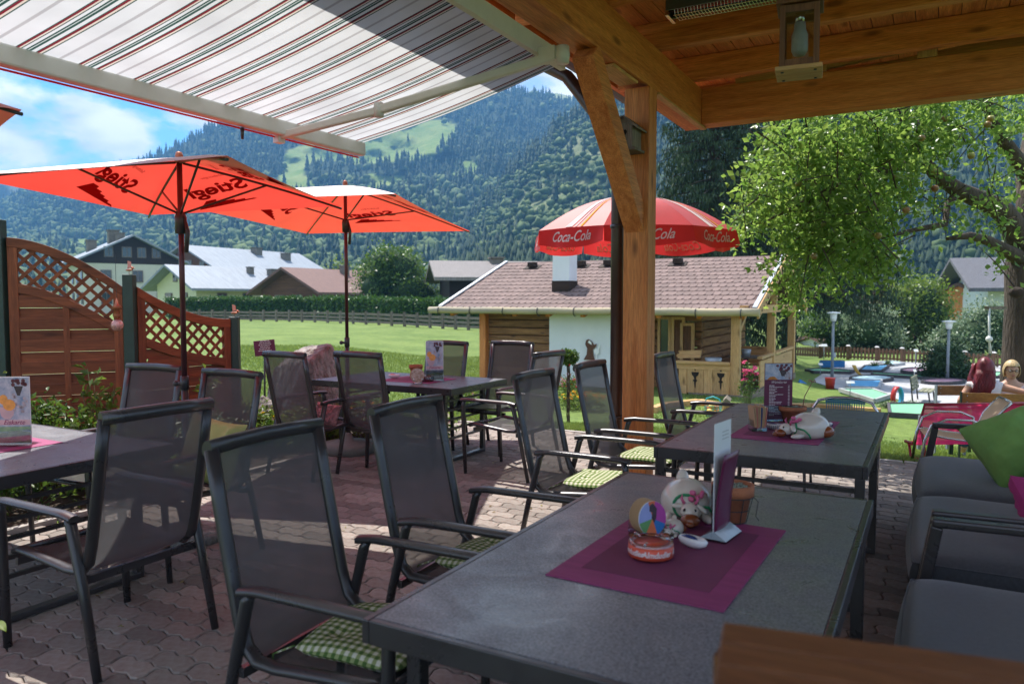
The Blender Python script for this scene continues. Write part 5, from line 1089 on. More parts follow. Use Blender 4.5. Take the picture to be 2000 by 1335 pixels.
g_ = MB(); g_.tube([(-2.855, -0.5, 3.635), (-2.855, 7.8, 3.635)], 0.068, 12); g_.build('gutter', mat('brown_gutter', (0.05, 0.035, 0.03), rough=0.4, metal=0.3), TR, world=True)
# gable infill above the tie beam
MB().beam((-1.55, 7.12, 3.5), (1.6, 7.12, 3.66), 0.10, 0.001).build('wedge', pale('x'), parent=TR, world=True)
MB().prism([(-1.5, 3.459), (2.6, 3.459), (2.6, 3.655), (0.9, 3.655)], 7.28, 7.31, Matrix(((1, 0, 0, 0), (0, 0, 1, 0), (0, 1, 0, 0), (0, 0, 0, 1)))).build('gable_plank', pale('x'), parent=TR, world=True)
MB().beam((-1.6, 7.06, 3.47), (0.7, 7.06, 3.66), 0.06, 0.08).build('sloping_rafter', pale('x'), parent=TR, world=True)
for xx in (-0.98, -0.16, 0.7): MB().bb((xx, 6.98, 3.459), (xx+0.14, 7.04, 3.657)).build('short_post', pale('z'), parent=TR, world=True)
post = thing('timber_post', 'thick larch post with diagonal brace holding the terrace roof', 'post', (-1.965, 5.55, 0))
MB().bb((-0.098, -0.09, 0.06), (0.098, 0.09, 3.104)).build('post_shaft', honey('z'), post, bevel=0.008); MB().bb((-0.12, -0.11, 0), (0.12, 0.11, 0.058)).build('post_foot', GREY2, post)
MB().beam((-0.012, -0.0, 2.05), (-0.012, -1.02, 3.11), 0.15, 0.15).build('brace', honey('y'), post, bevel=0.008)
dp = thing('downpipe', 'dark brown rain downpipe beside the timber post', 'downpipe', (-2.17, 5.62, 0)); DPM = mat('brown_pipe', (0.06, 0.04, 0.035), rough=0.35, metal=0.4)
MB().tube([(0, 0, 0), (0, 0, 2.35), (0, 0.0, 2.6), (-0.08, 0, 2.85), (-0.45, 0.02, 3.32), (-0.66, 0.02, 3.44), (-0.69, 0.02, 3.56)], 0.052, 16).build('pipe', DPM, dp); 
for zz in (0.6, 2.1): MB().lathe([(0.056, -0.015), (0.06, 0), (0.056, 0.015)], (0, 0, zz), 16).build('pipe_clamp', GREY, dp)
bh = thing('bird_house', 'small grey bark bird house with heart opening on the timber post', 'bird house', (-2.0, 5.36, 2.72)); bh.rotation_euler = (0, 0, 0)
MB().prism([(-0.075, -0.09), (0.075, -0.09), (0.075, 0.07), (0, 0.13), (-0.075, 0.07)], -0.09, 0.09, Matrix(((1, 0, 0, 0), (0, 0, 1, 0), (0, 1, 0, 0), (0, 0, 0, 1)))).build('box', oldw('z'), bh)
for sg in (-1, 1): MB().beam((sg*0.005, 0, 0.137), (sg*0.115, 0, 0.045), 0.22, 0.012).build('roof_board', oldw('y'), bh)
MB().box((0, 0, -0.1), (0.2, 0.22, 0.018)).build('floor_board', oldw('x'), bh); 
mb = MB(); [mb.box((-0.062+0.025*i, -0.094, -0.012), (0.022, 0.008, 0.15+0.02*(2.5-abs(2.5-i)))) for i in range(6)]; mb.build('bark_strips', oldw('z'), bh)
heart = [(0, -.035), (.03, 0), (.034, .016), (.024, .028), (.008, .026), (0, .014), (-.008, .026), (-.024, .028), (-.034, .016), (-.03, 0)]
flat_poly('heart_opening', [heart], (-2.0, 5.262, 2.73), (1, 0, 0), (0, 0, 1), 0.004, mat('heart_painted_shade', (0.01, 0.008, 0.006), rough=1), bh)  # dark plate on the front; shade of the opening is its colour
# lantern
lc = atd(1562, 78, 3.55); ln = thing('hanging_lantern', 'square wooden lantern with glass panes hanging under the roof', 'lantern', (lc.x, lc.y, lc.z)); ln.rotation_euler = (0, 0, 0.12); LNW = wood('lantern_wood', (0.20, 0.085, 0.035), (0.09, 0.035, 0.015), 'z')
for sx in (-1, 1):
    for sy in (-1, 1): MB().box((sx*.072, sy*.072, 0), (.024, .024, .27)).build('corner_bar', LNW, ln, bevel=0.002)
for zz, w in ((0.148, 0.20), (-0.148, 0.2)): MB().box((0, 0, zz), (w, w, 0.02)).build('plate', pale('x') if zz < 0 else LNW, ln, bevel=0.003)
for zz in (0.118, -0.122):
    for a in range(4): R_ = Matrix.Rotation(a*PI/2, 3, 'Z'); MB().box(R_ @ Vector((0, -0.072, zz)), (0.12, 0.018, 0.032), R_).build('glazing_bar', LNW, ln)
for a in range(4): R_ = Matrix.Rotation(a*PI/2, 3, 'Z'); MB().box(R_ @ Vector((0, -0.074, 0)), (0.12, 0.003, 0.212), R_).build('pane', glassmat('lantern_glass', a=0.3), ln)
MB().lathe([(0.0, -0.075), (0.026, -0.07), (0.036, -0.05), (0.036, 0.02), (0.026, 0.045), (0.024, 0.075)], n=16).build('bulb', mat('frosted_bulb', (0.5, 0.5, 0.5), rough=0.3), ln); MB().lathe([(0.02, 0.07), (0.02, 0.13)], n=12).build('socket', CHROME, ln)
mb = MB(); [mb.lathe([(0.007, 0), (0.007, 0.004)], (sx*.07, sy*.07, -0.1625), 8) for sx in (-1, 1) for sy in (-1, 1)]; mb.build('screw', GREY2, ln); MB().tube([(0, 0, 0.158), (0, 0, 3.458-lc.z)], 0.006, 6).build('hanger', GREY2, ln)
# infrared heater
h0 = atz(1308, 34, 3.28); ht = thing('infrared_heater', 'long infrared heater with chrome grille under the ceiling', 'heater', (h0.x, h0.y, 3.28)); Lh = 1.15
MB().box((Lh/2, 0.0, 0.07), (Lh, 0.16, 0.012)).box((Lh/2, -0.075, 0.045), (Lh, 0.012, 0.06)).box((Lh/2, 0.075, 0.045), (Lh, 0.012, 0.06)).build('housing', GREY2, ht); MB().box((0.005, 0, 0.03), (0.02, 0.16, 0.09)).box((Lh, 0, 0.03), (0.02, 0.16, 0.09)).build('end_cap', CHROME, ht)
MB().box((Lh/2, 0, 0.055), (Lh-.05, 0.13, 0.006)).build('reflector', mat('painted_red_reflections', (0.65, 0.16, 0.14), rough=0.15, metal=0.9), ht); MB().tube([(0.03, 0, 0.03), (Lh-.03, 0, 0.03)], 0.012, 8).build('heating_tube', mat('ruby_tube', (0.4, 0.05, 0.04), rough=0.1), ht)  # red reflections are painted into the reflector's metal colour
mb = MB(); [mb.tube([(0.05+0.02*i, -0.065, 0.02), (0.05+0.02*i, -0.05, -0.012), (0.05+0.02*i, 0.05, -0.012), (0.05+0.02*i, 0.065, 0.02)], 0.0022, 4) for i in range(53)]
for yy in (-0.05, 0, 0.05): mb.tube([(0.04, yy, -0.012), (Lh-.04, yy, -0.012)], 0.0025, 4)
tag(mb.build('grille', CHROME, ht), kind='stuff'); MB().tube([(0.2, 0, 0.07), (0.2, 0, 0.178)], 0.01, 6).tube([(0.95, 0, 0.07), (0.95, 0, 0.178)], 0.01, 6).build('bracket', GREY2, ht)
# ================================================================== AWNING
AW = thing('awning', 'striped white green and red awning stretched out from the terrace roof', 'awning', (-2.15, 4.48, 3.05))
W_ = (1, 1, 1); CR = (1.0, 0.86, 0.72); RD = (0.30, 0.03, 0.05); GN = (0.06, 0.13, 0.11); GY = (0.66, 0.64, 0.64); LG = (0.85, 0.9, 0.86)
per = 0.296; st_ = [(0, W_), (0.02, GN), (0.04, RD), (0.075, CR), (0.105, GN), (0.125, W_), (0.175, GN), (0.205, LG), (0.22, GN), (0.265, W_), (0.325, GN), (0.345, RD), (0.385, CR), (0.42, GN), (0.445, W_), (0.69, GY), (0.745, W_)]
AWM = cloth_thin('awning_stripes', (0.59, 0.60, 0.615), (0.585, 0.59, 0.60), tw=0.5, stripes=(per, -(2.01-4.48)/per % 1, st_))
ax0, ax1, az0, az1 = -2.12, -3.75, 3.035, 2.70
mb = MB(); mb.grid(lambda u, v: Vector((ax0+(ax1-ax0)*u+2.15, -5.6*(1-v), az0+(az1-az0)*u-3.05-0.03*math.sin(PI*u))), 14, 40); mb.build('fabric', AWM, AW)
MB().beam((-3.78, -1.15, 2.655), (-3.78, 4.50, 2.655), 0.07, 0.10).build('front_bar', CREAMP, AW, world=True, bevel=0.012)
MB().beam((-3.82, -1.15, 2.60), (-3.82, 4.50, 2.60), 0.006, 0.01).build('trim_strip', FRED, AW, world=True)
MB().bb((-2.14, -1.15, 3.0), (-2.102, 4.5, 3.1)).build('wall_bar', CREAMP, AW, world=True)
def ap(X, Y, z0=2.955, k=0.2055):
    r = ray(X, Y); t = (z0-CAMH+k*2.12)/(r.z-k*r.x); return Vector((0, 0, CAMH))+r*t
sh_, el_, en_ = ap(1088, 108), ap(740, 215), ap(545, 266)
MB().beam(sh_, el_, 0.05, 0.055).build('upper_arm', CREAMP, AW, world=True, bevel=0.012); MB().beam(el_+Vector((0, 0, -0.004)), en_, 0.042, 0.05).build('lower_arm', CREAMP, AW, world=True, bevel=0.01)
MB().lathe([(0.03, -0.045), (0.036, 0), (0.03, 0.045)], el_, 14).build('elbow', CREAMP, AW, world=True); MB().lathe([(0.04, -0.05), (0.045, 0), (0.04, 0.05)], sh_+Vector((0.03, 0.01, 0)), 14).bb(sh_+Vector((0.0, -0.04, -0.03)), (-2.1, sh_.y+0.05, sh_.z+0.05)).build('shoulder', CREAMP, AW, world=True)
MB().box(en_, (0.05, 0.06, 0.09)).build('arm_bracket', CREAMP, AW, world=True); hk = ap(473, 250); MB().tube([(-3.8, atx(473, 250, -3.8).y, 2.6), (-3.8, atx(473, 250, -3.8).y, 2.53)], [0.014, 0.008], 8).build('crank_eye', GREY2, AW, world=True)
# ================================================================== PARASOLS
REDU = cloth_thin('red_parasol_fabric', (0.66, 0.07, 0.055), (0.80, 0.06, 0.04), tw=0.55, gloss=0.10); PRINT = cloth_thin('dark_red_print', (0.20, 0.012, 0.012), (0.22, 0.012, 0.012), tw=0.6)
POLEM = mat('burgundy_pole', (0.085, 0.03, 0.035), rough=0.35, metal=0.3)
def textmesh(s, size=1.0, shear=0.0, off=0.0, res=3):
    cu = bpy.data.curves.new('txt', 'FONT'); cu.body = s; cu.size = size; cu.shear = shear; cu.offset = off; cu.resolution_u = res; cu.align_x = 'CENTER'; cu.align_y = 'CENTER'
    o = bpy.data.objects.new('txt', cu); COL.objects.link(o); dg = bpy.context.evaluated_depsgraph_get(); me = bpy.data.meshes.new_from_object(o.evaluated_get(dg)); V = [v.co.copy() for v in me.vertices]; F = [tuple(p.vertices) for p in me.polygons]
    bpy.data.objects.remove(o); bpy.data.curves.remove(cu); bpy.data.meshes.remove(me); return V, F
TX = {k: textmesh(*v) for k, v in {'st': ('Stiegl', 1.0, 0.25, 0.03), 'sa': ('Salzburger', 1.0, 0.1, 0.0), 'cc': ('Coca-Cola', 1.0, 0.45, 0.012)}.items()}
def put_text(name, key, C0, ux, uy, size, m, parent, mirror=False, curve=None):
    V, F = TX[key]; ux = Vector(ux).normalized(); uy = Vector(uy).normalized(); mb = MB()
    mb.add([Vector(C0)+ux*(v.x*size*(-1 if mirror else 1))+uy*(v.y*size)+(curve(v.x*size) if curve else Vector()) for v in V], F); return mb.build(name, m, parent, world=True)
def parasol(label, pole, corners, apex_z, base_z, tag_=True, sag=0.10):
    t = thing('parasol', label, 'umbrella', (pole.x, pole.y, base_z), 0, 'red square beer garden parasols'); A = Vector((pole.x, pole.y, apex_z)); n = 4
    def surf(i, u, v):                        # u along the edge, v from apex to edge
        e = corners[i].lerp(corners[(i+1) % 4], u); q = A.lerp(e, v); q.z += 0.025*math.sin(PI*v*0.9)*(1-abs(2*u-1)*0.35)-sag*4*u*(1-u)*0.12*v; m_ = (corners[i]+corners[(i+1) % 4])/2
        if v > 0.7: q += (A-m_)*0.03*4*u*(1-u)*(v-0.7)/0.3
        return q
    for i in range(4):
        pn = MB().grid(lambda u, v: surf(i, u, v), 10, 12).build('canopy_panel', REDU, t, world=True)
        # printed name, read from outside, seen mirrored from below
        u0 = 0.5; c0 = surf(i, u0, 0.62); eu = (surf(i, 0.62, 0.62)-surf(i, 0.38, 0.62)).normalized(); ev = (surf(i, 0.5, 0.5)-surf(i, 0.5, 0.74)).normalized(); dn = eu.cross(ev); dn = dn if dn.z < 0 else -dn
        sz = 0.27 if (corners[i]-corners[(i+1) % 4]).length < 2.4 else 0.36
        # outside reader: up points to the apex; left to right is anticlockwise
        rd = eu if eu.cross(ev).dot((c0-Vector((pole.x, pole.y, c0.z)))) > 0 else -eu
        def pl(x, y, k=0.006): return None
        def onp(v):                            # drop a flat point onto the bent panel
            q = c0+rd*v[0]+ev*v[1]; rel = q-A; best = None
            s_ = (q-c0).dot(eu)/max(0.01, (surf(i, 1, 0.62)-surf(i, 0, 0.62)).length); tt = 0.62-(q-c0).dot(ev)/(surf(i, 0.5, 0)-surf(i, 0.5, 1)).length
            s_ = s_*0.62/max(tt, .2); return surf(i, min(max(0.5+s_, 0), 1), min(max(tt, 0.02), 1))+dn*0.006
        V, F = TX['st']; mb = MB(); mb.add([onp((v.x*sz, v.y*sz+0.08)) for v in V], F)
        V, F = TX['sa']; mb.add([onp((v.x*sz*0.2, v.y*sz*0.2+0.30)) for v in V], F)
        mb.build('lettering', PRINT, pn, world=True)
        st = [(-.34, -.24), (.26, -.24), (.16, -.10), (.06, -.10), (.06, -.135), (-.03, -.135), (-.03, -.165), (-.12, -.165), (-.12, -.19), (-.22, -.19), (-.22, -.215), (-.30, -.215)]
        mb = MB(); mb.add([onp(q) for q in st], [tuple(range(len(st)))]); mb.build('stairs_logo', PRINT, pn, world=True)
    for i in range(4):
        mb = MB(); mb.tube([surf(i, 0, v)+Vector((0, 0, -0.018)) for v in np.linspace(0.02, 1, 9)], 0.008, 6); rb = mb.build('rib', GREY2, t, world=True)
        m_ = surf(i, 0, 0.5)+Vector((0, 0, -0.02)); MB().tube([A+Vector((0, 0, -0.34)), m_], 0.007, 6).build('strut', GREY2, rb, world=True)
    h = apex_z-base_z
    MB().tube([(0, 0, 0), (0, 0, h*0.42)], 0.021, 14).build('lower_pole', GREY, t); MB().tube([(0, 0, h*0.42), (0, 0, h+0.01)], 0.017, 14).build('upper_pole', POLEM, t)
    MB().lathe([(0.026, h*0.40), (0.026, h*0.435)], n=14).tube([(0, 0, h*0.415), (-0.05, -0.02, h*0.415)], 0.012, 8).ball((-0.055, -0.022, h*0.415), 0.02, 10, 7).build('clamp', GREY2, t)
    MB().lathe([(0.034, h-0.46), (0.036, h-0.36), (0.026, h-0.33)], n=14).build('slider', GREY2, t); MB().lathe([(0.03, h-0.02), (0.022, h+0.01), (0.026, h+0.02), (0.018, h+0.045), (0, h+0.05)], n=14).build('finial', COPPER, t)
    MB().tube([(0.035, 0, h-0.36), (0.05, 0.01, h-0.45), (0.045, 0, h-0.58)], [0.008, 0.014, 0.014], 6).build('strap', GREY2, t)
    return t
zc = 2.2; U1 = atd(357, 600, 4.8); B1, F1, R1 = atz(444, 306, zc), atz(290, 421, zc), atz(667, 404, zc); L1c = B1+(F1-R1); U1.z = 0; L1c.z = zc
cen = (B1+F1)/2; off = Vector((U1.x-cen.x, U1.y-cen.y, 0))*0.5
u1 = parasol('red square parasol left of centre, its pole behind the left table', U1, [B1, L1c, F1, R1], 2.405, 0.0)
MB().lathe([(0.24, 0), (0.25, 0.05), (0.1, 0.08), (0.03, 0.12), (0.03, 0.2)], n=24).build('base_plate', STONE, u1)
zc2 = 2.36; U2 = atd(677, 600, 7.55); B2, F2, R2 = atz(772, 379.5, zc2), atz(598, 457, zc2), atz(918, 452, zc2); L2c = B2+(F2-R2); L2c.z = zc2
u2 = parasol('farther red square parasol standing in the centre table', U2, [B2, L2c, F2, R2], 2.655, 0.0)
MB().lathe([(0.25, 0.0), (0.26, 0.06), (0.25, 0.10), (0.06, 0.12), (0.03, 0.2)], n=24).build('base_plate', mat('concrete_base', (0.22, 0.21, 0.19), rough=0.9, bump=0.4), u2)
R3 = atz(43, 217, 2.3); U3 = Vector((R3.x-1.15, R3.y-0.55, 0)); e1 = Vector((0.9, -0.45, 0)); e2 = Vector((R3.x-U3.x, R3.y-U3.y, 0)); e1 = Vector((-e2.y, e2.x, 0))
parasol('red parasol whose corner enters the picture at the top left', U3, [U3+e2+Vector((0, 0, 2.3)), U3+e1+Vector((0, 0, 2.3)), U3-e2+Vector((0, 0, 2.3)), U3-e1+Vector((0, 0, 2.3))], 2.65, 0.0)
def round_parasol():
    c = atd(1232, 600, 9.0); R = 1.20; ze = 2.30; za = 2.74; g = gz(c.x, c.y); t = thing('round_parasol', 'round red parasol with white script on its scalloped valance before the hut', 'umbrella', (c.x, c.y, g)); g0 = g
    RC = cloth_thin('red_round_fabric', (0.62, 0.05, 0.055), (0.72, 0.05, 0.05), tw=0.45, gloss=0.05); WT = cloth_thin('white_print', (0.85, 0.82, 0.80), (0.85, 0.8, 0.78), tw=0.45); YT = cloth_thin('yellow_print', (0.8, 0.5, 0.08), (0.8, 0.5, 0.08), tw=0.45)
    A = Vector((c.x, c.y, za)); n = 8; ph = YAW+PI/8
    def vert(k): a = ph+2*PI*k/n; return Vector((c.x+R*math.cos(a), c.y+R*math.sin(a), ze))
    def S_(k, u, v):
        e = vert(k).lerp(vert(k+1), u); q = A.lerp(e, v); q.z += 0.12*math.sin(PI*v)*0.9; q += (A-e)*0.02*4*u*(1-u)*v; return q
    for k in range(n):
        pn = MB().grid(lambda u, v: S_(k, u, v), 8, 10).build('canopy_panel', RC, t, world=True)
        if k % 2 == 0:
            for (a0, a1, m, nm) in ((0.40, 0.51, WT, 'white_stripe'), (0.55, 0.575, WT, 'thin_stripe'), (0.64, 0.67, YT, 'yellow_stripe')):
                MB().grid(lambda u, v: S_(k, min(1, max(0, (a0+(a1-a0)*u)*1.0+0.25*(v-0.5)*(1-v))), 0.25+0.75*v)+Vector((0, 0, 0.008)), 3, 10).build(nm, m, pn, world=True)
        def va(u, w):
            e = S_(k, u, 1.0); o_ = Vector((e.x-c.x, e.y-c.y, 0)).normalized(); hgt = 0.16+0.06*math.sin(PI*u); sw_ = 0.03*math.sin(3*PI*u+k)
            return e+Vector((0, 0, -hgt*w))+o_*(0.02*w+sw_*w)
        vl = MB().grid(va, 12, 3).build('valance', RC, t, world=True)
        V, F = TX['cc']; mb = MB(); a, b = S_(k, 0.5, 1), S_(k, 0.6, 1)
        ed = (S_(k, 1, 1)-S_(k, 0, 1)); Ln = ed.length; ed.normalize(); o_ = Vector((a.x-c.x, a.y-c.y, 0)).normalized()
        mb.add([va(min(max(0.5+v.x*0.125/Ln, 0.02), 0.98), min(max((0.095-v.y*0.15)/0.2, 0.03), 0.97))+o_*0.005 for v in V], F); mb.build('script_lettering', WT, vl, world=True)
        mb = MB(); mb.add([va(min(max(0.5+v.x*0.125/Ln, 0.02), 0.98), min(max((0.095-v.y*0.15)/0.2, 0.03), 0.97))-o_*0.005 for v in V], F); mb.build('script_lettering', WT, vl, world=True)
        MB().tube([S_(k, 0, v)+Vector((0, 0, -0.015)) for v in np.linspace(0.02, 1, 8)], 0.006, 5).build('rib', GREY2, t, world=True)
    MB().tube([(0, 0, 0), (0, 0, za-g0+0.03)], 0.02, 12).build('pole', WHITEP, t)
round_parasol()

# a few fallen leaves on the paving
def litter():
    rng = np.random.default_rng(9); P = [(rng.uniform(-5.2, 0.2), rng.uniform(1.2, 7.8), 0.004) for _ in range(170)]; V, F = leafquads(P, 0.035, rng=rng, flat=0.0, drop=0, aspect=0.6); V = V.copy(); V[:, 2] = 0.003+np.abs(V[:, 2]-0.004)*0.25
    fast('fallen_leaves', V, F, leafmat('dry_leaf', (0.16, 0.10, 0.03), (0.26, 0.24, 0.07), tw=0.2), kind='stuff')
litter()
# ================================================================== CHAIRS
SLING = cloth_thin('grey_sling_weave', (0.11, 0.11, 0.113), (0.15, 0.15, 0.155), tw=0.3, see=0.17, weave=230)
def rail_pts():                                 # side profile of the sling rail, front to top
    return [(0.31, 0.425), (0.27, 0.438), (0.1, 0.425), (-0.08, 0.408), (-0.165, 0.412), (-0.212, 0.45), (-0.238, 0.53), (-0.282, 0.73), (-0.318, 0.90), (-0.347, 1.058)]
def make_chair(name='sling_armchair'):
    t = thing(name, 'chair', 'chair'); rp_ = rail_pts()
    for s in (-1, 1):
        y = s*0.245
        MB().tube([(x, y, z) for x, z in rp_], 0.027, 10, sx=0.62, up=(0, 1, 0)).build('side_rail', GREY, t)
        MB().tube([(0.335, s*0.285, 0.0), (0.355, s*0.283, 0.4), (0.36, s*0.283, 0.60), (0.345, s*0.283, 0.645)], [0.019, 0.023, 0.025, 0.02], 10, sx=0.7, up=(0, 1, 0)).build('leg', GREY, t)
        MB().tube([(-0.315, s*0.285, 0.0), (-0.235, s*0.283, 0.36), (-0.165, s*0.283, 0.62), (-0.15, s*0.283, 0.64)], [0.019, 0.023, 0.025, 0.02], 10, sx=0.7, up=(0, 1, 0)).build('leg', GREY, t)
        ar = MB(); ar.grid(lambda u, v: Vector((-0.19+0.57*u, s*0.283+0.026*math.cos(2*PI*v), 0.655+0.016*math.sin(2*PI*v)-0.012*(1-math.sin(PI*min(1, u*6)/2))-0.02*max(0, (u-0.9))/0.1*0.4)), 14, 12)
        ar.box((-0.19, s*0.283, 0.643), (0.006, 0.045, 0.02)).box((0.38, s*0.283, 0.647), (0.006, 0.045, 0.02)); ar.build('armrest', GREY, t)
    MB().tube([(-0.350, -0.262, 1.062), (-0.366, -0.12, 1.066), (-0.371, 0, 1.068), (-0.366, 0.12, 1.066), (-0.350, 0.262, 1.062)], 0.028, 10, sx=0.7, up=(0.25, 0, 1)).build('top_rail', GREY, t)
    MB().tube([(0.315, -0.25, 0.425), (0.315, 0.25, 0.425)], 0.015, 8).build('front_bar', GREY, t)
    MB().beam((-0.2, -0.28, 0.385), (-0.2, 0.28, 0.385), 0.022, 0.032).build('rear_crossbar', GREY, t); MB().beam((0.24, -0.285, 0.40), (0.24, 0.285, 0.40), 0.02, 0.03).build('front_crossbar', GREY, t)
    for nm, a, b in (('seat', 0, 4), ('backrest', 4, 9)):
        seg = rp_[a:b+1]
        def f(u, v, seg=seg, nm=nm):
            k = u*(len(seg)-1); i = min(int(k), len(seg)-2); q = k-i; x = seg[i][0]*(1-q)+seg[i+1][0]*q; z = seg[i][1]*(1-q)+seg[i+1][1]*q; w = (v-0.5)*0.48; sg = 0.02*(1-(2*v-1)**2)
            return Vector((x-(sg if nm == 'backrest' else 0), w, z-(sg if nm == 'seat' else 0)))
        MB().grid(f, 12, 8).build(nm, SLING, t)
    return t
proto = make_chair(); KIDS = [(c, []) for c in children(proto)]; first = [True]
def chair(x, y, deg, label, group='dark grey sling armchairs', z=0.0):
    if first[0]:
        first[0] = False; proto.location = (x, y, z); proto.rotation_euler = (0, 0, math.radians(deg)); tag(proto, label, 'chair', group); return proto
    return dup(proto, (x, y, z), math.radians(deg), label, group, tree=KIDS)
CH = {}
CH['A'] = chair(-1.64, 1.87, 2, 'nearest sling armchair with a green gingham cushion, at the near left of the front table')
CH['A2'] = chair(-1.66, 2.69, 2, 'sling armchair second from the viewer along the left side of the front table')
CH['C'] = chair(-1.80, 4.16, 0, 'sling armchair with sunlit gingham cushion at the near left of the second table')
CH['B'] = chair(-1.78, 5.0, 0, 'sling armchair standing just in front of the timber post')
CH['D'] = chair(-1.60, 6.12, 0, 'sling armchair behind the timber post, far left of the second table')
CH['L1'] = chair(-3.20, 2.065, 180, 'sling armchair at the right end of the left table, its back to the viewer')
CH['L2'] = chair(-4.62, 2.98, -86, 'sling armchair behind the left table, left of the parasol pole')
CH['L3'] = chair(-3.86, 2.96, -90, 'sling armchair with a pale green pillow behind the left table')
def fitchair(X0, X1, Y, d, deg, label, h=1.09, dy=0.0):
    """chair whose back top edge sits under pixel columns X0..X1 at distance d"""
    p = atd((X0+X1)/2, Y, d); a = math.radians(deg); return chair(p.x+0.385*math.cos(a), p.y+0.385*math.sin(a)+dy, deg, label)
CH['M1'] = fitchair(502, 595, 693, 6.4, 86, 'sling armchair left of two with their backs to the viewer at the centre table')
CH['M2'] = fitchair(643, 742, 697, 6.4, 88, 'sling armchair right of two with their backs to the viewer at the centre table')
CH['M5'] = chair(-3.22, 5.86, 176, 'sling armchair at the right end of the centre table, seen from the side')
CH['M3'] = fitchair(838, 918, 668, 8.15, -92, 'sling armchair on the far side of the centre table behind the ice cream menu')
CH['M4'] = fitchair(963, 1045, 669, 8.1, -93, 'sling armchair with a pale seat cushion on the far right of the centre table')
# ---- cushions
def gingham():
    m, t, N, Lk = nodes('green_gingham'); p = N('ShaderNodeBsdfPrincipled'); p.inputs['Roughness'].default_value = 0.95; p.inputs['Specular IOR Level'].default_value = 0.1
    g = N('ShaderNodeTexCoord'); sp = N('ShaderNodeSeparateXYZ'); Lk(g.outputs['Object'], sp.inputs[0]); s = []
    for ax in 'XY':
        m1 = N('ShaderNodeMath', operation='MULTIPLY'); m1.inputs[1].default_value = 36.0; Lk(sp.outputs[ax], m1.inputs[0]); m2 = N('ShaderNodeMath', operation='ADD'); m2.inputs[1].default_value = 100; Lk(m1.outputs[0], m2.inputs[0]); m3 = N('ShaderNodeMath', operation='FRACT'); Lk(m2.outputs[0], m3.inputs[0]); m4 = N('ShaderNodeMath', operation='GREATER_THAN'); m4.inputs[1].default_value = 0.5; Lk(m3.outputs[0], m4.inputs[0]); s.append(m4)
    a = N('ShaderNodeMath', operation='ADD'); Lk(s[0].outputs[0], a.inputs[0]); Lk(s[1].outputs[0], a.inputs[1]); h = N('ShaderNodeMath', operation='MULTIPLY'); h.inputs[1].default_value = 0.5; Lk(a.outputs[0], h.inputs[0])
    r = N('ShaderNodeValToRGB'); r.color_ramp.interpolation = 'CONSTANT'; e = r.color_ramp.elements; e[0].color = (0.58, 0.56, 0.46, 1); e[1].position = 0.4; e[1].color = (0.25, 0.29, 0.13, 1); e2 = e.new(0.9); e2.color = (0.07, 0.125, 0.035, 1); Lk(h.outputs[0], r.inputs[0]); Lk(r.outputs[0], p.inputs['Base Color'])
    o = N('ShaderNodeOutputMaterial'); Lk(p.outputs[0], o.inputs[0]); return m
GING = gingham()
def seat_cushion(x, y, deg, label, m=GING):
    t = thing('seat_cushion', label, 'cushion', (x, y, 0.43), math.radians(deg), 'gingham seat cushions'); mb = MB(); n = 22
    def f(u, v, sg):
        a, b = 2*u-1, 2*v-1; sx = math.copysign(abs(a)**0.85, a); sy = math.copysign(abs(b)**0.85, b); ed = max(0.0, (1-abs(a)**4)*(1-abs(b)**4)); r = 0.205*(1-0.09*(a*a*b*b))
        th = 0.027*ed**0.45; tuft = sum(0.018*math.exp(-((a-i*0.38)**2+(b-j*0.38)**2)/0.018) for i in (-1, 1) for j in (-1, 1)) if sg > 0 else 0
        return Vector((sx*r, sy*r, 0.028+sg*th-tuft+0.004*math.sin(5*a+x*9)*math.cos(4*b)))
    mb.grid(lambda u, v: f(u, v, 1), n, n); mb.grid(lambda u, v: f(u, v, -1), n, n); mb.build('cover', m, t)
    for s in (-1, 1): MB().tube([(-0.2, s*0.17, 0.025), (-0.26, s*0.2, 0.0), (-0.27, s*0.19, -0.07)], 0.003, 4).build('tie_ribbon', m, t)
    return t
seat_cushion(-1.53, 1.88, 6, 'green gingham cushion on the nearest armchair'); seat_cushion(-1.57, 2.70, -3, 'green gingham cushion partly hidden on the second armchair')
seat_cushion(-1.69, 4.17, 4, 'gingham cushion half in sunlight on the armchair beside the second table'); seat_cushion(-1.66, 5.02, -5, 'gingham cushion on the armchair in front of the timber post')
PALEC = mat('cream_cushion', (0.5, 0.5, 0.36), rough=0.95, var=0.1)
seat_cushion(CH['M4'].location.x, CH['M4'].location.y-0.1, 0, 'pale cream seat cushion on the far right chair of the centre table', PALEC)
def pillow(name, label, c, rot, w, h, th, m, seed=0, parent_=None):
    t = thing(name, label, 'pillow', c); t.rotation_euler = rot; mb = MB(); n = 26
    def f(u, v, sg):
        a, b = 2*u-1, 2*v-1; ea = 1-0.10*(1-a*a)*0 ; pinch = 1-0.12*(1-abs(b)**2)*abs(a)**3-0.0; px_ = 1-0.10*(1-b*b)*abs(a)**2; py_ = 1-0.10*(1-a*a)*abs(b)**2
        z = th/2*((1-a**2)*(1-b**2))**0.42
        wr = 0.008*math.sin(9*a*b+4*a+seed)+0.007*math.sin(7*b-11*a*a+seed*2)+0.007*abs(math.sin(9*a+8*b*b+seed))**0.7+0.004*math.sin(23*a*b-15*b+seed)
        return Vector((a*w/2*px_, b*h/2*py_, sg*(z+wr*(1-max(abs(a), abs(b))**6))))
    mb.grid(lambda u, v: f(u, v, 1), n, n); mb.grid(lambda u, v: f(u, v, -1), n, n); mb.build('cover', m, t); return t
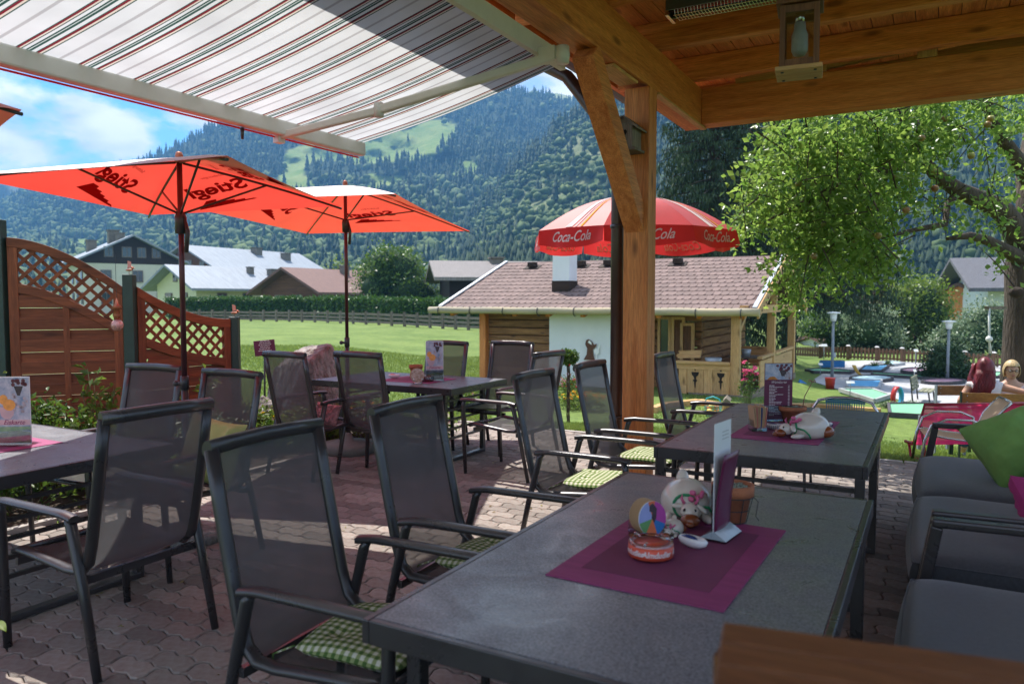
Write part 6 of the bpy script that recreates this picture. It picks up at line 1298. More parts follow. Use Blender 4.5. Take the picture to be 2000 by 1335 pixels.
# ================================================================== TABLES
TOPM = mat('speckled_grey_table_glass', (0.10, 0.108, 0.122), rvar=0.12, rough=0.38, var=0.45, scale=150, spec=0.6, detail=4, col2=(0.25, 0.265, 0.285))
def table(label, x0, x1, y0, y1, frames, long_axis):
    cx_, cy_ = (x0+x1)/2, (y0+y1)/2; t = thing('patio_table', label, 'table', (cx_, cy_, 0), 0, 'dark patio tables'); hx, hy = (x1-x0)/2, (y1-y0)/2; e = 0.022
    MB().box((0, 0, 0.7215), (2*hx-2*e-0.004, 2*hy-2*e-0.004, 0.013)).build('tabletop', TOPM, t)
    for s in (-1, 1):
        MB().box((0, s*(hy-e/2), 0.697), (2*hx-2*e-0.002, e, 0.062)).build('apron', GREY, t, bevel=0.003); MB().box((s*(hx-e/2), 0, 0.697), (e, 2*hy, 0.062)).build('apron', GREY, t, bevel=0.003)
    for f in frames:
        if long_axis == 'y': A = [(-hx+0.035, f-cy_), (hx-0.035, f-cy_)]
        else: A = [(f-cx_, -hy+0.05+0.12), (f-cx_, hy-0.05-0.12)]
        for a in A: MB().box((a[0], a[1], 0.333), (0.045, 0.045, 0.664)).build('leg', GREY, t, bevel=0.004)
        (ax_, ay_), (bx_, by_) = A
        MB().beam((ax_, ay_, 0.02), (bx_, by_, 0.02), 0.055, 0.028).build('foot_bar', GREY, t, bevel=0.004)
        for z in ((0.60,) if long_axis == 'y' else (0.22, 0.31, 0.40, 0.49, 0.58)):
            k = 0.024; dx = (bx_-ax_); dy_ = (by_-ay_); l = math.hypot(dx, dy_)
            MB().beam((ax_+dx/l*k, ay_+dy_/l*k, z), (bx_-dx/l*k, by_-dy_/l*k, z), 0.02, 0.02).build('cross_bar', GREY, t)
    return t
table('nearest dark patio table at the bottom of the picture', -1.238, -0.185, 1.45, 3.33, (1.64, 3.1), 'y')
table('second dark patio table beside the timber post', -1.315, -0.25, 3.97, 6.0, (3.93+0.07, 5.0), 'y')
table('dark patio table at the left edge under the red parasol', -5.5, -3.68, 1.70, 2.765, (-3.80, -5.3), 'x')
table('centre patio table beyond the paving, with the farther parasol', -5.45, -3.76, 5.66, 6.68, (-3.95, -5.2), 'x')
# ---- placemats
def placemat(label, c, w, l, rz):
    t = thing('placemat', label, 'placemat', c, rz, 'purple table runners'); PM = MAG
    MB().box((0, 0, 0.0022), (w, l, 0.0035)).build('border_cloth', MAG, t, bevel=0.001); MB().box((0, 0, 0.0044), (w*0.74, l*0.74, 0.0012)).build('centre_cloth', MAGD, t)
MAG = mat('magenta_ribbed_cloth', (0.26, 0.035, 0.13), rough=0.7, var=0.16, scale=10, stretch=(0.3, 3, 1), bump=0.4, bscale=90); MAGD = mat('plum_cloth', (0.16, 0.028, 0.08), rough=0.85, var=0.08, bump=0.3, bscale=200)
placemat('magenta placemat on the nearest table', (-0.695, 2.335, 0.728), 0.52, 0.80, -0.03); placemat('magenta placemat on the second table', (-0.77, 4.9, 0.728), 0.50, 0.92, -0.02)
placemat('magenta placemat on the centre table', (-4.5, 6.15, 0.728), 0.62, 0.5, 0); placemat('magenta placemat on the left table', (-4.62, 2.22, 0.728), 0.74, 0.5, 0)
# ---- glass ashtrays
AG = glassmat('clear_glass', a=0.35); REDL = mat('orange_red_label', (0.60, 0.08, 0.04), rough=0.4)
V_, F_ = textmesh('Almdudler', 1.0, 0.25, 0.02); TX['al'] = (V_, F_)
def ashtray(label, c, labelled):
    t = thing('ashtray', label, 'ashtray', c); r = 0.069 if labelled else 0.07
    MB().lathe([(r*0.9, 0), (r, 0.004), (r, 0.048), (r*0.93, 0.053), (r*0.8, 0.05), (r*0.72, 0.014), (0, 0.012)], n=40).build('glass_dish', AG, t)
    if labelled:
        MB().lathe([(r+0.0006, 0.006), (r+0.0006, 0.042)], n=40).build('label_band', REDL, t)
        mb = MB()
        for a0 in (-2.25, -0.95, 0.6, 2.2):
            mb.add([Vector(((r+0.0016)*math.cos(a0+v.x*0.022/r), (r+0.0016)*math.sin(a0+v.x*0.022/r), 0.024+v.y*0.025)) for v in V_], F_)
        mb.build('lettering', TXT, t)
    for k in range(3): a = k*2.09+0.6; MB().tube([(r*0.7*math.cos(a), r*0.7*math.sin(a), 0.054), (r*1.02*math.cos(a), r*1.02*math.sin(a), 0.055)], 0.005, 8).build('cigarette_rest', AG, t)
ashtray('round glass ashtray with a red orange label band on the nearest table', atz(1271, 1085, 0.735), True); ashtray('clear glass ashtray on the centre table', (-4.31, 6.05, 0.733), False)
# ---- menu stands
def card(parent, name, w, h, z0, y, m, th=0.001, tilt=0.0): return MB().box((0, y+math.sin(tilt)*h/2, z0+math.cos(tilt)*h/2), (w, th, h), Matrix.Rotation(-tilt, 3, 'X')).build(name, m, parent)
PICSKY = mat('printed_blue_sky', (0.25, 0.38, 0.62), rough=0.35, var=0.35, scale=18, col2=(0.62, 0.60, 0.66)); PICGR = mat('printed_meadow', (0.10, 0.13, 0.05), rough=0.35, var=0.4, scale=30, col2=(0.25, 0.27, 0.10)); BURG = mat('burgundy_print', (0.115, 0.012, 0.05), rough=0.35, var=0.06); PINKP = mat('pale_pink_print', (0.62, 0.42, 0.45), rough=0.4); ORP = mat('orange_ice_print', (0.80, 0.35, 0.08), rough=0.4, var=0.2, scale=40)
WHITEC = mat('white_card', (0.72, 0.74, 0.76), rough=0.45, var=0.03); DARKP = mat('dark_print', (0.05, 0.03, 0.04), rough=0.4, var=0.4, scale=50); GREYTX = mat('grey_text', (0.3, 0.3, 0.32), rough=0.6)
V_, F_ = textmesh('Eiskarte', 1.0, 0.35, 0.0); TX['ek'] = (V_, F_); V_, F_ = textmesh('Weinkarte', 1.0, 0.4, -0.004); TX['wk'] = (V_, F_)
BLP = mat('blossom_print', (0.45, 0.38, 0.42), rough=0.4, var=0.3, scale=60); DRP = mat('dark_red_print', (0.12, 0.02, 0.04), rough=0.4, var=0.4, scale=60)
def eis_menu(label, c, rz, w=0.105, h=0.21):
    t = thing('ice_cream_menu', label, 'menu', c, rz); MB().box((0, 0, 0.003), (w+0.02, 0.09, 0.006)).build('acrylic_foot', AG, t)
    MB().box((0, 0.0, h/2+0.006), (w, 0.004, h)).build('card', WHITEC, t); d = -0.0025
    Mx = Matrix(((1, 0, 0, 0), (0, 0, 1, 0), (0, 1, 0, 0), (0, 0, 0, 1)))
    def pl(nm, poly, m, k): MB().prism([(x*w, 0.006+y*h) for x, y in poly], d-0.0004*k, d-0.0004*k+0.0002, Mx).build(nm, m, t)
    pl('sky_picture', [(-.48, .36), (.48, .36), (.48, .985), (-.48, .985)], PICSKY, 0); pl('meadow_picture', [(-.48, .01), (.48, .01), (.48, .17), (.1, .2), (-.48, .16)], PICGR, 1); pl('hill_sky', [(-.48, .165), (.1, .205), (.48, .175), (.48, .28), (-.48, .28)], PICSKY, 0)
    pl('title_band', [(-.48, .28), (.48, .28), (.48, .36), (-.48, .36)], PINKP, 1)
    import math as _m
    def blob(cx_, cy_, rx, ry, n=14): return [(cx_+rx*math.cos(2*PI*i/n), cy_+ry*math.sin(2*PI*i/n)) for i in range(n)]
    pl('ice_glass', [(-.44, .55), (.05, .55), (-.02, .42), (-.12, .37), (-.28, .37), (-.38, .42)], PINKP, 2); pl('ice_scoop', blob(-.3, .66, .13, .075), ORP, 3); pl('ice_scoop', blob(-.13, .58, .19, .085), ORP, 4); pl('flower_basket', [(.02, .86), (.3, .86), (.2, .72), (.12, .72)], DARKP, 2); rg = np.random.default_rng(6)
    for q in range(16): pl('blossom_print', blob(rg.uniform(0, .4), rg.uniform(.45, .74), .05, .025, 8), BLP, 3)
    for q in range(9): pl('blossom_print', blob(rg.uniform(-.02, .38), rg.uniform(.86, .95), .06, .03, 8), DRP, 3)
    V, F = TX['ek']; MB().add([Vector((v.x*w*0.2, d-0.0022, 0.006+0.32*h+v.y*w*0.21)) for v in V], F).build('lettering', mat('plum_lettering', (0.25, 0.03, 0.12), rough=0.5), t)
    MB().box((0, d-0.006, 0.006+0.13*h), (w+0.008, 0.0015, 0.26*h)).build('acrylic_front', AG, t); return t
eis_menu('upright ice cream menu with orange ice on the left table', atz(30, 868, 0.733), YAW+0.08, 0.175, 0.37); eis_menu('upright ice cream menu on the centre table', atz(849, 743, 0.733), YAW+0.1, 0.172, 0.385)
def wine_menu(label, c, rz, w=0.105, h=0.235):
    t = thing('drinks_menu', label, 'menu', c, rz); MB().box((0, 0, 0.004), (w+0.012, 0.07, 0.007)).build('acrylic_foot', AG, t); MB().box((0, 0, h/2+0.008), (w, 0.003, h)).build('card', BURG, t); d = -0.0018; Mx = Matrix(((1, 0, 0, 0), (0, 0, 1, 0), (0, 1, 0, 0), (0, 0, 0, 1)))
    def pl(nm, poly, m, k): MB().prism([(x*w, 0.008+y*h) for x, y in poly], d-0.0003*k, d-0.0003*k+0.0002, Mx).build(nm, m, t)
    pl('sky_picture', [(-.48, .71), (.48, .71), (.48, .99), (-.48, .99)], PICSKY, 0); pl('flower_basket', [(.02, .88), (.34, .88), (.26, .77), (.1, .77)], DARKP, 1); rg = np.random.default_rng(7)
    for q in range(12): pl('blossom_print', [(min(.47, a), min(.985, max(.72, b))) for a, b in ((lambda cx_, cy_: [(cx_+.06*math.cos(i), cy_+.025*math.sin(i)) for i in range(6)])(rg.uniform(-.05, .45), rg.uniform(.87, .97)))], DRP, 2)
    for q in range(12): pl('blossom_print', [(min(.47, a), min(.985, max(.72, b))) for a, b in ((lambda cx_, cy_: [(cx_+.05*math.cos(i), cy_+.02*math.sin(i)) for i in range(6)])(rg.uniform(.25, .45), rg.uniform(.73, .84)))], BLP, 2); pl('ice_scoop', [(-.42, .71), (-.3, .76), (-.15, .765), (-.02, .71)], ORP, 2)
    V, F = TX['wk']; MB().add([Vector((v.x*0.024, d-0.0014, 0.008+0.665*h+v.y*0.024)) for v in V], F).build('lettering', TXT, t)
    rows = []; y = 0.60; k = 0
    while y > 0.06:
        rows.append((-0.33*w, 0.008+y*h, w*(0.18 if k % 5 == 0 else RNG.uniform(0.2, 0.55)), 0.0034 if k % 5 else 0.0045)); rows.append((0.34*w, 0.008+y*h, w*0.06, 0.003)); y -= 0.026; k += 1
    P0 = Matrix.Translation(t.location) @ Euler((0, 0, rz)).to_matrix().to_4x4(); lines('price_list', t, P0 @ Vector((0, d-0.0013, 0)), P0.to_3x3() @ Vector((1, 0, 0)), (0, 0, 1), rows, TXT)
    MB().box((0, d-0.004, 0.055), (w+0.006, 0.0015, 0.1)).build('acrylic_front', AG, t)
wine_menu('tall burgundy drinks menu with a picture on top, on the second table', atz(1519, 822, 0.733), YAW+0.05, 0.188, 0.375)
# near menu stand on the first table, seen almost edge on
c = atz(1408, 1046, 0.733); t = thing('drinks_menu', 'burgundy menu cards in a clear slanted stand on the nearest table', 'menu', c, YAW+math.radians(54)); w, h = 0.15, 0.36
MB().prism([(-0.045, 0), (0.045, 0), (0.045, 0.006), (-0.045, 0.006)], -w/2-.004, w/2+.004, Matrix(((0, 0, 1, 0), (1, 0, 0, 0), (0, 1, 0, 0), (0, 0, 0, 1)))).build('acrylic_foot', AG, t)
MB().prism([(-0.045, 0.007), (0.0, 0.035), (0.045, 0.007)], -w/2, w/2, Matrix(((0, 0, 1, 0), (1, 0, 0, 0), (0, 1, 0, 0), (0, 0, 0, 1)))).build('slanted_foot', mat('silvery_acrylic', (0.35, 0.42, 0.46), rough=0.12, spec=0.8), t)
MB().box((0, -0.001, 0.03+h/2), (w, 0.002, h)).build('white_card', WHITEC, t)
MB().grid(lambda u, v: Vector(((u-0.5)*w*0.97, -0.004-0.035*max(0, v-0.1)**1.5-0.004*math.sin(PI*u), 0.02+0.27*v)), 6, 10).build('burgundy_card', BURG, t, solid=0.001); MB().box((0, 0.005, 0.012+0.09), (w, 0.0015, 0.18)).build('acrylic_front', AG, t)
P0 = Matrix.Translation(t.location) @ Euler(t.rotation_euler).to_matrix().to_4x4(); lines('price_list', t, P0 @ Vector((-0.04, -0.0065, 0)), P0.to_3x3() @ Vector((1, 0, 0)), (0, 0, 1), [(0.01, 0.06+0.018*i, 0.03+0.03*(i % 2), 0.0035) for i in range(8)], TXT); lines('price_list', t, P0 @ Vector((-0.03, -0.0035, 0)), P0.to_3x3() @ Vector((1, 0, 0)), (0, 0, 1), [(0.02, 0.33+0.012*i, 0.06, 0.0026) for i in range(3)], GREYTX)
# ---- coaster box and coaster fan
CK = mat('cardboard', (0.50, 0.33, 0.18), rough=0.8, var=0.1)
c = atz(1479, 840, 0.733); t = thing('coaster_box', 'clear box full of brown edge on beer mats on the second table', 'coaster box', c, YAW); t.scale = (1.25, 1.25, 1.4); MB().box((0, 0, 0.025), (0.07, 0.07, 0.048)).build('acrylic_box', AG, t)
for i in range(9): MB().box((-0.028+0.007*i, 0, 0.062+0.003*math.sin(i*2)), (0.0045, 0.088, 0.088), Matrix.Rotation((i-4)*0.03, 3, 'Y')).build('beer_mat', [CK, CK, mat('pink_mat_edge', (0.55, 0.2, 0.15), rough=0.7), CK, CK, mat('blue_mat_edge', (0.05, 0.08, 0.2), rough=0.7)][i % 6], t, bevel=0.001)
c = atz(1268, 1048, 0.733); t = thing('coaster_holder', 'clear holder with round colourful beer mats on the nearest table', 'coaster holder', c, YAW+0.5); t.scale = (1.25,)*3
MB().box((0, 0, 0.004), (0.085, 0.07, 0.005)).box((0, 0.036, 0.028), (0.085, 0.002, 0.05)).build('acrylic_stand', AG, t)
Rt = Matrix.Rotation(PI/2-0.12, 3, 'X')
for i in range(7): MB().lathe([(0.0, -0.0011), (0.046, -0.0011), (0.046, 0.0011), (0, 0.0011)], (0, -0.012+0.0065*i, 0.054), 32, R=Rt, smooth=False).build('beer_mat', CK if i else WHITEC, t)
COLS = [((0.12, 0.30, 0.10), 190, 235), ((0.70, 0.16, 0.05), 235, 285), ((0.02, 0.16, 0.45), 285, 335), ((0.40, 0.05, 0.30), -25, 75), ((0.65, 0.14, 0.05), 75, 105), ((0.28, 0.33, 0.62), 105, 190)]
for k, (cc, a0, a1) in enumerate(COLS):
    pts_ = [(0, 0)]+[(0.0455*math.cos(math.radians(a0+(a1-a0)*i/8)), 0.0455*math.sin(math.radians(a0+(a1-a0)*i/8))) for i in range(9)]
    MB().add([Vector((0, -0.012, 0.054))+Rt @ Vector((x, y, 0.0018)) for x, y in pts_], [(0, i, i+1) for i in range(1, 9)]).build('printed_sector', mat('mat_print_%s' % 'abcdef'[k], cc, rough=0.5, var=0.1), t)
MB().add([Vector((0, -0.012, 0.054))+Rt @ Vector((x, y, 0.0022)) for x, y in ((-.008, .036), (.004, .04), (.016, .024), (.012, 0.0), (.004, -.012), (-.004, .002), (.0, .016), (-.01, .02))], [(0, 1, 2, 3, 4, 5, 6, 7)]).build('printed_figure', DARKP, t)
c = atz(815, 748, 0.733); t = thing('coaster_holder', 'wire stand with round orange printed beer mats on the centre table', 'coaster holder', c, YAW+0.3); t.scale = (1.35,)*3
for i in range(5): MB().lathe([(0.0, -0.0012), (0.05, -0.0012), (0.05, 0.0012), (0, 0.0012)], (0, -0.01+0.007*i, 0.056), 28, R=Rt, smooth=False).build('beer_mat', [mat('orange_mat_print', (0.6, 0.3, 0.16), rough=0.6, var=0.5, scale=60, col2=(0.7, 0.6, 0.5)), CK][i > 0], t)
MB().tube([(-.03, -.02, 0.003), (-.03, .03, 0.003), (.03, .03, 0.003), (.03, -.02, 0.003)], 0.003, 6, closed=True).tube([(-.03, -.02, 0), (-.03, -.035, .04)], .003, 5).tube([(.03, -.02, 0), (.03, -.035, .04)], .003, 5).build('wire_stand', CHROME, t)
# ---- pots with succulents
TERRA = mat('terracotta', (0.36, 0.13, 0.06), rough=0.85, var=0.2, scale=20, bump=0.3); ROSM = mat('succulent_green', (0.22, 0.26, 0.20), rough=0.7, var=0.2)
def pot(label, c, r, h, stalks, wire=False, plain=False):
    t = thing('succulent_pot', label, 'plant pot', c); MB().lathe([(r*0.62, 0), (r*0.86, h*0.72), (r, h*0.72), (r, h), (r*0.88, h), (r*0.84, h*0.86), (0, h*0.86)], n=28).build('pot', TERRA, t)
    if plain: return t
    rng = np.random.default_rng(int(r*1e4)); mb = MB()
    for k in range(16):
        a = k*2.4; q = r*0.75*math.sqrt((k+0.5)/16); cc = Vector((q*math.cos(a), q*math.sin(a), h*0.9))
        for j in range(9):
            b = j*2.4; d = Vector((math.cos(b), math.sin(b), 0.35+0.08*j)).normalized(); mb.ball(cc+d*0.008, (0.0075, 0.0045, 0.003), 6, 4, R=d.to_track_quat('X', 'Z').to_matrix())
    mb.build('rosettes', ROSM, t)['kind'] = 'stuff'; SM = mat('dry_flower_stalk', (0.30, 0.16, 0.11), rough=0.9, var=0.2)
    for (dx, dy, hh, ln) in stalks:
        mb = MB(); tip = Vector((dx+ln, dy, h+hh)); mb.tube([(dx, dy, h*0.85), (dx+ln*0.2, dy, h+hh*0.4), tip], [0.0035, 0.003, 0.0022], 6)
        for j in range(7):
            e = tip+Vector((0.02*math.cos(j*0.9), 0.02*math.sin(j*0.9), 0.006+0.008*(j % 2))); mb.tube([tip, e], 0.0013, 4).ball(e, 0.0045, 6, 4)
        mb.build('flower_stalk', SM, t)
    if wire:
        mb = MB()
        for k in range(8): a = k*PI/4; mb.tube([(r*0.66*math.cos(a), r*0.66*math.sin(a), 0), (r*0.95*math.cos(a), r*0.95*math.sin(a), h*0.7)], 0.0018, 4)
        for z, q in ((0.003, 0.68), (h*0.35, 0.8), (h*0.7, 1.0)): mb.tube([(r*q*math.cos(a), r*q*math.sin(a), z) for a in np.linspace(0, 2*PI, 25)[:-1]], 0.0018, 4, closed=True)
        mb.tube([(r*1.0, 0, h*0.7), (r*1.2, 0, h*0.6), (r*1.1, 0, h*0.2), (r*1.25, 0, h*0.1)], 0.002, 5); mb.build('wire_basket', GREY2, t)
    return t
pot('terracotta pot with succulents in a wire basket on the nearest table', atz(1430, 1016, 0.733), 0.075, 0.135, [(-0.02, 0.0, 0.08, -0.002)], wire=True); pot('terracotta bowl with two dry flower stalks on the second table', atz(1547, 822, 0.733), 0.09, 0.10, [(-0.03, 0, 0.17, 0.015), (0.06, 0.02, 0.16, 0.055)])
pot('small red brown flower pot on the centre table', (-4.62, 6.3, 0.733), 0.07, 0.13, [], plain=True)
# ---- ceramic cows
CER = mat('cream_ceramic', (0.62, 0.56, 0.48), rough=0.22, var=0.05, coat=0.3); CBR = mat('brown_glaze', (0.22, 0.06, 0.02), rough=0.25, coat=0.3); CPK = mat('pink_ribbon', (0.6, 0.12, 0.25), rough=0.6); CGR = mat('green_ribbon', (0.02, 0.25, 0.10), rough=0.6); BLK = mat('black_glaze', (0.01, 0.01, 0.012), rough=0.2)
def cow(label, c, rz, s, legs=True):
    t = thing('ceramic_cow', label, 'figurine', c, rz)      # lying on its belly, head towards -x
    def ell_(nm, m, *bs):
        mb = MB(); [mb.ball(Vector(b[0])*s, tuple(q*s for q in b[1]), 22, 14, R=b[2] if len(b) > 2 else None) for b in bs]; return mb.build(nm, m, t)
    MB().lathe([(0, 0), (0.074*s, 0.0), (0.087*s, 0.018*s)]+[(0.09*s*math.cos(q), (0.04+0.07*math.sin(q))*s) for q in np.linspace(0, 1.5, 9)]+[(0, 0.11*s)], (0.03*s, 0, 0), 32, sy=0.85).ball(Vector((0.062, 0.012, 0.098))*s, (0.02*s, 0.02*s, 0.034*s), 14, 10, R=Matrix.Rotation(0.5, 3, 'Y')).build('body', CER, t)
    ell_('patch', CBR, ((0.085, -0.045, 0.028), (0.036, 0.034, 0.028)), ((0.09, 0.045, 0.026), (0.03, 0.03, 0.024)))
    hd = ell_('head', CER, ((-0.085, -0.012, 0.038), (0.032, 0.027, 0.026))); ell_('muzzle', CBR, ((-0.115, -0.014, 0.022), (0.026, 0.028, 0.019)), ((-0.14, -0.014, 0.016), (0.012, 0.012, 0.008)))
    ell_('ear', CER, ((-0.07, 0.02, 0.05), (0.01, 0.022, 0.008))); ell_('ear', CER, ((-0.07, -0.045, 0.045), (0.012, 0.02, 0.008), Matrix.Rotation(0.7, 3, 'X')))
    for q in (-1, 1): MB().tube([Vector((-0.075, -0.012+q*0.016, 0.06))*s, Vector((-0.078, -0.012+q*0.024, 0.075))*s, Vector((-0.072, -0.012+q*0.022, 0.086))*s], [0.005*s, 0.004*s, 0.001*s], 8).build('horn', CPK, t)
    ell_('eye', BLK, ((-0.104, -0.026, 0.047), (0.0055, 0.005, 0.006)), ((-0.106, 0.002, 0.048), (0.0055, 0.005, 0.006)))
    ell_('foreleg', CER, ((-0.055, -0.06, 0.013), (0.04, 0.014, 0.012), Matrix.Rotation(0.3, 3, 'Z'))); ell_('foreleg', CER, ((-0.06, 0.05, 0.013), (0.04, 0.014, 0.012)))
    mb = MB(); mb.tube([Vector((-0.05, 0.036*math.cos(a), 0.045+0.034*math.sin(a)))*s for a in np.linspace(0, 2*PI, 19)[:-1]], 0.0045*s, 6, closed=True); mb.tube([Vector(q)*s for q in ((-0.05, -0.036, 0.045), (-0.03, -0.066, 0.04), (-0.01, -0.075, 0.02), (-0.004, -0.078, 0.004))], 0.004*s, 6); mb.build('green_ribbon', CGR, t)
    mb = MB(); rng = np.random.default_rng(4)
    for k in range(7): q = Vector((-0.055+rng.normal(0, .006), -0.02+rng.normal(0, .014), 0.078+rng.normal(0, .006)))*s; mb.ball(q, (0.011*s, 0.007*s, 0.008*s), 8, 6)
    mb.build('pink_blossom', CPK, t); return t
cow('ceramic cow with brown patches lying on the nearest placemat', atz(1335, 1012, 0.733)+Vector((0.0, 0.03, 0)), YAW+2.0-PI/2+0.9, 1.22); cow('ceramic cow with green ribbon and brown muzzle lying on the second placemat', atz(1568, 852, 0.733), YAW+0.12, 1.3)
BLUEC = mat('blue_glaze', (0.015, 0.04, 0.16), rough=0.2, coat=0.4); WCER = mat('white_ceramic', (0.72, 0.72, 0.74), rough=0.2, coat=0.4, var=0.03)
def clog(label, c, rz, s=1.0, stripes=False, red=False):
    t = thing('ceramic_clog', label, 'figurine', c, rz); R_ = Matrix.Rotation(0, 3, 'Z')
    MB().lathe([(0, 0), (0.010*s, 0.002*s), (0.017*s, 0.010*s), (0.019*s, 0.02*s), (0.016*s, 0.026*s), (0.011*s, 0.022*s), (0, 0.016*s)], n=22, sy=2.2).build('shoe_body', WCER, t)
    mb = MB(); mb.ball((0, 0.012*s, 0.021*s), (0.0125*s, 0.025*s, 0.008*s), 14, 8).build('blue_glaze', BLUEC if not red else REDL, t)
    if stripes:
        mb = MB(); [mb.tube([(0.017*s*math.cos(a)*1.0, 0.04*s*math.sin(a), 0.004*s), (0.0195*s*math.cos(a), 0.0435*s*math.sin(a), 0.02*s)], 0.0012, 4) for a in np.linspace(0, 2*PI, 30)[:-1]]; mb.build('painted_stripes', BLUEC, t)
clog('white ceramic clog with blue glaze in front of the menu stand', atz(1353, 1068, 0.733), YAW+0.75, 1.3); clog('dark blue striped ceramic clog left of the burgundy menu foot', atz(1513, 838, 0.733), YAW+1.2, 1.35, True); clog('striped clog with a red top right of the cow on the second table', atz(1606, 835, 0.733), YAW+1.35, 1.45, True, True)
cow('small ceramic cow behind the coaster holder on the nearest table', atz(1308, 1045, 0.733)+Vector((0, 0.02, 0)), YAW+0.9, 0.45)
clog('small reddish figurine beside the pot on the centre table', atz(770, 738, 0.733), YAW+1.5, 1.5, False, True)
# ================================================================== LOUNGE SOFAS
CUSH = mat('charcoal_cushion_cloth', (0.072, 0.075, 0.084), rough=0.95, var=0.14, scale=60, bump=0.6, bscale=500, bdist=0.001, sheen=0.3)
def sofa(label, y0, y1, n):
    t = thing('lounge_sofa', label, 'sofa', (0.4, (y0+y1)/2, 0), 0, 'charcoal lounge sofas'); hy = (y1-y0)/2
    for s in (-1, 1):
        y = s*(hy-0.035)
        MB().beam((-0.38, y, 0.635), (0.55, y, 0.655), 0.065, 0.035).build('armrest', GREY, t, bevel=0.01); MB().beam((-0.36, y, 0.62), (-0.46, y, 0.0), 0.06, 0.045).build('leg', GREY, t, bevel=0.006); MB().beam((0.5, y, 0.64), (0.5, y, 0.0), 0.05, 0.045).build('leg', GREY, t, bevel=0.006)
    MB().box((0.05, 0, 0.24), (0.88, 2*hy-0.14, 0.06)).build('seat_frame', GREY, t, bevel=0.008); MB().box((0.55, 0, 0.5), (0.05, 2*hy-0.14, 0.55)).build('back_frame', GREY, t, bevel=0.008)
    w = (2*hy-0.16)/n
    for i in range(n):
        yc = -hy+0.08+w*(i+0.5)
        def f(u, v, sg=1, hw=w/2-0.004):
            a, b = 2*u-1, 2*v-1; A = math.copysign(abs(a)**0.6, a); B = math.copysign(abs(b)**0.75, b); ed = (1-abs(a)**5)*(1-abs(b)**5); zz = 0.345+sg*(0.055+0.045*ed**0.5)+(0.010*ed if sg > 0 else 0)+0.0035*math.sin(6*a+5*b+i)*ed
            bul = 0.02*(1-b*b)*(1 if a < 0 else 0)*abs(a)**3
            return Vector((0.03+A*0.475-bul, yc+B*hw, zz))
        mb = MB(); mb.grid(lambda u, v: f(u, v, 1), 26, 26); mb.grid(lambda u, v: f(u, v, -1), 26, 26)
        q = [f(u, v, s_) for s_ in (1, -1) for u, v in ()]
        def side(u, v):
            k = u*4; i_ = int(k) % 4; r_ = k-int(k); (uu, vv) = [(r_, 0), (1, r_), (1-r_, 1), (0, 1-r_)][i_]; A_ = f(uu, vv, 1); B_ = f(uu, vv, -1); m_ = A_.lerp(B_, v); c_ = Vector((0.03, yc, m_.z)); return m_+(m_-c_).normalized()*0.02*math.sin(PI*v)
        mb.grid(side, 104, 6); cu_ = mb.build('seat_cushion', CUSH, t); MB().tube([f(*q_, 1)+Vector((0, 0, 0.0)) for q_ in [(k/20, 0) for k in range(21)]+[(1, k/20) for k in range(1, 21)]+[(1-k/20, 1) for k in range(1, 21)]+[(0, 1-k/20) for k in range(1, 20)]], 0.0045, 6, closed=True).build('piping', CUSH, cu_)
        MB().box((0.47, yc, 0.62), (0.16, w-0.03, 0.45), Matrix.Rotation(0.12, 3, 'Y')).build('back_cushion', CUSH, t, bevel=0.05, segs=4)
    return t
sofa('nearest charcoal cushioned lounge sofa at the right edge', 1.0, 3.50, 2); sofa('farther charcoal lounge sofa carrying the bright green pillow', 3.56, 6.20, 2)
GPIL = mat('leaf_green_cotton', (0.19, 0.36, 0.085), rough=0.9, var=0.1, bump=0.4, bscale=30, bdist=0.01); MPIL = mat('magenta_cotton', (0.35, 0.03, 0.14), rough=0.9, var=0.1, bump=0.3); OPIL = mat('pale_green_cotton', (0.34, 0.36, 0.13), rough=0.9, var=0.1, bump=0.3)
pillow('throw_pillow', 'bright green crumpled pillow leaning on the far sofa', (0.46, 5.34, 0.665), (math.radians(52), math.radians(-22), math.radians(24)), 0.46, 0.44, 0.36, GPIL, 2)
pillow('throw_pillow', 'magenta pillow corner resting on the far sofa seat', (0.47, 3.98, 0.60), (math.radians(60), 0.1, math.radians(60)), 0.36, 0.36, 0.14, MPIL, 5)
pillow('throw_pillow', 'pale green pillow leaning on an armchair behind the left table', atd(412, 880, 4.42), (math.radians(74), 0.12, math.radians(2)), 0.44, 0.40, 0.15, OPIL, 7)
pillow('throw_pillow', 'patterned pink pillow on the left chair at the centre table', (CH['M1'].location.x+0.12, CH['M1'].location.y-0.0, 0.52), (math.radians(65), 0.1, math.radians(10)), 0.26, 0.2, 0.09, mat('patterned_pink', (0.45, 0.2, 0.2), rough=0.9, var=0.6, scale=30), 8)
# near wooden edge
a, b, c_ = atz(1412, 1212, 1.10), atz(2080, 1300, 1.10), atz(1330, 1400, 1.10); t = thing('wooden_counter', 'blurred brown wooden counter corner closest to the viewer', 'counter', a); WB = wood('counter_wood', (0.22, 0.09, 0.035), (0.13, 0.045, 0.016), 'x', k=2)
d1 = (b-a).normalized(); d2 = (c_-a); d2 = (d2-d1*d2.dot(d1)).normalized()
for i in range(4):
    p0 = a+d2*(0.062*i); q = [p0, p0+d1*1.3, p0+d1*1.3+d2*0.060, p0+d2*0.060]; mb = MB(); mb.add(q+[v-Vector((0, 0, 0.03)) for v in q], [(0, 1, 2, 3), (7, 6, 5, 4), (0, 4, 5, 1), (1, 5, 6, 2), (2, 6, 7, 3), (3, 7, 4, 0)]); mb.build('plank', WB, t, world=True, bevel=0.004)
mb = MB(); mb.beam(a+d1*0.02+d2*0.02-Vector((0, 0, 0.031)), a+d1*0.02+d2*0.02-Vector((0, 0, 1.1)), 0.05, 0.05, up=(1, 0, 0)).build('leg', WB, t, world=True)
